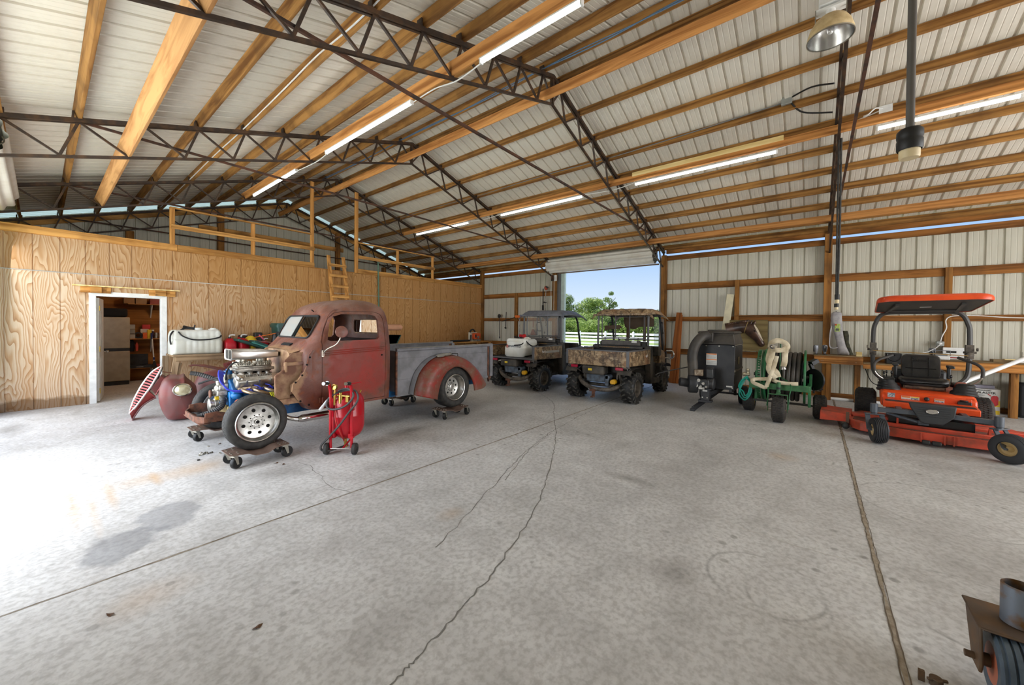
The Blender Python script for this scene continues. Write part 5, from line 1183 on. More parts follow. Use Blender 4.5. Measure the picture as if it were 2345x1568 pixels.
# body
P('body', MB().rings([[Vector((x, a*w, z)) for a in (-1, 1)]+[Vector((x2, a*w2, z2)) for a, in ((1,), (-1,))] for x, z, w, x2, z2, w2 in ((-.30, .50, .44, -.22, .62, .455), (-.26, .50, .455, -.18, .63, .46), (.25, .40, .43, .25, .66, .42), (.8, .45, .40, .8, .66, .36))]), m_or, bevel=.02)
for s_ in (-1, 1):
    P('side_cover', MB().prism([(-.32, .40), (-.29, .58), (-.2, .62), (.16, .635), (.22, .74), (.5, .76), (.66, .70), (.6, .56), (.2, .44), (-.1, .40)], 'y', s_*.36, s_*.475), m_or, bevel=.025)
    bt = MB(); R = []
    for k in range(9):
        t = k/8; c_ = Vector((.0+.05*t, s_*(.37+.04*t), .60+.18*t)); r_ = .15*(1-t)+.075*t+(.010 if k % 2 else -.004); R.append([c_+Vector((r_*math.cos(a)*1.15, r_*math.sin(a), -.04*math.cos(a)*(1-t))) for a in [2*PI*j/20 for j in range(20)]])
    P('lever_boot', bt.rings(R), blackp, sharp=1.0)
    lv = MB().tube(spl([(.04, s_*.40, .74), (.0, s_*.50, .82), (-.02, s_*.545, .90), (-.0, s_*.55, 1.0)], 5), .012, 8); lo_ = P('steering_lever', lv, zinc)
    P('lever_grip', MB().tube(spl([(-.02, s_*.545, .89), (.0, s_*.55, 1.0), (.03, s_*.50, 1.07), (.1, s_*.40, 1.12), (.16, s_*.34, 1.15)], 5), .02, 10), M('foam grip', col(66, 62, 58), .7), lo_)
    P('armrest', MB().box((.28, s_*.26, .97), (.52, s_*.33, 1.01)).box((.45, s_*.27, .80), (.52, s_*.31, .98)), blackp, bevel=.012)
    P('rear_pod', MB().box((.3, s_*.36, .6), (.9, s_*.46, .72)), blackp, bevel=.02)
    P('rops_post', MB().tube(spl([(.75, s_*.36, .66), (.88, s_*.44, .70), (.98, s_*.53, .80), (1.0, s_*.555, 1.0), (1.0, s_*.555, 1.5), (.99, s_*.53, 1.67), (.98, s_*.47, 1.80), (.97, s_*.36, 1.845), (.97, 0, 1.85)], 5), .032, 8), M('rops grey', col(72, 70, 68), .5, .2), bevel=0)
    P('rops_pivot', MB().box((.955, s_*.51, 1.1), (1.045, s_*.60, 1.32)).cyl((1.0, s_*.49, 1.2), (1.0, s_*.63, 1.2), .018).lathe((.95, s_*.555, 1.16), (-1, 0, 0), [(.045, 0), (.045, .02), (.001, .03)], 16).cyl((.95, s_*.62, 1.25), (.95, s_*.64, 1.25), .025), m_dusty, bevel=.004)
P('front_panel', MB().box((-.30, -.42, .49), (-.27, .42, .60)), m_or, bevel=.004)
lbm = M('label blue grey', col(84, 104, 118), .5, c2=col(190, 196, 196), vs=60)
fx = -.305
P('caution_label', MB().box((fx-.002, .32, .535), (fx, .40, .60)), lbm); P('caution_label', MB().box((fx-.002, .07, .505), (fx, .255, .572)), m_lab); P('label_panel', MB().box((fx-.004, .08, .507), (fx-.002, .155, .555)), lbm); P('label_panel', MB().box((fx-.004, .165, .507), (fx-.002, .25, .53)), lbm)
P('label_band', MB().box((fx-.004, .165, .55), (fx-.002, .25, .57)), M('label orange', col(222, 122, 40), .5)); P('label_band', MB().box((fx-.004, .075, .557), (fx-.002, .155, .57)), M('label yellow', col(232, 200, 40), .5))
P('caution_label', MB().box((fx-.002, -.17, .505), (fx, -.075, .572)), m_lab); P('label_panel', MB().box((fx-.004, -.165, .508), (fx-.002, -.08, .548)), lbm); P('label_band', MB().box((fx-.004, -.165, .552), (fx-.002, -.08, .569)), m_orange)
P('brake_knob', MB().ball((fx-.02, .0, .555), .03, 12), blackp); P('tank_cap', MB().box((-.33, -.42, .49), (-.22, -.29, .565)).cyl((-.3, -.35, .565), (-.3, -.35, .585), .04), blackp, bevel=.01)
P('front_cover', MB().rings([[Vector((x, a, z)) for a, z in ((-.215, .555), (.215, .565), (.20, .50), (.10, .315), (.06, .30), (-.10, .305), (-.20, .42))] for x in (-.86, -.935)]), M('black cover', col(52, 54, 56), .6), bevel=.012)
bdg = P('badge', MB().lathe((-.942, .0, .47), (-1, 0, 0), [(.052, -.006), (.058, 0), (.058, .004), (.052, .008), (.048, .003), (.001, .003)], 32, sq=.55), chrome)
P('badge_mark', MB().prism([(-.012, .452), (.012, .488), (.004, .488), (-.024, .452)], 'x', -.948, -.944).prism([(-.008, .472), (-.036, .458), (-.030, .454), (.0, .466)], 'x', -.948, -.944), chrome, bdg)
cr_ = MB()
for k in range(5): cr_.box((-.938, -.16, .40+.028*k), (-.934, .17, .403+.028*k))
P('cover_rib', cr_, blackp)
# seat
sv = M('black seat vinyl', col(26, 26, 28), .35, c2=col(44, 42, 40), vs=8)
P('seat_cushion', MB().rings([[Vector((x, a, z+b_)) for a, b_ in rrect(w, h, .04, 4)] for x, w, h, z in ((.02, .40, .06, .745), (.06, .50, .10, .75), (.2, .54, .115, .755), (.55, .50, .10, .75), (.58, .44, .08, .75))]), sv)
P('seat_back', MB().rings([[Vector((x+b_*.18, a, .96+b_)) for a, b_ in rrect(w, h, .07, 5)] for x, w, h in ((.60, .36, .28), (.605, .42, .35), (.64, .44, .38), (.70, .42, .36))]), sv)
sb = MB()
for yy in (-.09, .09): sb.tube([(.597+dz*.18, yy, .96+dz) for dz in (-.15, 0, .15)], .006, 6)
sb.tube([(.597, -.17, .93), (.597, .17, .93)], .006, 6); P('seat_seam', sb, blackgl)
text('seat_lettering', 'Kubota', .07, frame((.613, .0, 1.06), (0, -1, 0), (.18, 0, 1)), sv, MW, depth=.006)
P('seat_spring', MB().box((.06, -.22, .62), (.5, .22, .70)).cyl((.0, -.2, .68), (.0, .2, .68), .018), M('rusty seat pan', col(108, 84, 64), .8, .2, c2=col(60, 50, 44), vs=14)); P('seat_platform', MB().box((-.1, -.28, .56), (.7, .28, .61)), blackp)
ct_ = MB()
for k, (yy, zz) in enumerate(((.43, .86), (.40, .87), (.34, .86), (-.30, .85))): ct_.cyl((.2+.05*k, yy, .72), (.2+.05*k, yy, zz-.03), .006, n=6).ball((.2+.05*k, yy, zz), (.014, .014, .028), 8)
P('control_lever', ct_, blackgl); P('console', MB().box((.12, .30, .70), (.5, .44, .79)), blackp, bevel=.02)
# engine behind the seat
P('engine_cover', MB().box((.72, -.3, .55), (1.35, .3, .9)), blackp, bevel=.04)
# canopy
R = []
for z, k, e in ((1.893, .985, 0), (1.90, 1.0, 0), (1.935, 1.0, 0), (1.965, .98, 0), (1.985, .93, 0), (1.995, .8, .01), (2.0, .5, .015), (2.004, .05, .015)):
    R.append([Vector((.125+a*k, b_*k, z-a*k*.065+.015*(1-(b_/.54)**2)*(1 if k < .99 else .3))) for a, b_ in rrect(1.66, 1.10, .16, 6)])
cao = P('canopy', MB().rings(R, cap=False), m_or, sharp=1.0); md = cao.modifiers.new('Solidify', 'SOLIDIFY'); md.thickness = .012; md.offset = -1
P('canopy_lining', MB().rings([[Vector((.125+a, b_, z-a*.065)) for a, b_ in rrect(1.62, 1.06, .15, 5)] for z in (1.903, 1.915)]), blackp, cao)
P('canopy_bracket', MB().beam((-.35, .32, 1.92), (.97, .40, 1.85), .045, .03).beam((-.35, -.32, 1.92), (.97, -.40, 1.85), .045, .03).cyl((.6, -.4, 1.86), (.6, .4, 1.86), .02), M('rops grey', col(72, 70, 68), .5, .2), cao)
P('canopy_label', MB().box((.1, -.06, 1.898), (.2, .06, 1.903)), m_lab, cao)
# deck
P('cutting_deck', MB().rings([[Vector((x, y, z)) for x, y in ((-.86, -.86), (-.88, -.45), (-.90, -.1), (-.90, .1), (-.86, .45), (-.78, .70), (-.55, .84), (.0, .86), (.35, .7), (.45, 0), (.35, -.8), (-.0, -1.0), (-.5, -1.0))] for z in (.055, .175)]).box((-.80, -.6, .175), (-.74, .5, .23)).box((-.3, -.9, .17), (-.1, .8, .22)), m_orw, bevel=.01)
P('deck_dirt', MB().rings([[Vector((x, y, z)) for x, y in ((-.84, -.8), (-.87, -.1), (-.87, .1), (-.82, .45), (-.55, .78), (.2, .75), (.2, -.8))] for z in (.174, .181)]), m_dirt)
dk = MB()
for y in (.09, -.12, -.2): dk.box((-.925, y-.008, .05), (-.88, y+.008, .17))
dk.prism([(-.78, .18), (-.78, .33), (-.66, .18)], 'y', -.52, -.50).prism([(-.78, .18), (-.78, .33), (-.66, .18)], 'y', .30, .32); P('deck_bracket', dk, m_orw)
P('deck_roller', MB().cyl((-.94, -.09, .055), (-.94, -.005, .055), .032).cyl((-.94, .01, .055), (-.94, .085, .055), .032), blackp, bevel=.01)
P('gauge_wheel', MB().ball((-.66, .86, .075), (.05, .05, .05), 14), blackp); P('gauge_bracket', MB().beam((-.6, .84, .10), (-.62, .84, .28), .04, .03).cyl((-.66, .80, .075), (-.66, .9, .075), .015), M('dusty bracket', col(110, 82, 66), .8))
P('discharge_chute', MB().rings([[Vector((x, y, z)) for x, z in ((-.40-k*.1, .09-.0*k), (-.38, .2+.03*k), (.0, .24+.02*k), (.1, .23), (.1, .12))] for k, y in ((0, .80), (.3, .95), (.9, 1.16), (1, 1.18))]), m_orw, bevel=.006)
P('lift_rod', MB().cyl((-.78, .42, .36), (-.86, .12, .30), .022).ball((-.86, .10, .30), .03, 10).box((-.88, .02, .27), (-.8, .12, .31)), m_mg)
P('belt_pulley', MB().cyl((-.5, .2, .24), (-.5, .2, .27), .1).cyl((-.5, -.3, .24), (-.5, -.3, .27), .1).box((-.7, -.4, .22), (.3, .4, .33)), blackgl)
P('measuring_cane', MB().cyl((.93, .56, 1.18), (.93, -.56, 1.15), .007, n=6), M('bamboo', col(178, 140, 78), .7))
MW.location = (8.3, -1.30, 0); MW.rotation_euler.z = math.radians(-4.3)
# ------------------------------------------------------------------ long workbench and what lies on it
WB = thing('workbench', 'long wooden workbench built along the right wall behind the mower', 'workbench', (11.0, -1.9, 0))
wb = lambda nm, mb, mt=w_y, par=WB, **k: mb.build(nm, mt, par, bevel=.004, seg=1, **k)
w_b = wood('bench wood', col(196, 136, 72), col(138, 86, 40), 'y', dark=col(110, 70, 38)); w_bt = wood('bench top wood', col(152, 128, 92), col(116, 94, 64), 'y')
wb('front_beam', MB().box((10.74, -.80, .80), (10.78, .0, .882)), w_b); wb('front_beam', MB().box((10.742, -.80, .884), (10.78, .0, .962)), w_b); wb('bench_top', MB().box((10.745, -.80, .964), (11.24, .01, .985)), w_bt)
wb('front_beam', MB().box((10.76, -1.80, .735), (10.80, -.80, .83)), w_b); wb('bench_top', MB().box((10.755, -1.80, .83), (11.24, -.803, .85)), w_bt)
wb('front_beam', MB().box((10.74, -4.6, .80), (10.78, -1.80, .962)), w_b); wb('bench_top', MB().box((10.735, -4.6, .964), (11.24, -1.80, .985)), w_bt)
for y in (-.25, -.72, -2.78, -4.4): wb('leg', MB().box((10.785, y-.047, 0), (10.87, y+.047, .80 if y != -.72 else .80)), w_z)
bn = MB()
for y, z in ((-.12, .93), (-.15, .93), (-.12, .86), (-.15, .86), (-.69, .93), (-.75, .93), (-.69, .85)): bn.cyl((10.742, y, z), (10.737, y, z), .007, n=8)
wb('screw', bn, zinc)
# speakers
m_spk = M('silver speaker', col(150, 152, 158), .35, .4, c2=col(132, 134, 140), vs=4)
def speaker(x, y, z, a, lb):
    o = thing('desktop_speaker', lb, 'speaker', (0, 0, 0), group='small silver desktop speakers')
    R = []
    for k in range(11):
        t = k/10; r_ = (.018+.032*math.sin(min(1, t*1.25)*PI/2)) if t < .9 else .05*(1-((t-.9)/.1)**2*.35); R.append([Vector((r_*math.cos(q)*.8+.0, r_*math.sin(q)*(.92+.1*t), .012+.20*t)) for q in [2*PI*j/18 for j in range(18)]])
    MB().rings(R).build('cabinet', m_spk, o); MB().lathe((0, 0, 0), (0, 0, 1), [(.001, 0), (.045, 0), (.045, .006), (.02, .018), (.001, .02)], 18).build('foot', blackp, o)
    MB().prism([(-.02, .06), (-.03, .2), (.0, .205), (.035, .18), (.03, .06)], 'x', .034, .038).build('grille', blackp, o)
    o.location = (x, y, z); o.rotation_euler.z = a; return o
speaker(10.95, -.18, .985, PI, 'silver desktop speaker standing alone before the wall post by the hanging bag'); speaker(10.86, -.03, .985, .7, 'silver desktop speaker turned sideways on the bench end behind the hose reel')
speaker(11.1, -1.50, .985-.135, PI, 'silver desktop speaker behind the mower seat, beside the black subwoofer').location.z = .85
speaker(11.1, -1.83, .985, PI, 'silver desktop speaker just left of the white tray')
sw = thing('subwoofer', 'black box subwoofer on the low bench section behind the mower lever', 'speaker', (11.02, -1.28, .85))
MB().box((10.93, -1.40, .85), (11.14, -1.16, 1.07)).build('cabinet', blackp, sw, bevel=.012); MB().tube([(10.928, -1.28+.105*math.cos(a), 1.06+.15*math.sin(a)) for a in [PI+PI*i/14 for i in range(15)]], .008, 6).build('front_arc', blackgl, sw); MB().cyl((10.93, -1.28, 1.03), (10.915, -1.28, 1.03), .016).build('volume_knob', blackgl, sw)
solo('wood_block', MB().box((10.74, -.78, .985), (10.92, -.69, 1.075)), w_pale, 'pale wood block offcut on the corner of the left bench section', 'wood block', (10.8, -.73, .985), bevel=.003)
# hanging chair bags
m_bag = M('grey nylon', col(176, 172, 172), .7, c2=col(152, 148, 150), vs=9, bump=.3, bs=14)
TB = thing('tent_bag', 'grey nylon carry bag with green label and strap hanging on the wall post', 'bag', (11.05, -.42, 1.0))
R = []
for z, yc, w, d in ((.99, -.50, .20, .08), (1.03, -.50, .19, .09), (1.2, -.455, .15, .085), (1.4, -.42, .14, .085), (1.5, -.40, .16, .09), (1.6, -.385, .185, .09), (1.8, -.37, .19, .09), (1.90, -.37, .17, .08), (1.935, -.37, .12, .06)):
    R.append([Vector((11.06+d*.5*math.cos(a)+random.uniform(-.004, .004), yc+w*.5*math.sin(a)+random.uniform(-.006, .006), z+random.uniform(-.006, .006))) for a in [2*PI*j/20 for j in range(20)]])
MB().rings(R).build('bag_body', m_bag, TB, sharp=1.5); MB().box((11.005, -.435, 1.50), (11.012, -.345, 1.67)).build('bag_label', M('green label', col(150, 178, 60), .5, c2=col(196, 204, 150), vs=30), TB); MB().box((11.002, -.375, 1.635), (11.006, -.345, 1.668)).build('label_mark', M('logo red', col(190, 60, 40), .5), TB); MB().box((11.002, -.415, 1.52), (11.006, -.36, 1.57)).build('label_picture', M('label grey', col(84, 92, 80), .6), TB)
MB().tube(spl([(11.02, -.29, 1.62), (11.0, -.27, 1.5), (11.0, -.26, 1.3), (11.0, -.27, 1.16), (11.0, -.33, 1.13), (11.02, -.40, 1.15)], 5), .014, 6, sx=.5).build('strap', m_bag, TB)
MB().cyl((11.06, -.365, 1.92), (11.2, -.365, 1.96), .008, n=6).build('hanging_hook', dark, TB)
m_cam2 = M('green camo cloth', col(66, 64, 44), .85, c2=col(38, 38, 30), vs=14)
R = []
for z, yc, w in ((.99, -.62, .10), (1.1, -.58, .10), (1.25, -.545, .095), (1.42, -.53, .10), (1.52, -.52, .08)): R.append([Vector((11.17+.05*math.cos(a)+random.uniform(-.006, .006), yc+w*.55*math.sin(a)+random.uniform(-.006, .006), z)) for a in [2*PI*j/14 for j in range(14)]])
solo('chair_bag', MB().rings(R), m_cam2, 'dark green camouflage bag leaning behind the grey hanging bag', 'bag', (11.17, -.58, .985), sharp=1.4)
# right bench goods
wbx = thing('white_carton', 'flat white carton standing against the wall on the right bench section', 'box', (11.17, -2.12, .985))
MB().box((11.16, -2.26, .985), (11.22, -1.985, 1.215)).build('carton', m_white, wbx, bevel=.003); MB().box((11.156, -2.2, 1.01), (11.161, -2.02, 1.03)).build('print_band', M('carton red', col(176, 50, 56), .5), wbx); MB().box((11.155, -2.16, 1.11), (11.161, -2.03, 1.15)).build('print_picture', dark, wbx)
tr_ = thing('white_tray', 'white plastic tray with a clear lid frame on the right bench section', 'tray', (10.96, -1.92, .985))
MB().box((10.87, -2.03, .985), (11.06, -1.81, 1.055)).build('tray', m_white, tr_, bevel=.008); MB().tube([(10.88, -2.03, 1.06), (10.88, -2.03, 1.16), (10.88, -1.81, 1.16), (10.88, -1.81, 1.06)], .007, 6).box((10.9, -2.0, 1.056), (11.04, -1.84, 1.10)).build('lid_frame', M('grey clear plastic', col(120, 124, 128), .3), tr_)
ps = thing('plank_stack', 'short stack of offcut boards and a tube at the right end of the bench', 'boards', (11.0, -2.8, .985))
MB().box((10.9, -3.3, .985), (11.1, -2.56, 1.03)).build('board', w_bt, ps); MB().box((10.86, -3.2, 1.03), (10.95, -2.68, 1.045)).build('board', w_pale, ps); MB().cyl((10.84, -2.75, 1.0), (10.84, -3.1, 1.0), .015).build('tube', m_white, ps)
ob = thing('outlet_box', 'grey electrical outlet box on the wall stud above the white tray', 'outlet', (11.22, -1.95, 1.28)); MB().box((11.18, -2.005, 1.235), (11.24, -1.90, 1.33)).build('box', M('outlet grey', col(168, 172, 168), .4, .4), ob, bevel=.006)
MB().ball((11.17, -1.95, 1.285), (.02, .03, .02), 10).build('plug', m_white, ob)
MB().tube(spl([(11.21, -1.955, 1.32), (11.2, -1.98, 1.45), (11.2, -2.03, 1.6), (11.2, -2.02, 1.75), (11.19, -2.1, 1.83), (11.19, -2.4, 1.84), (11.19, -2.8, 1.80), (11.19, -3.4, 1.78)], 5), .009, 6).build('cable', m_white, ob); MB().tube(spl([(11.16, -1.95, 1.28), (11.1, -1.88, 1.2), (11.0, -1.75, 1.12), (10.95, -1.66, 1.09)], 5), .007, 6).build('cable', m_white, ob)
PO = thing('white_pole', 'long white steel pole leaning across the mower onto the bench', 'pole', (10.0, -2.3, .8)); MB().cyl((9.55, -1.86, .64), (10.36, -2.95, 1.22), .032, n=14).build('tube', m_white, PO); MB().box((10.20, -2.76, 1.10), (10.30, -2.70, 1.2)).build('end_clamp', zinc, PO)
bxo = thing('blaster_carton', 'white and yellow carton picturing a red blaster, on the floor under the bench', 'box', (11.0, -2.4, 0))
MB().box((10.92, -2.66, .0), (11.2, -2.2, .475)).build('carton', m_lab, bxo, bevel=.003); MB().box((10.917, -2.655, .16), (10.921, -2.21, .27)).box((10.917, -2.655, .02), (10.921, -2.21, .09)).build('yellow_band', M('label yellow', col(232, 200, 40), .5), bxo)
text('lettering', 'ABOVE BLASTER', .056, frame((10.915, -2.40, .405), (0, -1, 0), (0, 0, 1)), dark, bxo); text('lettering', 'PRESSURIZED', .03, frame((10.915, -2.46, .45), (0, -1, 0), (0, 0, 1)), dark, bxo)
MB().prism([(-2.55, .20), (-2.55, .33), (-2.57, .36), (-2.62, .36), (-2.635, .33), (-2.635, .20), (-2.60, .17)], 'x', 10.913, 10.917).prism([(-2.51, .38), (-2.55, .345), (-2.555, .355), (-2.515, .39)], 'x', 10.913, 10.917).build('printed_blaster', M('print red', col(196, 36, 44), .5), bxo)
pt = MB()
for k in range(3): pt.box((10.914, -2.48+.02*k, .36-.018*k), (10.917, -2.30, .366-.018*k))
pt.build('small_print', dark, bxo)
solo('long_carton', MB().box((11.05, -2.62, .476), (11.2, -2.2, .53)), M('lilac carton', col(168, 166, 184), .6), 'grey lilac carton lying on top of the blaster carton', 'box', (11.1, -2.4, .476), bevel=.003)
db_ = thing('dark_machine', 'dark covered machine in the shadow under the right end of the bench', 'machine', (11.0, -3.1, 0)); MB().box((10.95, -3.6, .0), (11.22, -2.86, .62)).build('cover', M('dark tarp', col(30, 32, 34), .8), db_, bevel=.05)
solo('white_pipe', MB().cyl((10.87, -.14, .03), (10.93, -1.6, .03), .03, n=14), m_white, 'white plastic pipe lying on the floor below the workbench', 'pipe', (10.9, -.9, 0))
MBc = MB().tube(spl([(11.2, -.86, .75), (11.15, -.9, .6), (11.1, -.98, .42), (11.05, -1.15, .35)], 5), .008, 6); solo('black_cable', MBc, rubber_d, 'thin black cable dangling below the low bench section', 'cable', (11.1, -1, .5))
# boards leaning on the wall
for k, (y, w_, h, dx) in enumerate(((3.02, .16, 1.98, 0), (2.93, .1, 1.92, .03))):
    o = MB().prism([(0, 0), (-.0, h), (w_*.9, h), (w_, h*.4), (w_*.95, 0)], 'x', 0, .03).build('leaning_board', wood('red brown board', col(164, 98, 48), col(120, 66, 30), 'z'), None, bevel=.004, seg=1); o.location = (11.02+dx, y, 0); o.rotation_euler = (.06 if k == 0 else .02, .085, 0); BASE[o.name] = Vector(o.location)
    tag(o, ('wide red-brown board leaning on the wall beside the open door', 'narrower red-brown board leaning just behind the wide one by the door')[k], 'board')
wbd = MB().prism([(1.78, .95), (1.62, 2.42), (1.80, 2.44), (1.92, .95)], 'x', 11.16, 11.18); solo('white_board', wbd, M('cream board', col(224, 214, 178), .6), 'tall narrow cream board leaning behind the black leaf vacuum', 'board', (11.17, 1.75, 1.0), bevel=.003) if False else None
o = MB().prism([(1.87, .0), (1.64, 2.43), (1.80, 2.45), (2.05, .0)], 'x', 0, .02).build('cream_board', M('cream board', col(226, 218, 186), .6), None, bevel=.003); o.location = (10.98, 0, 0); o.rotation_euler.y = .085; BASE[o.name] = Vector(o.location); tag(o, 'tall narrow cream board leaning on the wall above the black leaf vacuum', 'board')
# horse head plaque
w_pl = wood('plaque board', col(132, 116, 76), col(104, 88, 56), 'y', .8, rnd=(.98, 1.02))
HP = thing('horse_plaque', 'dark bronze horse head sculpture mounted on a square wooden board', 'sculpture', (11.1, 1.3, .98))
MB().box((11.12, .90, .98), (11.15, 1.72, 1.76)).build('board', w_pl, HP, bevel=.003)
m_hor = M('bronze horse', col(88, 62, 48), .3, .2, c2=col(50, 37, 31), vs=7, bump=.1)
hh = MB()   # head and neck: rings across a centre line in the board's plane (y, z)
CL = [((1.78, 1.50), .21, .10), ((1.66, 1.53), .20, .11), ((1.54, 1.56), .19, .115), ((1.43, 1.585), .185, .12), ((1.34, 1.585), .185, .12), ((1.27, 1.54), .18, .12), ((1.205, 1.455), .16, .11), ((1.145, 1.37), .13, .095), ((1.09, 1.285), .105, .08), ((1.05, 1.215), .095, .072), ((1.02, 1.16), .088, .065), ((1.0, 1.12), .06, .04), ((.995, 1.105), .02, .02)]
R = []
for i, ((y, z), hgt, th) in enumerate(CL):
    a = Vector(CL[max(i-1, 0)][0]); b_ = Vector(CL[min(i+1, len(CL)-1)][0]); t = (b_-a).normalized(); n = Vector((-t.y, t.x))
    if n.y < 0: n = -n
    R.append([Vector((11.115-th*max(0, math.cos(q))*1.0-.002, y+n.x*hgt*.85*math.sin(q), z+n.y*hgt*.85*math.sin(q))) for q in [2*PI*j/20 for j in range(20)]])
hh.rings(R)
hd_ = hh.build('horse_head', m_hor, HP, sharp=1.3)
for y, x, tl in ((1.262, 11.06, 1.745), (1.19, 11.10, 1.735)):
    MB().rings([[Vector((x+dx+.022*w_*math.cos(q), y+dy+.03*w_*math.sin(q), z)) for q in [2*PI*j/10 for j in range(10)]] for z, dx, dy, w_ in ((1.64, 0, 0, 1.0), (1.68, -.01, -.01, 1.05), (1.72, 0, -.03, .7), (tl+.01, .0, -.045, .1))]).build('ear', m_hor, hd_)
def hpt(i, q, k=1.0):
    (y, z), hgt, th = CL[i]; a = Vector(CL[max(i-1, 0)][0]); b_ = Vector(CL[min(i+1, len(CL)-1)][0]); t = (b_-a).normalized(); n = Vector((-t.y, t.x)); n = -n if n.y < 0 else n
    return Vector((11.113-th*max(0, math.cos(q))*k, y+n.x*hgt*.85*math.sin(q)*k, z+n.y*hgt*.85*math.sin(q)*k))
MB().ball(hpt(6, .42), (.014, .024, .017), 10).build('eye', blackgl, hd_); MB().ball(hpt(6, .42)+V(.006, .0, .002), (.012, .034, .026), 10).build('eyelid', m_hor, hd_)
MB().sheet([[hpt(i, q, 1.03) for q in qs] for i, qs in ((5, (.95, 1.15, 1.3)), (6, (.75, 1.05, 1.35)), (7, (.7, 1.05, 1.4)), (8, (.8, 1.05, 1.35)), (9, (.95, 1.1, 1.25)))]).build('blaze', M('cream blaze', col(216, 204, 180), .5), hd_)
MB().ball(hpt(10, .25), (.012, .016, .014), 8).build('nostril', blackgl, hd_); MB().tube([hpt(11, -.3, 1.02), hpt(10, -.55, 1.02), hpt(9, -.7, 1.02)], .006, 6).build('mouth_line', blackgl, hd_)
mn = MB()
for k in range(13):
    t = k/12; y = 1.30+.42*t; z = 1.735-.085*t; mn.ball((11.075, y, z), (.035, .03, .04), 8)
mn.build('mane', m_hor, hd_); MB().tube([hpt(4, q, 1.03) for q in (-1.2, -.7, -.2, .3, .8, 1.3)], .007, 6).build('bridle', M('bridle tan', col(170, 140, 80), .5), hd_)
# ------------------------------------------------------------------ heavy swivel wheel in the near corner
SW = thing('swivel_caster', 'heavy rusty swivel wheel with pipe stem at the bottom right corner', 'caster wheel', (0, 0, 0))
m_pipe = M('worn pipe', col(126, 134, 146), .5, .6, c2=col(130, 96, 60), vs=7, lo=.46, hi=.58)
m_cst = M('rusty fork steel', col(92, 76, 62), .6, .4, c2=col(112, 84, 56), vs=9)
MB().lathe((0, 0, .30), (0, 0, 1), [(.042, 0), (.055, 0), (.056, .16), (.050, .165), (.048, .03), (.001, .03)], 32).build('pipe_stem', m_pipe, SW)
MB().box((-.13, -.14, .285), (.13, .14, .297)).build('fork_top', m_cst, SW, bevel=.006)
for s_ in (-1, 1): MB().prism([(-.13, .297), (-.135, .26), (-.155, .15), (-.14, .11), (-.05, .11), (.03, .24), (.06, .297)], 'y', s_*.130, s_*.142).build('fork_side', m_cst, SW, bevel=.005)
pr = [(.07, -.09), (.085, -.098), (.12, -.098), (.133, -.09)]
for k in range(7): t = (k-3)/3*.072; pr += [(.14, t-.009), (.14, t+.006), (.131, t+.0075), (.131, t+.010)]
pr += [(.133, .09), (.12, .098), (.085, .098), (.07, .09)]
w_ = MB().lathe((-.085, 0, .14), (0, 1, 0), pr, 48).build('wheel', M('grey blue tyre', col(84, 98, 110), .5, c2=col(60, 72, 84), vs=10), SW, sharp=.5)
MB().lathe((-.085, 0, .14), (0, 1, 0), [(.085, -.095), (.03, -.10), (.001, -.10)], 24).build('rim', M('faded red rim', col(190, 108, 78), .55), w_); MB().lathe((-.085, 0, .14), (0, -1, 0), [(.085, -.095), (.03, -.10), (.001, -.10)], 24).build('rim', M('faded red rim', col(190, 108, 78), .55), w_)
MB().cyl((-.085, -.17, .145), (-.085, .17, .145), .014, n=10).cyl((-.085, .10, .145), (-.085, .13, .145), .026, n=12).build('axle_bolt', m_cst, SW)
SW.location = (2.60, -.705, 0)
CP = thing('hitch_pin', 'small rusty clamp fitting on the floor at the bottom edge near the swivel wheel', 'clamp', (0, 0, 0)); MB().cyl((0, 0, .0), (0, 0, .035), .022).cyl((-.02, .03, .03), (.01, -.035, .03), .007, n=8).build('clamp', m_cst, CP, bevel=.003); MB().box((-.01, .035, .0), (.005, .055, .045)).build('lug', m_cst, CP); MB().ball((-.03, -.035, .02), .018, 10).build('ring', zinc, CP)
CP.location = (2.43, -.44, 0)
def at(x, y, Y):
    """the point on the upright plane at depth Y that pixel (x, y) looks at"""
    d = right*(x-1172.5)+down*(y-760.)+fwd*865.146; return Vector((0, 0, 1.545))+d*(Y/d.y)
def g6(x, y): return (280+x*200/1960, 820+y*200/1960)
# ------------------------------------------------------------------ loft rail, ladder, pole
LR = thing('loft_railing', 'two-bar wooden guard rail on top of the plywood partition, left of the ladder gap', 'railing', (3.2, 10.57, 3.19))
LR2 = thing('loft_railing', 'short two-bar wooden guard rail on top of the partition, right of the ladder gap', 'railing', (7.3, 10.57, 3.19))
pj = lambda nm, mb, par, m=w_zl: mb.build(nm, m, par, bevel=.003, seg=1)
for x0, x1, z0, z1, p in ((1.70, 1.785, 3.19, 3.955, LR), (3.165, 3.25, 3.19, 3.945, LR), (4.53, 4.62, 3.19, 5.36, LR), (5.775, 5.885, 3.06, 5.42, LR2), (7.2, 7.285, 3.19, 3.95, LR2), (8.63, 8.72, 3.19, 3.95, LR2)): pj('rail_post', MB().box((x0, YP-.03, z0), (x1, YP+.01, z1)), p)
pj('top_rail', MB().box((1.70, YP-.075, 3.94), (4.55, YP+.02, 3.965)), LR, w_x); pj('mid_rail', MB().box((1.72, YP-.065, 3.515), (4.625, YP-.03, 3.605)), LR, w_x)
pj('top_rail', MB().box((5.87, YP-.075, 3.94), (8.72, YP+.02, 3.965)), LR2, w_x); pj('mid_rail', MB().box((5.88, YP-.065, 3.49), (8.75, YP-.03, 3.58)), LR2, w_x)
LD = thing('ladder', 'homemade wooden ladder leaning in the gap of the loft rail behind the truck cab', 'ladder', (5.2, 9.9, 0))
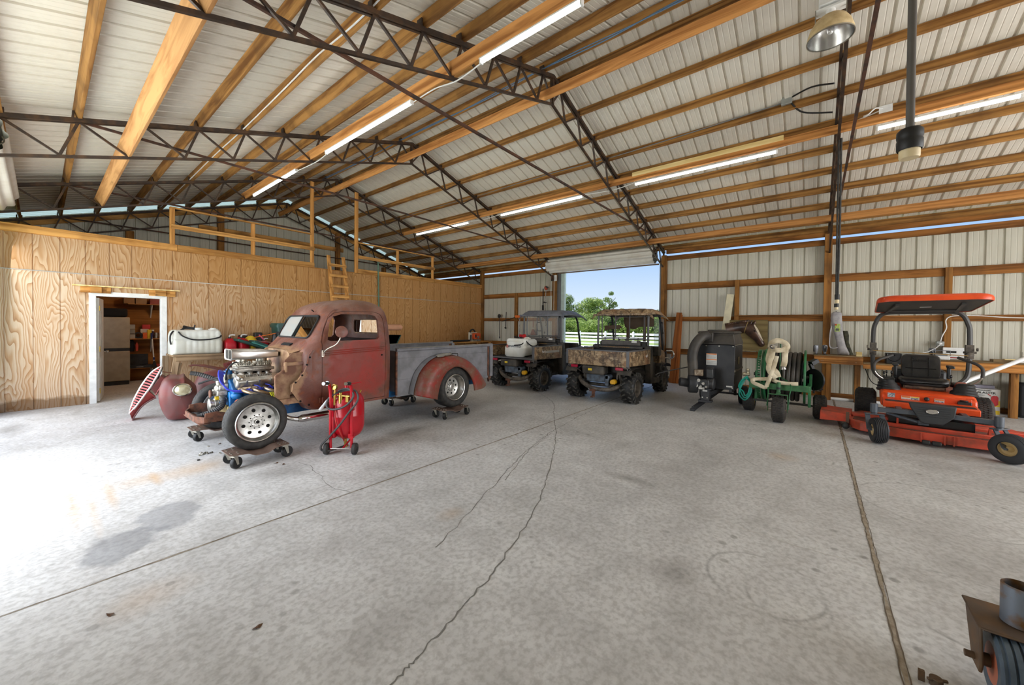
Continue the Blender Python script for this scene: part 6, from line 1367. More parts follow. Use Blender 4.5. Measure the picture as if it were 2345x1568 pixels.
for x in (4.99, 5.41): MB().beam((x, 9.86, .02), (x, 10.54, 3.45), .04, .09, up=(1, 0, 0)).build('ladder_rail', w_zl, LD, bevel=.003)
for k in range(11):
    z = .28+.29*k; y = 9.86+.68*(z-.02)/3.43-.05; MB().beam((4.95, y, z), (5.45, y, z), .03, .075).build('rung', w_x, LD, bevel=.003)
solo('green_pole', MB().cyl((6.54, 10.45, 0), (6.53, 10.56, 3.47), .022, n=12), M('old green paint', col(86, 116, 96), .6), 'thin green steel pole standing upright against the plywood right of the ladder', 'pole', (6.54, 10.45, 0))
# ledge above the doorway
DS = thing('door_ledge', 'narrow pale shelf board on wooden blocks above the tool room doorway', 'shelf', (1.1, 10.5, 2.2)); MB().box((.36, 10.44, 2.20), (1.84, 10.58, 2.218)).build('board', w_pale, DS)
for a, b_, y0 in ((.46, .85, 10.575), (.72, .79, 10.55), (.585, .725, 10.50), (1.38, 1.79, 10.575), (1.70, 1.78, 10.55), (1.47, 1.63, 10.50)): MB().box((a, y0-.02 if y0 > 10.55 else y0, 2.085), (b_, 10.595, 2.198)).build('block', w_x, DS, bevel=.003)
# ------------------------------------------------------------------ tool room
FR = thing('refrigerator', 'beige two door refrigerator inside the tool room, seen through the doorway', 'refrigerator', (1.05, 13.6, 0))
m_fr = M('beige enamel', col(172, 160, 138), .4); MB().box((.68, 13.32, .06), (1.385, 13.98, 1.66)).build('cabinet', m_fr, FR, bevel=.01); MB().box((.68, 13.25, .10), (1.385, 13.31, .83)).build('lower_door', m_fr, FR, bevel=.015); MB().box((.68, 13.25, .90), (1.385, 13.31, 1.66)).build('upper_door', m_fr, FR, bevel=.015)
MB().box((.69, 13.26, .83), (1.38, 13.32, .90)).build('dark_gap', blackp, FR); MB().box((.7, 13.28, .0), (1.37, 13.5, .09)).build('kick_plate', blackp, FR); MB().cyl((.87, 13.245, .85), (.9, 13.22, .85), .012).box((.83, 13.215, .75), (.93, 13.24, .77)).build('door_pull', zinc, FR)
solo('black_case', MB().box((.8, 13.35, 1.66), (1.36, 13.85, 1.88)), M('black fabric', col(22, 22, 24), .9), 'black soft case lying on top of the beige refrigerator', 'case', (1.05, 13.6, 1.66), bevel=.05)
m_sh = wood('shelf wood', col(184, 130, 72), col(140, 92, 44), 'x')
for z, lb in ((.345, 'lowest shelf board in the tool room holding the black tool case'), (1.115, 'middle shelf board in the tool room crowded with small cartons'), (2.02, 'top shelf board in the tool room just under the door head')):
    o = thing('wall_shelf', lb, 'shelf', (2.2, 13.9, z)); MB().box((1.40, 13.72, z-.018), (3.4, 14.02, z)).build('board', m_sh, o)
    for x in (1.86, 3.0): MB().prism([(14.02, z-.02), (13.76, z-.02), (14.02, z-.36)], 'x', x-.012, x+.012).build('bracket', M('white bracket', col(206, 204, 198), .5), o)
def carton(x0, x1, z0, h, c, lb, y=13.78, d=.16, nm='carton', cat='box', grp=None):
    o = MB().box((0, 0, 0), (x1-x0, d, h)).build(nm, M('carton '+str(c), col(*c), .6), None, bevel=.004); o.location = (x0, y, z0); BASE[o.name] = Vector(o.location); return tag(o, lb, cat, grp)
carton(1.33, 1.53, 2.02, .15, (150, 112, 72), 'brown carton at the left on the top tool room shelf'); carton(1.55, 1.76, 2.02, .15, (140, 104, 66), 'brown carton in the middle of the top tool room shelf'); carton(1.82, 2.06, 2.02, .14, (138, 52, 44), 'red carton at the right on the top tool room shelf')
for k, z in enumerate((1.115, 1.24, 1.365)): carton(1.42, 1.535, z, .115, (176, 176, 172) if k != 1 else (150, 152, 150), ('lowest', 'middle', 'topmost')[k]+' grey white box of the small stack beside the refrigerator')
o = carton(1.645, 1.80, 1.115, .25, (206, 200, 186), 'white carton behind the orange packet on the middle shelf', 13.86, .1)
carton(1.68, 1.835, 1.365, .115, (190, 46, 42), 'red carton on top of the white carton on the middle shelf', 13.86, .1)
carton(1.68, 1.76, 1.115, .155, (232, 104, 40), 'orange packet in front of the white carton', 13.77, .06); carton(1.765, 1.845, 1.115, .23, (232, 196, 40), 'yellow packet beside the orange packet', 13.77, .06)
solo('steel_can', MB().cyl((1.95, 13.84, 1.115), (1.95, 13.84, 1.27), .045, n=20), alu_c, 'round steel can at the right on the middle tool room shelf', 'can', (1.95, 13.84, 1.115)); bt_ = thing('bottle', 'dark bottle with white cap beside the steel can', 'bottle', (1.885, 13.88, 1.115)); MB().lathe((1.885, 13.88, 1.115), (0, 0, 1), [(.03, 0), (.035, .01), (.035, .15), (.018, .18), (.018, .2)], 16, cap=True).build('bottle_body', M('bottle purple', col(70, 40, 60), .4), bt_); MB().cyl((1.885, 13.88, 1.31), (1.885, 13.88, 1.345), .028, n=14).build('cap', m_white, bt_)
solo('cable_coil', MB().lathe((1.6, 13.85, 1.20), (0, 1, 0), [(.045, -.03), (.085, -.03), (.085, .03), (.045, .03)], 20, loop=True), dark, 'dark coil of cable standing on the middle tool room shelf', 'cable', (1.6, 13.85, 1.12))
TC = thing('tool_case', 'open black tool case on the lowest tool room shelf', 'tool case', (1.6, 13.8, .345)); MB().box((1.42, 13.74, .345), (1.86, 13.98, .42)).build('tray', blackp, TC, bevel=.006); MB().box((1.42, 13.97, .42), (1.80, 14.0, .70)).build('lid', blackp, TC, bevel=.006); MB().box((1.55, 13.738, .37), (1.68, 13.742, .385)).build('badge', zinc, TC)
BR = thing('broom', 'thin white broom with blue grip leaning on the tool room shelves', 'broom', (1.87, 13.7, .35)); MB().cyl((1.84, 13.71, 1.25), (1.885, 13.69, .42), .014, n=10).build('handle', m_white, BR); MB().cyl((1.838, 13.71, 1.1), (1.836, 13.71, 1.26), .022, n=10).build('blue_grip', M('navy grip', col(30, 48, 110), .5), BR); MB().cyl((1.875, 13.69, .55), (1.88, 13.69, .62), .02, n=10).build('blue_grip', M('navy grip', col(30, 48, 110), .5), BR); MB().prism([(1.84, .35), (1.94, .35), (1.90, .52), (1.87, .52)], 'y', 13.67, 13.71).build('brush', dark, BR)
solo('hanging_flag', MB().prism([(1.53, .95), (1.56, 1.03), (1.585, .95), (1.575, .80), (1.54, .80)], 'y', 13.70, 13.715), M('tag red', col(200, 66, 44), .6), 'orange red flag hanging below the middle tool room shelf', 'flag', (1.556, 13.7, .8)); solo('dark_jacket', MB().rings([[Vector((1.47+w*math.cos(a), 13.85+.05*math.sin(a), z)) for a in [2*PI*j/12 for j in range(12)]] for z, w in ((.78, .05), (.9, .065), (1.03, .06), (1.09, .03))]), M('navy cloth', col(30, 34, 46), .9), 'dark cloth hanging under the middle shelf beside the refrigerator', 'cloth', (1.47, 13.85, .8))
solo('red_case', MB().box((1.93, 13.76, .345), (2.25, 13.95, .42)), M('case red', col(190, 60, 40), .5), 'flat red case at the right on the lowest tool room shelf', 'case', (2.0, 13.85, .345), bevel=.005)

# ------------------------------------------------------------------ rough bench by the partition and what stands on it
w_old = wood('old bench wood', col(176, 148, 116), col(120, 92, 66), 'x', dark=col(96, 76, 58)); w_oldz = wood('old bench leg wood', col(176, 150, 120), col(122, 96, 70), 'z')
BN = thing('rough_bench', 'rough weathered plank bench along the plywood wall behind the truck engine', 'bench', (4.2, 10.1, 0))
MB().box((1.62, 9.80, .865), (6.9, 10.5, .90)).build('bench_top', w_old, BN, bevel=.004); MB().box((1.66, 9.80, .775), (6.9, 9.845, .864)).build('apron', w_old, BN, bevel=.004)
for x, dx in ((1.68, -.12), (4.3, 0), (6.7, 0)):
    MB().beam((x, 9.84, .86), (x+dx, 9.78, 0), .09, .045, up=(0, 1, 0)).build('leg', w_oldz, BN); MB().beam((x-.08, 10.4, .86), (x-.08, 10.45, 0), .09, .045, up=(0, 1, 0)).build('leg', w_oldz, BN)
MB().beam((1.71, 9.86, .75), (1.60, 9.82, .02), .10, .05, up=(0, 1, 0)).build('brace', w_oldz, BN)
t2 = thing('spray_tank', 'large white ribbed spray tank at the left end of the rough bench', 'tank', (0, 0, 0), local=True); spray_tank(t2, .82, .50, .50, True); t2.location = (2.03, 10.12, .90)
m_can = M('red fuel can', col(196, 24, 40), .4, c2=col(168, 20, 34), vs=5)
def can(x, y, lb, nm='fuel_can', m=None, s=1.0, a=0):
    o = thing(nm, lb, 'fuel can', (0, 0, 0), group=None); R = []
    for z, w, d in ((0, .20, .24), (.015, .215, .26), (.21, .215, .26), (.25, .20, .22), (.30, .11, .10), (.31, .08, .08)): R.append([Vector((p*s, q*s, z*s)) for p, q in rrect(w, d, min(w, d)*.18, 3)])
    MB().rings(R).build('can_body', m or m_can, o); MB().cyl((0, 0, .31*s), (0, 0, .335*s), .032*s).build('cap', blackp, o); MB().tube(spl([(0, 0, .335*s), (.0, 0, .37*s), (.04*s, -.02*s, .385*s), (.09*s, -.04*s, .38*s)], 4), .014*s, 8).build('spout', m_white, o); MB().tube(spl([(0, .1*s, .24*s), (0, .1*s, .31*s), (0, .02*s, .33*s)], 4), .012*s, 8).build('handle', m or m_can, o); o.location = (x, y, .90); o.rotation_euler.z = a; return o
can(2.60, 10.05, 'red fuel can right beside the large white spray tank'); can(2.84, 10.12, 'red fuel can behind the open dark green lid', a=.4)
m_dg = M('dark green plastic', col(28, 76, 68), .45, c2=col(22, 62, 56), vs=4)
GC = thing('green_chest', 'tall dark green storage bin behind the truck windshield', 'bin', (3.75, 10.1, .9)); MB().rings([[Vector((3.76+a, 10.15+b_, z)) for a, b_ in rrect(w, d, .05, 3)] for z, w, d in ((.9, .44, .40), (1.45, .50, .44))]).build('bin_body', m_dg, GC); MB().rings([[Vector((3.76+a, 10.15+b_, z)) for a, b_ in rrect(w, .48, .06, 3)] for z, w in ((1.45, .54), (1.50, .55), (1.555, .50))]).build('bin_lid', m_dg, GC)
GL = thing('storage_cover', 'dark green tilted box cover leaning over the engine side of the bench', 'lid', (3.0, 9.9, 1.05)); MB().beam((2.66, 9.86, 1.185), (3.34, 9.9, .93), .36, .05, up=(0, 0, 1)).beam((2.94, 9.80, 1.15), (3.36, 9.82, .98), .3, .05).build('lid_panel', m_dg, GL, bevel=.01); MB().beam((2.9, 9.65, 1.13), (3.3, 9.66, .97), .012, .03).build('lid_edge', M('teal plastic', col(60, 130, 120), .5), GL)
solo('yellow_can', MB().ball((3.04, 10.2, 1.08), (.14, .12, .18), 16), M('yellow plastic', col(232, 196, 50), .45), 'yellow plastic container lying among the clutter on the rough bench', 'container', (3.04, 10.2, .9))
can(3.32, 10.2, 'small red fuel can near the dark bag by the green bin', s=.75); solo('dark_bag', MB().rings([[Vector((3.50+w*math.cos(a)+random.uniform(-.012, .012), 10.05+w*math.sin(a), z)) for a in [2*PI*j/12 for j in range(12)]] for z, w in ((.9, .08), (1.0, .10), (1.12, .085), (1.24, .05), (1.30, .06))]), M('brown black bag', col(46, 36, 34), .35), 'dark crumpled plastic bag standing left of the green bin', 'bag', (3.5, 10.05, .9), sharp=1.5)
solo('pink_rod', MB().cyl((3.18, 10.1, 1.28), (3.26, 10.05, 1.17), .014, n=10), M('pink plastic', col(226, 90, 140), .5), 'small pink stick in the clutter on the rough bench', 'stick', (3.2, 10.1, 1.2)); HT = thing('hedge_trimmer', 'orange and black garden tool lying across the top of the bench clutter', 'garden tool', (3.5, 10.0, 1.3)); MB().cyl((3.05, 10.0, 1.22), (3.56, 9.95, 1.33), .008, n=8).build('orange_shaft', M('tool orange', col(236, 116, 40), .5), HT); MB().beam((3.48, 9.95, 1.32), (3.72, 9.94, 1.36), .05, .05).build('motor', blackp, HT); MB().beam((3.66, 9.935, 1.375), (3.80, 9.93, 1.385), .06, .05).build('orange_grip', M('tool orange', col(236, 116, 40), .5), HT)
solo('brown_panel', MB().beam((2.98, 9.84, 1.16), (3.75, 9.86, 1.04), .3, .02), m_mauve, 'flat brown body panel lying on the bench behind the engine scoop', 'panel', (3.3, 9.85, 1.1))
for k, (x, w_) in enumerate(((2.86, .1), (3.16, .09))): solo('dark_tool', MB().box((x, 10.3, 1.12 if k == 0 else 1.0), (x+.16, 10.45, 1.27 if k == 0 else 1.33)).box((x+.02, 10.32, .9), (x+.14, 10.43, 1.2)), dark, ('dark grey machine part behind the second fuel can', 'dark grey tool head behind the yellow container')[k], 'tool', (x, 10.35, .9), bevel=.02)
solo('tan_cowling', MB().rings([[Vector((x, 10.0+a, 1.47+b_)) for a, b_ in rrect(.26, h, .06, 3)] for x, h in ((6.45, .18), (6.9, .18), (6.95, .12))]).box((6.5, 9.98, .9), (6.56, 10.04, 1.40)), M('tan pink paint', col(206, 150, 116), .5), 'pinkish tan machine housing just behind the truck cab', 'machine', (6.7, 10, .9)); solo('green_tub', MB().rings([[Vector((x+a, 10.0+b_, z)) for a, b_ in rrect(w, .34, .04, 3)] for z, w, x in ((.9, .34, 6.55), (1.24, .56, 6.62), (1.235, .52, 6.62), (.93, .32, 6.55))]), m_dg, 'dark green tub on the bench behind the truck cab', 'tub', (6.6, 10, .9))
B2 = thing('plank_table', 'plank table along the plywood wall beyond the truck bed', 'table', (9.8, 10.1, 0)); MB().box((8.75, 9.75, .925), (10.95, 10.5, .96)).build('table_top', w_pale if False else w_x, B2, bevel=.004)
for x in (8.85, 10.85):
    for y in (9.8, 10.45): MB().box((x-.04, y-.04, 0), (x+.04, y+.04, .925)).build('leg', w_zl, B2)
BL = thing('backpack_blower', 'orange and white backpack blower standing on the plank table', 'leaf blower', (10.15, 9.95, .96)); MB().box((9.95, 9.98, .96), (10.35, 10.06, 1.30)).box((9.92, 9.85, .96), (10.4, 10.1, .985)).build('back_frame', M('pale frame', col(212, 208, 188), .5), BL, bevel=.02); MB().box((10.06, 9.80, 1.04), (10.36, 9.98, 1.27)).build('engine_housing', M('blower orange', col(226, 88, 36), .45), BL, bevel=.03); MB().cyl((10.2, 9.80, 1.12), (10.2, 9.77, 1.12), .05).box((10.1, 9.79, .985), (10.34, 9.95, 1.04)).build('recoil', alu_c, BL); MB().box((10.05, 9.795, 1.1), (10.12, 9.803, 1.22)).build('vent', blackp, BL); MB().tube(spl([(9.98, 10.0, 1.30), (9.99, 9.95, 1.38), (10.1, 9.95, 1.40), (10.2, 9.96, 1.32)], 5), .03, 8).tube([(9.93, 9.9, 1.2), (9.90, 9.88, 1.0)], .03, 8).build('harness', blackp, BL)
solo('black_tube', MB().cyl((8.9, 9.85, 1.0), (9.85, 9.9, 1.0), .035, n=12), blackp, 'black blower tube lying on the plank table', 'tube', (9.4, 9.87, .96))

# ------------------------------------------------------------------ grille, loose fenders
m_gr = M('faded red grille', col(206, 88, 86), .5, c2=col(176, 66, 64), vs=8); m_redf = M('faded red paint', col(170, 76, 72), .45, c2=col(150, 88, 96), vs=3)
GR = thing('truck_grille', 'red slatted truck grille with bright rim leaning on the lying fender', 'grille', (1.05, 8.4, 0))
near = [(905, 175), (840, 300), (740, 470), (640, 640), (520, 800), (400, 965), (280, 1115), (165, 1245)]; far_ = [(880, 178), (720, 270), (580, 410), (450, 590), (350, 760), (270, 920), (210, 1080), (165, 1235)]
Np = [at(*g6(*p), 8.27) for p in near]; Fp = [at(*g6(*p), 8.50) for p in far_]
Np[0] = Fp[0] = (Np[0]+Fp[0])/2; Np[-1] = Fp[-1] = (Np[-1]+Fp[-1])/2
Ns, Fs = spl(Np, 6), spl(Fp, 6); back = Vector((.05, .10, -.045))
MB().tube(Ns, .014, 8).tube(Fs, .014, 8).build('bright_rim', M('pale rim', col(226, 222, 216), .3, .5), GR)
mid_ = [(a+b_)/2+Vector((-.018, -.02, .012)) for a, b_ in zip(Ns, Fs)]
sl = MB()
for i in range(2, len(Ns)-3):
    if i % 2: continue
    a, c_, b_ = Fs[i], mid_[i], Ns[i]; u = (Ns[i+1]-Ns[i])*.95
    sl.rings([[p, p+u, p+u+back*.16, p+back*.16] for p in (a, c_, b_)])
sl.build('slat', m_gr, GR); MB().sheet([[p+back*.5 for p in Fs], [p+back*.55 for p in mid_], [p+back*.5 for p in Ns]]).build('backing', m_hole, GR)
lo = [at(*g6(*p), 8.27) for p in ((170, 1245), (300, 1095), (430, 930), (585, 735))]; lo2 = [at(*g6(*p), 8.32) for p in ((225, 1375), (400, 1120), (560, 985), (755, 880))]
ls, ls2 = spl(lo, 5), spl(lo2, 5); ls2[0].z = .005
MB().rings([[a, b_, b_+Vector((.02, .2, 0)), a+Vector((.02, .2, 0))] for a, b_ in zip(ls, ls2)]).build('lower_apron', m_redf, GR, sharp=1.2); MB().tube([p-Vector((0, .01, 0)) for p in ls2], .012, 6).build('apron_edge', m_mauve, GR)
q = [at(*g6(*p), 8.28) for p in ((640, 690), (860, 400), (975, 455), (760, 830))]; MB().rings([q, [p+Vector((.06, .22, .0)) for p in q]]).build('side_box', m_mauve, GR, bevel=.008); MB().tube([at(*g6(965, 470), 8.25), at(*g6(745, 825), 8.25)], .008, 6).build('box_edge', m_redf, GR)
MB().cyl(at(*g6(900, 300), 8.3), at(*g6(1105, 330), 8.3), .008, n=8).beam(at(*g6(870, 380), 8.3), at(*g6(1000, 450), 8.3), .02, .04).build('mounting_bracket', m_rb, GR)
FN = thing('loose_front_fender', 'loose mauve brown front fender standing on its nose with a headlight', 'fender', (1.35, 7.85, 0))
sil = [(860, 600), (1000, 470), (1180, 455), (1290, 462), (1385, 432), (1450, 520), (1600, 640), (1680, 730), (1660, 860), (1600, 1100), (1500, 1340), (1300, 1385), (1060, 1390), (960, 1310), (870, 1150), (820, 980), (808, 820)]
S0 = [at(*g6(*p), 7.82) for p in sil]; S0 = [Vector((p.x, p.y, max(p.z, .004))) for p in S0]; cen = sum(S0, Vector())/len(S0); SS = spl(S0, 3, loop=True); R = []
for k, dy in ((1.0, .62), (1.0, .30), (1.0, .05), (.985, 0), (.93, -.055), (.82, -.11), (.66, -.15), (.45, -.175), (.2, -.19), (.02, -.195)):
    R.append([Vector((cen.x+(p.x-cen.x)*k+(dy*.18 if dy > 0 else 0), p.y+dy, max(.004, cen.z+(p.z-cen.z)*k-(.0)))) for p in SS])
MB().rings(R, cap=False).build('fender_shell', m_mauve, FN, sharp=1.4)
hc = at(*g6(1350, 710), 7.60); fdir = Vector((-.12, -1, .12))
MB().lathe(hc, fdir, [(.09, -.09), (.118, -.02), (.12, .0), (.112, .014), (.098, .016), (.096, .0)], 32, sq=.86).build('headlight_ring', chrome, FN); MB().lathe(hc, fdir, [(.098, .008), (.08, .022), (.04, .034), (.001, .037)], 32, sq=.86).build('headlight_lens', M('headlight glass', col(206, 198, 168), .15, .3, c2=col(178, 168, 134), vs=14), FN)
F2 = thing('loose_fender', 'second loose mauve fender lying under the bench behind the far front wheel', 'fender', (2.15, 8.8, 0)); R = []
for k, z in ((1.0, .0), (1.0, .25), (.95, .42), (.82, .55), (.6, .63), (.3, .67), (.03, .68)): R.append([Vector((2.15+.44*k*math.cos(a), 8.8+.30*k*math.sin(a), z)) for a in [2*PI*j/28 for j in range(28)]])
MB().rings(R, cap=False).build('fender_shell', m_mauve, F2, sharp=1.3)
HP2 = thing('hood_side_panel', 'long narrow brown hood panel propped over the second loose fender', 'panel', (2.0, 8.7, .7)); MB().sheet([[Vector((1.62, 8.40, .80)), Vector((1.64, 8.5, .82))], [Vector((1.8, 8.40, .78)), Vector((1.84, 8.52, .80))], [Vector((2.15, 8.42, .66)), Vector((2.2, 8.54, .69))]]).tube([(1.60, 8.40, .80), (1.68, 8.395, .805), (1.8, 8.39, .775), (2.15, 8.41, .66)], .012, 6).build('panel_sheet', m_mauve, HP2)
MB().beam((2.12, 8.5, .72), (2.42, 8.5, .80), .03, .16, up=(0, 0, 1)).build('louvre_panel', m_mauve, HP2); lv_ = MB()
for k in range(3): lv_.beam((2.14, 8.475, .69+.05*k), (2.40, 8.475, .765+.05*k), .03, .02)
lv_.build('louvre', m_mauve, HP2)
# ------------------------------------------------------------------ red pressure blaster
m_br = M('bright red enamel', col(184, 16, 34), .28, c2=col(166, 12, 28), vs=4)
PB = thing('pressure_blaster', 'bright red wheeled pressure tank blaster with black hose in front of the truck door', 'blaster', (0, 0, 0), local=True)
P = lambda nm, mb, mt, par=PB, **k: mb.build(nm, mt, par, **k)
P('tank', MB().lathe((.19, 0, 0), (0, 0, 1), [(.02, .145), (.09, .155), (.145, .19), (.175, .24), (.19, .30), (.19, .43), (.192, .435), (.19, .44), (.19, .56), (.178, .63), (.145, .685), (.09, .715), (.03, .722)], 40, cap=True), m_br)
for s_ in (-1, 1):
    P('frame_post', MB().tube(spl([(.0, s_*.125, .055), (-.005, s_*.125, .3), (-.005, s_*.125, .62), (-.01, s_*.125, .74), (-.04, s_*.125, .83), (-.08, s_*.125, .855)], 6), .017, 10), m_br)
    P('handle_grip', MB().cyl((-.08, s_*.125, .855), (-.17, s_*.125, .865), .018, n=12), rubber_d); P('grip_ring', MB().cyl((-.075, s_*.125, .854), (-.09, s_*.125, .857), .026).cyl((-.165, s_*.125, .864), (-.18, s_*.125, .866), .02), chrome)
    w_ = P('wheel', MB().lathe((-.01, s_*.165, .068), (0, 1, 0), [(.03, -.022), (.06, -.022), (.068, -.016), (.068, .016), (.06, .022), (.03, .022)], 28, loop=True), rubber); P('hub', MB().lathe((-.01, s_*.165, .068), (0, 1, 0), [(.001, -.02), (.036, -.018), (.036, .018), (.001, .02)], 16), blackp, w_)
    P('clamp', MB().box((-.02, s_*.125-.02, .19), (.03, s_*.125+.02, .22)).box((-.02, s_*.125-.02, .52), (.03, s_*.125+.02, .55)).box((.0, s_*.08, .19), (.06, s_*.125, .24)), m_br)
P('axle', MB().cyl((-.01, -.165, .068), (-.01, .165, .068), .008, n=10), chrome); P('rear_leg', MB().beam((.14, .05, .2), (.30, .05, .0), .02, .03).beam((.16, -.08, .17), (.0, -.02, .07), .014, .014), m_br)
P('lever_handle', MB().cyl((.20, .02, .72), (.20, .02, .80), .025).cyl((.20, .02, .80), (.30, -.12, .815), .006, n=6), m_br)
P('regulator', MB().cyl((.03, .02, .60), (.03, .02, .70), .026).cyl((.03, .02, .70), (.03, .02, .73), .018).cyl((.0, -.1, .69), (.05, .1, .69), .01).cyl((.02, .09, .58), (.02, .09, .74), .014).box((.0, -.08, .62), (.05, -.05, .70)), brass)
P('pressure_gauge', MB().cyl((.0, .075, .74), (.0, .075, .79), .009).lathe((-.01, .075, .80), (-1, .3, .1), [(.03, -.015), (.034, -.012), (.034, .012), (.03, .014), (.001, .012)], 20), brass); P('relief_valve', MB().cyl((.29, -.1, .67), (.32, -.11, .71), .01), brass)
P('bottom_valve', MB().cyl((.12, 0, .06), (.12, 0, .15), .016).cyl((.12, 0, .05), (.12, 0, .075), .024), brass)
m_ph = M('grey rubber hose', col(64, 62, 62), .5)
P('blast_hose', MB().tube(spl([(.13, -.02, .07), (.0, .12, .045), (-.05, .20, .06), (-.05, .21, .12), (-.045, .12, .22), (-.04, .0, .36), (-.04, -.10, .50), (-.03, -.19, .62), (-.01, -.20, .70), (.03, -.14, .755), (.05, .0, .745), (.0, .12, .69), (-.03, .16, .61), (-.05, .12, .55), (-.06, .0, .555), (-.05, -.10, .61), (-.02, -.15, .70), (.0, -.11, .765), (.05, -.02, .77), (.06, .06, .74)], 7), .0125, 8), m_ph)
P('supply_hose', MB().tube(spl([(.02, .07, .60), (-.02, .06, .42), (-.02, .01, .28), (.06, -.01, .14)], 6), .008, 8), M('dull red hose', col(176, 46, 40), .5)); nz = P('nozzle', MB().cyl((.0, .16, .64), (-.04, .235, .53), .018), M('white nozzle', col(206, 206, 206), .4)); P('blue_trigger', MB().cyl((.02, .155, .66), (-.01, .215, .575), .009), M('blue trigger', col(40, 70, 190), .5), nz)
PB.location = (2.23, 4.375, 0); PB.rotation_euler.z = math.radians(39.7)
# nuts and bits of dirt on the floor
for k, (x, y) in enumerate([(1.16, 5.60), (1.18, 5.56), (1.20, 5.57), (1.215, 5.54), (1.19, 5.59), (1.225, 5.57), (1.17, 5.54), (1.24, 5.55)]):
    a = random.uniform(0, 3); o = MB().cyl((0, 0, 0), (.022, 0, .0), .007, n=6).cyl((.022, 0, 0), (.034, 0, 0), .011, n=6).build('bolt', zinc, None); o.location = (x, y, .0098); o.rotation_euler.z = a; tag(o, 'loose steel bolt in the small heap left of the near front wheel', 'bolt', 'heap of loose bolts on the floor')
for k, (x, y, lb) in enumerate(((1.32, 5.47, 'single steel nut on the floor between the bolt heap and the front dolly'), (1.30, 5.88, 'single small steel nut behind the bolt heap'), (1.10, 5.37, 'dark small nut in front of the bolt heap'))):
    o = MB().lathe((0, 0, 0), (0, 0, 1), [(.006, 0), (.014, 0), (.014, .012), (.006, .012)], 6, loop=True).build('nut', zinc if k < 2 else dark, None); o.location = (x, y, .0); tag(o, lb, 'nut')
for k, (x, y, lb) in enumerate(((1.62, 4.62, 'crumpled dry leaf beside the near front dolly'), (1.66, 4.52, 'brown dry leaf bit in front of the near dolly'), (.22, 2.87, 'small dry leaf on the floor near the left joint line'), (.68, 2.18, 'tiny dark leaf bit on the open floor at lower left'), (1.42, 5.9, 'dry leaf scrap between the two front wheels'), (1.02, 1.06, 'small brown leaf at the bottom of the photo'))):
    R = [[Vector((.022*math.cos(a)*(1+.4*math.sin(3*a+k))*s_, .012*math.sin(a)*s_, .004+.004*math.sin(2*a)*s_)) for a in [2*PI*j/10 for j in range(10)]] for s_ in (1, .5, .05)]
    o = MB().rings(R, cap=False).build('dry_leaf', M('dry leaf', col(92, 64, 40), .9), None); o.location = (x, y, .001); o.rotation_euler.z = k; tag(o, lb, 'leaf')

# ------------------------------------------------------------------ wall tools right of the partition
m_tor = M('tool red orange', col(176, 66, 38), .5)
def trimmer(nm, top, bot, lb, m, guard=None, cat='string trimmer'):
    o = thing(nm, lb, cat, tuple(bot)); MB().cyl(top, bot, .012, n=8).build('shaft', alu_c if m is m_tor else dark, o); t = Vector(top)
    MB().ball(t, (.06, .065, .08), 12).build('motor_head', m, o); MB().cyl(t+V(-.04, -.03, .05), t+V(-.02, -.09, .0), .03).build('starter', blackp, o)
    if guard: MB().cbox(guard, (.02, .12, .025)).tube(spl([Vector(guard)+V(-.01, -.05, 0), Vector(guard)+V(-.06, 0, .02), Vector(guard)+V(-.01, .05, 0)], 4), .01, 6).build('loop_handle', blackp, o)
    MB().cyl(Vector(bot)+V(0, 0, -.01), Vector(bot)+V(0, 0, .06), .022, n=8).build('cutting_head', blackp, o); return o
trimmer('string_trimmer', (11.16, 7.43, 2.90), (11.2, 7.49, 1.3), 'orange headed string trimmer hung high beside the open door', m_tor, (11.15, 7.456, 2.39)); trimmer('string_trimmer', (11.18, 9.607, 1.93), (11.2, 9.595, 1.07), 'thin dark trimmer hanging between the corner post and the short stud', dark, None)
solo('pruning_saw', MB().box((11.19, 7.56, 2.3), (11.21, 7.59, 2.89)).box((11.17, 7.54, 2.12), (11.21, 7.60, 2.3)), dark, 'black pruning pole hanging left of the orange headed trimmer', 'pole saw', (11.2, 7.57, 2.1))
solo('iron_bar', MB().cyl((11.2, 9.27, 2.085), (11.2, 9.295, 1.46), .014, n=8).cyl((11.2, 9.33, 1.48), (11.2, 9.27, 1.46), .03, n=8), dark, 'straight black iron bar hanging on the girt right of the thin trimmer', 'bar', (11.2, 9.28, 1.5)); hb_ = thing('hedge_pole', 'long dark pole with orange handle lying along the girt behind the stud', 'pole', (11.1, 9.0, 1.8)); MB().cyl((11.2, 9.45, 1.73), (11.14, 8.72, 1.89), .012, n=8).build('shaft', dark, hb_); MB().box((11.08, 8.50, 1.86), (11.16, 8.74, 1.95)).build('orange_grip', M('tool orange', col(236, 116, 40), .5), hb_); MB().cyl((11.13, 8.56, 1.9), (11.16, 8.58, 1.2), .015, n=8).build('drop_shaft', alu_c, hb_)
solo('corn_broom', MB().cyl((11.2, 8.0, 1.85), (11.2, 7.99, 1.5), .014, n=8).prism([(7.86, 1.22), (8.10, 1.22), (8.02, 1.44), (7.96, 1.44)], 'x', 11.17, 11.21), M('rust broom', col(140, 76, 54), .8), 'rust red broom hanging behind the grey roofed vehicle', 'broom', (11.2, 8, 1.2)); solo('bent_pipe', MB().tube(spl([(11.2, 7.6, 1.78), (11.2, 7.66, 1.83), (11.2, 7.66, 1.75), (11.2, 7.57, 1.18)], 5), .02, 8), alu_c, 'bright bent pipe hanging behind the grey roofed vehicle', 'pipe', (11.2, 7.6, 1.2)); solo('hook_rod', MB().tube(spl([(11.2, 7.48, 1.83), (11.2, 7.45, 1.7), (11.2, 7.43, 1.6), (11.2, 7.46, 1.57)], 4), .012, 6), m_rust, 'small rusty hook rod hanging right of the bright bent pipe', 'hook', (11.2, 7.45, 1.6))
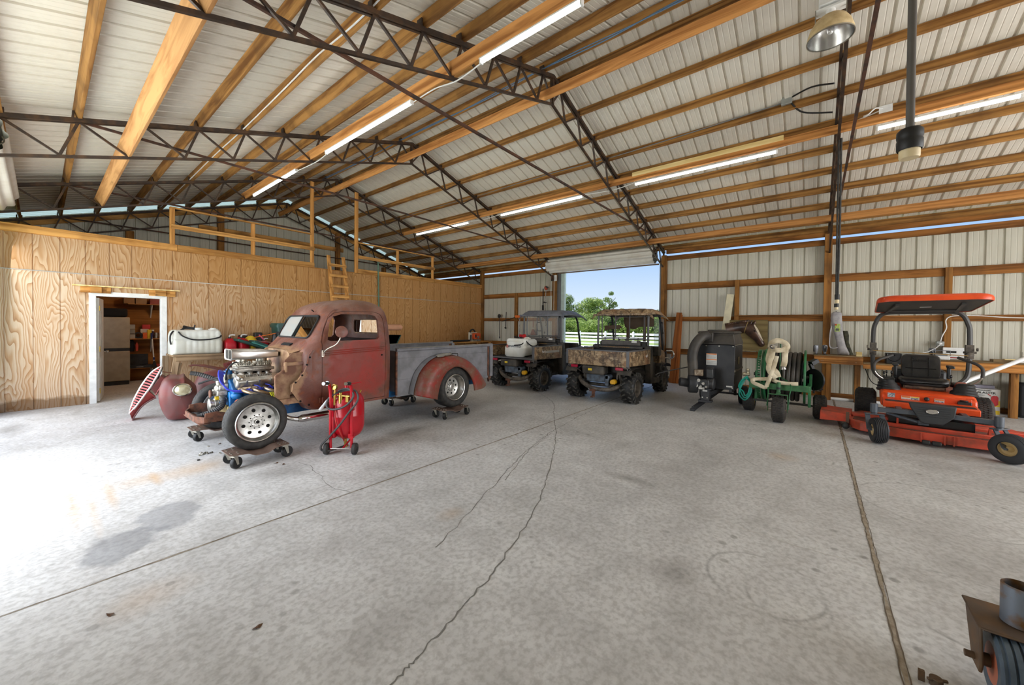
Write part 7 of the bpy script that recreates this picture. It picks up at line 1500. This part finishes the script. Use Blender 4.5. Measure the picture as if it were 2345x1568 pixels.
HO = thing('chain_hoist', 'chain hoist wheel with white plate beside the roll door at its far post', 'hoist', (11.1, 7.1, 3.2)); MB().lathe((11.1, 7.13, 3.22), (.4, -.9, 0), [(.03, -.02), (.11, -.03), (.09, 0), (.11, .03), (.03, .02)], 22).build('chain_wheel', m_rust, HO); MB().box((11.14, 6.98, 3.12), (11.15, 7.10, 3.32)).build('plate', m_white, HO); MB().tube([(11.08, 7.17, 3.2), (11.1, 7.17, 2.3), (11.1, 7.19, 1.9)], .008, 6).tube([(11.1, 7.06, 3.2), (11.12, 7.07, 2.1)], .008, 6).build('chain', zinc, HO)
# ------------------------------------------------------------------ rolled up doors
m_curt = M('white door curtain', col(228, 225, 216), .4, c2=col(214, 208, 196), vs=3)
def roll(nm, y0, y1, x, z, r, lb, lobes=11):
    o = thing(nm, None, None, (x, (y0+y1)/2, z), kind='structure'); R = []
    n = lobes*8
    for y in (y0, y1): R.append([Vector((x+(r+.02*math.cos(lobes*a))*math.cos(a), y, z+(r+.02*math.cos(lobes*a))*math.sin(a))) for a in [2*PI*k/n for k in range(n)]])
    MB().rings(R, cap=False).build('curtain_roll', m_curt, o, sharp=1.0)
    e = MB()
    for y in (y0+.005, y1-.005):
        P_ = []
        for k in range(lobes*8*3):
            a = 2*PI*k/(lobes*8); rr = .09+(r-.11)*k/(lobes*24); P_.append((x+(rr+.017*math.cos(lobes*a*.8))*math.cos(a), y, z+(rr+.017*math.cos(lobes*a*.8))*math.sin(a)))
        e.tube(P_, .007, 5)
    e.cyl((x, y0-.05, z), (x, y1+.05, z), .06); e.build('spiral_end', M('dull galvanised', col(84, 78, 66), .5, .5), o); return o
roll('door_2', 3.62, 7.24, 11.05, 3.63, .235, ''); roll('door_3', 7.12, 10.45, -.50, 3.62, .27, '')
dj = thing('trim_2', None, None, (XE, 5.2, 0), kind='structure'); MB().box((XE+.02, 6.92, 0), (XE+.06, 7.06, 3.42)).box((XE+.02, 3.48, 0), (XE+.06, 3.56, 3.42)).build('door_guide', M('grey guide', col(108, 110, 112), .5, .3), dj); MB().box((XE+.06, 6.78, 0), (XE+.16, 7.06, 3.6)).box((XE+.06, 3.47, 0), (XE+.16, 3.54, 3.6)).build('door_jamb', M('pale green trim', col(190, 206, 198), .5), dj); MB().box((11.2, 3.56, 3.365), (11.24, 6.95, 3.40)).build('bottom_bar', M('bar rust brown', col(110, 84, 66), .6), dj)
# ------------------------------------------------------------------ high bay lamp, drops and wires
HB = thing('high_bay_lamp', 'dusty dome high bay lamp hanging from the steel truss at upper right', 'lamp', (5.2, -.08, 4.6)); c_ = Vector((5.2, -.07, 4.60))
MB().lathe(c_, (0, 0, 1), [(.195, .0), (.198, .008), (.192, .05), (.17, .12), (.135, .18), (.10, .21), (.06, .225), (.001, .228)], 40).build('shade', M('dusty tan shade', col(220, 198, 152), .6, c2=col(196, 170, 124), vs=10), HB); MB().lathe(c_, (0, 0, 1), [(.19, .004), (.184, .05), (.162, .115), (.128, .172), (.09, .20), (.001, .21)], 40).build('reflector', M('brushed reflector', col(228, 226, 222), .25, .9), HB); MB().lathe(c_, (0, 0, 1), [(.192, -.004), (.2, -.004), (.2, .008), (.192, .008)], 40, loop=True).build('rim_ring', zinc, HB)
MB().ball(c_+V(0, 0, .10), (.035, .035, .06), 14).build('bulb', M('clear bulb', col(236, 234, 230), .1, .3), HB); MB().cyl(c_+V(0, 0, .225), c_+V(0, 0, .29), .04).box(c_+V(-.06, -.12, .29), c_+V(.06, .12, .31)).build('mount', m_white, HB); MB().box(c_+V(-.07, -.12, .33), c_+V(.07, .10, .50)).build('ballast', m_fix, HB, bevel=.01); MB().box(c_+V(-.072, -.08, .40), c_+V(-.068, .05, .46)).build('ballast_label', M('label rust', col(122, 76, 58), .6), HB); MB().box(c_+V(-.01, .12, .2), c_+V(.01, .13, .34)).box(c_+V(-.01, -.13, .2), c_+V(.01, -.12, .34)).cyl(c_+V(0, 0, .5), c_+V(0, -.09, .56), .015).build('bracket', zinc, HB)
HPp = thing('hanging_pipe', 'grey drop pipe with taped black and cream end hanging right of the dome lamp', 'pipe', (3.46, -.45, 2.7)); MB().cyl((3.55, -.45, 4.95), (3.47, -.45, 2.80), .021, n=12).build('pipe', M('grey conduit', col(96, 92, 88), .6, .2), HPp); MB().lathe((3.47, -.45, 2.66), (0, 0, 1), [(.056, .03), (.062, .04), (.062, .09), (.058, .10), (.063, .115), (.062, .15), (.05, .165), (.02, .165)], 24).build('tape_wrap', rubber_d, HPp); MB().lathe((3.47, -.45, 2.66), (0, 0, 1), [(.001, -.02), (.046, -.02), (.05, -.01), (.05, .045)], 24).build('cream_plug', M('cream plug', col(226, 206, 164), .5), HPp)
HC = thing('hanging_cable', 'pair of dark drop cords ending in connectors, hanging from the truss by the wall post', 'cord', (7.6, -.26, 2))
MB().tube([(7.62, -.235, 4.45), (7.60, -.238, 3.2), (7.6, -.245, 2.05)], .013, 8).tube([(7.62, -.262, 4.45), (7.60, -.268, 3.2), (7.6, -.262, 2.05)], .013, 8).build('cord_line', rubber, HC); MB().cyl((7.6, -.255, 2.08), (7.6, -.257, 2.0), .03).cyl((7.6, -.25, 1.94), (7.6, -.25, 1.885), .028).build('black_connector', rubber_d, HC); MB().cyl((7.6, -.257, 2.0), (7.6, -.255, 1.945), .025).cyl((7.6, -.25, 1.885), (7.6, -.25, 1.85), .023).build('cream_connector', M('cream plug', col(226, 206, 164), .5), HC)
def wire(nm, pts, r, m, lb, n=6): return solo(nm, MB().tube(spl(pts, n), r, 6), m, lb, 'wire', tuple(pts[0]))
wire('white_wire', [(2.07-.03, 0.4, zt(2.07)+.02), (2.03, 2.2, zt(2.07)+.06), (2.04, 3.6, zt(2.07)+.01), (2.05, 4.6, zt(2.07)+.07), (2.03, 5.4, zt(2.07)+.02), (2.06, 6.4, zt(2.07)+.05), (2.03, 7.4, zt(2.07)+.0), (2.05, 8.8, zt(2.07)+.05), (2.04, 10.8, zt(2.07)+.02), (2.04, 13.8, zt(2.07)+.02)], .009, m_white, 'white cable stapled along a purlin halfway down the left roof slope')
m_bw = M('blue white cable', col(96, 128, 160), .4)
wire('blue_wire', [(4.98, -1, zt(5.0)-.0), (4.985, 1.2, zt(5.0)+.05), (4.98, 2.4, zt(5.0)-.0), (4.985, 3.8, zt(5.0)+.05), (4.98, 5.4, zt(5.0)+.01), (4.985, 7.4, zt(5.0)+.04), (4.98, 9, zt(5.0)-.0), (4.985, 11, zt(5.0)+.03)], .009, m_bw, 'bluish cable sagging along the purlin just left of the ridge'); wire('blue_wire', [(4.965, -1, zt(5.0)+.03), (4.97, 1.6, zt(5.0)+.01), (4.97, 3.0, zt(5.0)+.04), (4.97, 4.6, zt(5.0)-.01), (4.97, 6.4, zt(5.0)+.04), (4.97, 8.4, zt(5.0)+.01), (4.97, 11, zt(5.0)+.05)], .008, m_bw, 'second bluish cable twisting beside the first near the ridge')
wire('grey_wire', [(7.37, .42, 5.12), (7.375, 2, 5.07), (7.375, 3.4, 5.04), (7.375, 5, 5.07), (7.375, 7.2, 5.03), (7.375, 9, 5.06), (7.375, 11, 5.04)], .009, M('grey cable', col(120, 122, 124), .5), 'grey cable clipped along the fourth purlin of the right slope')
JB = thing('junction_box', 'grey junction box on a right slope purlin with two black leads', 'junction box', (7.35, .42, 5.12)); MB().box((7.33, .34, 5.07), (7.38, .48, 5.19)).build('box', M('outlet grey', col(168, 172, 168), .4, .4), JB, bevel=.006); MB().tube(spl([(7.35, .35, 5.16), (7.1, .1, 5.1), (6.95, -.15, 4.98)], 6), .012, 6).tube(spl([(7.35, .35, 5.07), (7.4, .2, 4.9), (7.4, -.15, 4.78)], 6), .012, 6).build('black_lead', rubber_d, JB)
wire('light_lead', [(7.6, .52, 4.50), (7.6, .2, 4.55), (7.6, -.2, 4.6), (7.58, -.5, 4.66), (7.57, -.68, 4.70)], .008, m_white, 'white lead linking the tube lights on either side of the near truss'); wire('light_lead', [(3.12, 3.0, 4.50), (3.14, 3.4, 4.48), (3.13, 3.8, 4.53), (3.12, 4.24, 4.51)], .008, m_white, 'white lead linking the two nearest tube lights left of the ridge'); wire('light_lead', [(3.12, 6.62, 4.50), (3.14, 7.1, 4.48), (3.12, 7.86, 4.50)], .008, m_white, 'white lead linking the middle and far tube lights left of the ridge'); wire('light_lead', [(7.6, 2.9, 4.50), (7.63, 3.4, 4.46), (7.6, 4.1, 4.49)], .008, m_white, 'white lead linking two tube lights right of the second truss'); wire('light_lead', [(7.6, 6.48, 4.49), (7.62, 7.1, 4.46), (7.6, 7.7, 4.49)], .008, m_white, 'white lead linking the two farthest tube lights on the right slope')
SP = thing('light_switch', 'small white connector box on the plank near the dome lamp', 'connector', (7.56, -.72, 4.70)); MB().box((7.525, -.80, 4.64), (7.535, -.66, 4.74)).tube(spl([(7.53, -.7, 4.7), (7.50, -.62, 4.72), (7.5, -.55, 4.66), (7.53, -.5, 4.66)], 4), .01, 6).build('box', m_white, SP)
# ------------------------------------------------------------------ outside: ground, fence, trees
gs = M('mown grass', col(104, 134, 58), .9, c2=col(140, 150, 78), vs=1.2); gr_ = MB().sheet([[(x, y, -.06) for x in (-60, XW-.55)] for y in (-60, 80)]).sheet([[(x, y, -.06) for x in (XE+3.2, 20, 60, 140)] for y in (-40, 10, 40, 120)]).build('ground_lawn', gs, flat=True); gr_['kind'] = 'structure'
ap_ = MB().sheet([[(x, y, -.03) for x in (XE+.1, XE+3.4)] for y in (-12, 24)]).build('ground_apron', M('pale gravel', col(206, 200, 188), .9), flat=True); ap_['kind'] = 'structure'; gl = MB().sheet([[(x, y, -.05) for x in (21, 29.2)] for y in (-30, 90)]).build('ground_lane', M('pale gravel', col(206, 200, 188), .9), flat=True); gl['kind'] = 'structure'
m_vinyl = M('white vinyl', col(246, 246, 244), .4, c2=col(240, 240, 238))
FC = thing('board_fence', 'white four rail board fence across the pasture outside the door', 'fence', (30, 15, -.05))
for k in range(12):
    y = 4.2+2.42*k; MB().box((29.93, y-.065, -.06), (30.07, y+.065, 1.12)).prism([(y-.08, 1.12), (y+.08, 1.12), (y, 1.2)], 'x', 29.92, 30.08).build('fence_post', m_vinyl, FC)
for z, h in ((.98, .16), (.69, .16), (.40, .16), (.12, .14)): MB().box((29.97, 3, z-h/2), (30.01, 32, z+h/2)).build('fence_rail', m_vinyl, FC)
def foliage(nm, c1, c2):
    t = NT(nm); oi = t.coord(); n = t.noise(oi, .9, 4); t.set(t.b, 'Base Color', t.mix(t.ramp(n, [(.4, G0), (.6, G1)]), c1, c2)); t.b.inputs['Roughness'].default_value = .6
    tl = t.node('ShaderNodeBsdfTranslucent'); tl.inputs[0].default_value = c2; m = t.node('ShaderNodeMixShader'); m.inputs[0].default_value = .3; t.set(m, 1, t.b.outputs[0]); t.set(m, 2, tl); t.t.links.new(m.outputs[0], t.out.inputs[0]); return t.m
fol = [foliage('oak leaves', col(100, 124, 62), col(136, 154, 84)), foliage('bright leaves', col(120, 146, 66), col(150, 168, 90)), foliage('deep leaves', col(82, 108, 58), col(112, 132, 72))]
m_bark = M('bark', col(92, 80, 66), .9)
def tree(x, y, h, w, fi, lb, bush=False, open_=False):
    o = thing('tree', lb, 'tree', (x, y, -.06), group='trees beyond the pasture fence'); rr = random.Random(int(x*7+y*13))
    if not bush:
        tk = MB().tube([(x, y, -.06), (x+.1, y, h*.45), (x, y+.1, h*.8)], [.05*w, .04*w, .012*w], 8)
        for k in range(5): a = rr.uniform(0, 6.28); tk.tube([(x, y, h*(.35+.08*k)), (x+w*.3*math.cos(a), y+w*.3*math.sin(a), h*(.5+.08*k))], [.018*w, .006*w], 6)
        tk.build('trunk', m_bark, o)
    mb = MB(); z0 = .02 if bush else h*.34
    blobs = [(x+rr.gauss(0, w*.24), y+rr.gauss(0, w*.24), z0+(h-z0)*rr.uniform(.1, .88), w*rr.uniform(.13, .24)*(.6 if open_ else 1)) for _ in range(30 if not open_ else 16)]
    for bx_, by, bz, br in blobs:
        for _ in range(260):
            u = Vector((rr.gauss(0, 1), rr.gauss(0, 1), rr.gauss(0, 1))).normalized(); p = Vector((bx_, by, bz))+Vector((u.x, u.y, u.z*.75))*br*rr.uniform(.75, 1.05)
            if p.z < 0 or p.z > h: continue
            a = u.cross(Vector((rr.gauss(0, 1), rr.gauss(0, 1), rr.gauss(0, 1)))).normalized(); b_ = (u+.6*Vector((rr.gauss(0, 1), rr.gauss(0, 1), rr.gauss(0, 1)))).normalized().cross(a).normalized(); s_ = w*.019*rr.uniform(.7, 1.4)
            mb.add([p-a*s_, p+b_*s_*.6, p+a*s_, p-b_*s_*.6], [(0, 1, 2, 3)])
    mb.build('foliage', fol[fi], o, flat=True)
tree(58, 35.3, 7.4, 5.5, 0, 'tall oak showing just inside the far jamb of the open door'); tree(62, 31.0, 7.0, 6.4, 1, 'broad bright green tree rising between the two utility vehicle roofs'); tree(70, 31.6, 8.8, 5.2, 0, 'tall thin crowned tree sticking up above the camo roof', False, True)
for k, (x, y, h, w, fi, lb) in enumerate(((56, 32.5, 4.0, 6, 2, 'dark bushy tree behind the windshield post of the grey roofed vehicle'), (54, 28.5, 3.7, 6, 1, 'bright bushy tree between the two utility vehicles'), (55, 25, 4.3, 6, 0, 'bushy tree left behind the camo roofed vehicle'), (54, 21.6, 4.0, 6, 2, 'deep green bush seen through the camo vehicle cab'), (53, 18.4, 3.9, 6, 1, 'bright bush seen through the rear screen of the camo vehicle'), (54, 15.2, 4.2, 6, 2, 'deep green bush right of the camo vehicle rear posts'), (55, 12.0, 4.2, 6, 0, 'bushy tree near the right jamb of the open door'), (57, 39, 4.6, 7, 2, 'bushy tree at the far jamb behind the tall oak'), (50, 30, 2.6, 5, 1, 'low bush in front of the tree line, left part of the doorway'), (49, 24.5, 2.6, 5, 1, 'low bush in front of the tree line, middle of the doorway'), (50, 17, 2.8, 6, 0, 'low bush in front of the tree line, right part of the doorway'))): tree(x, y, h, w, fi, lb, True)
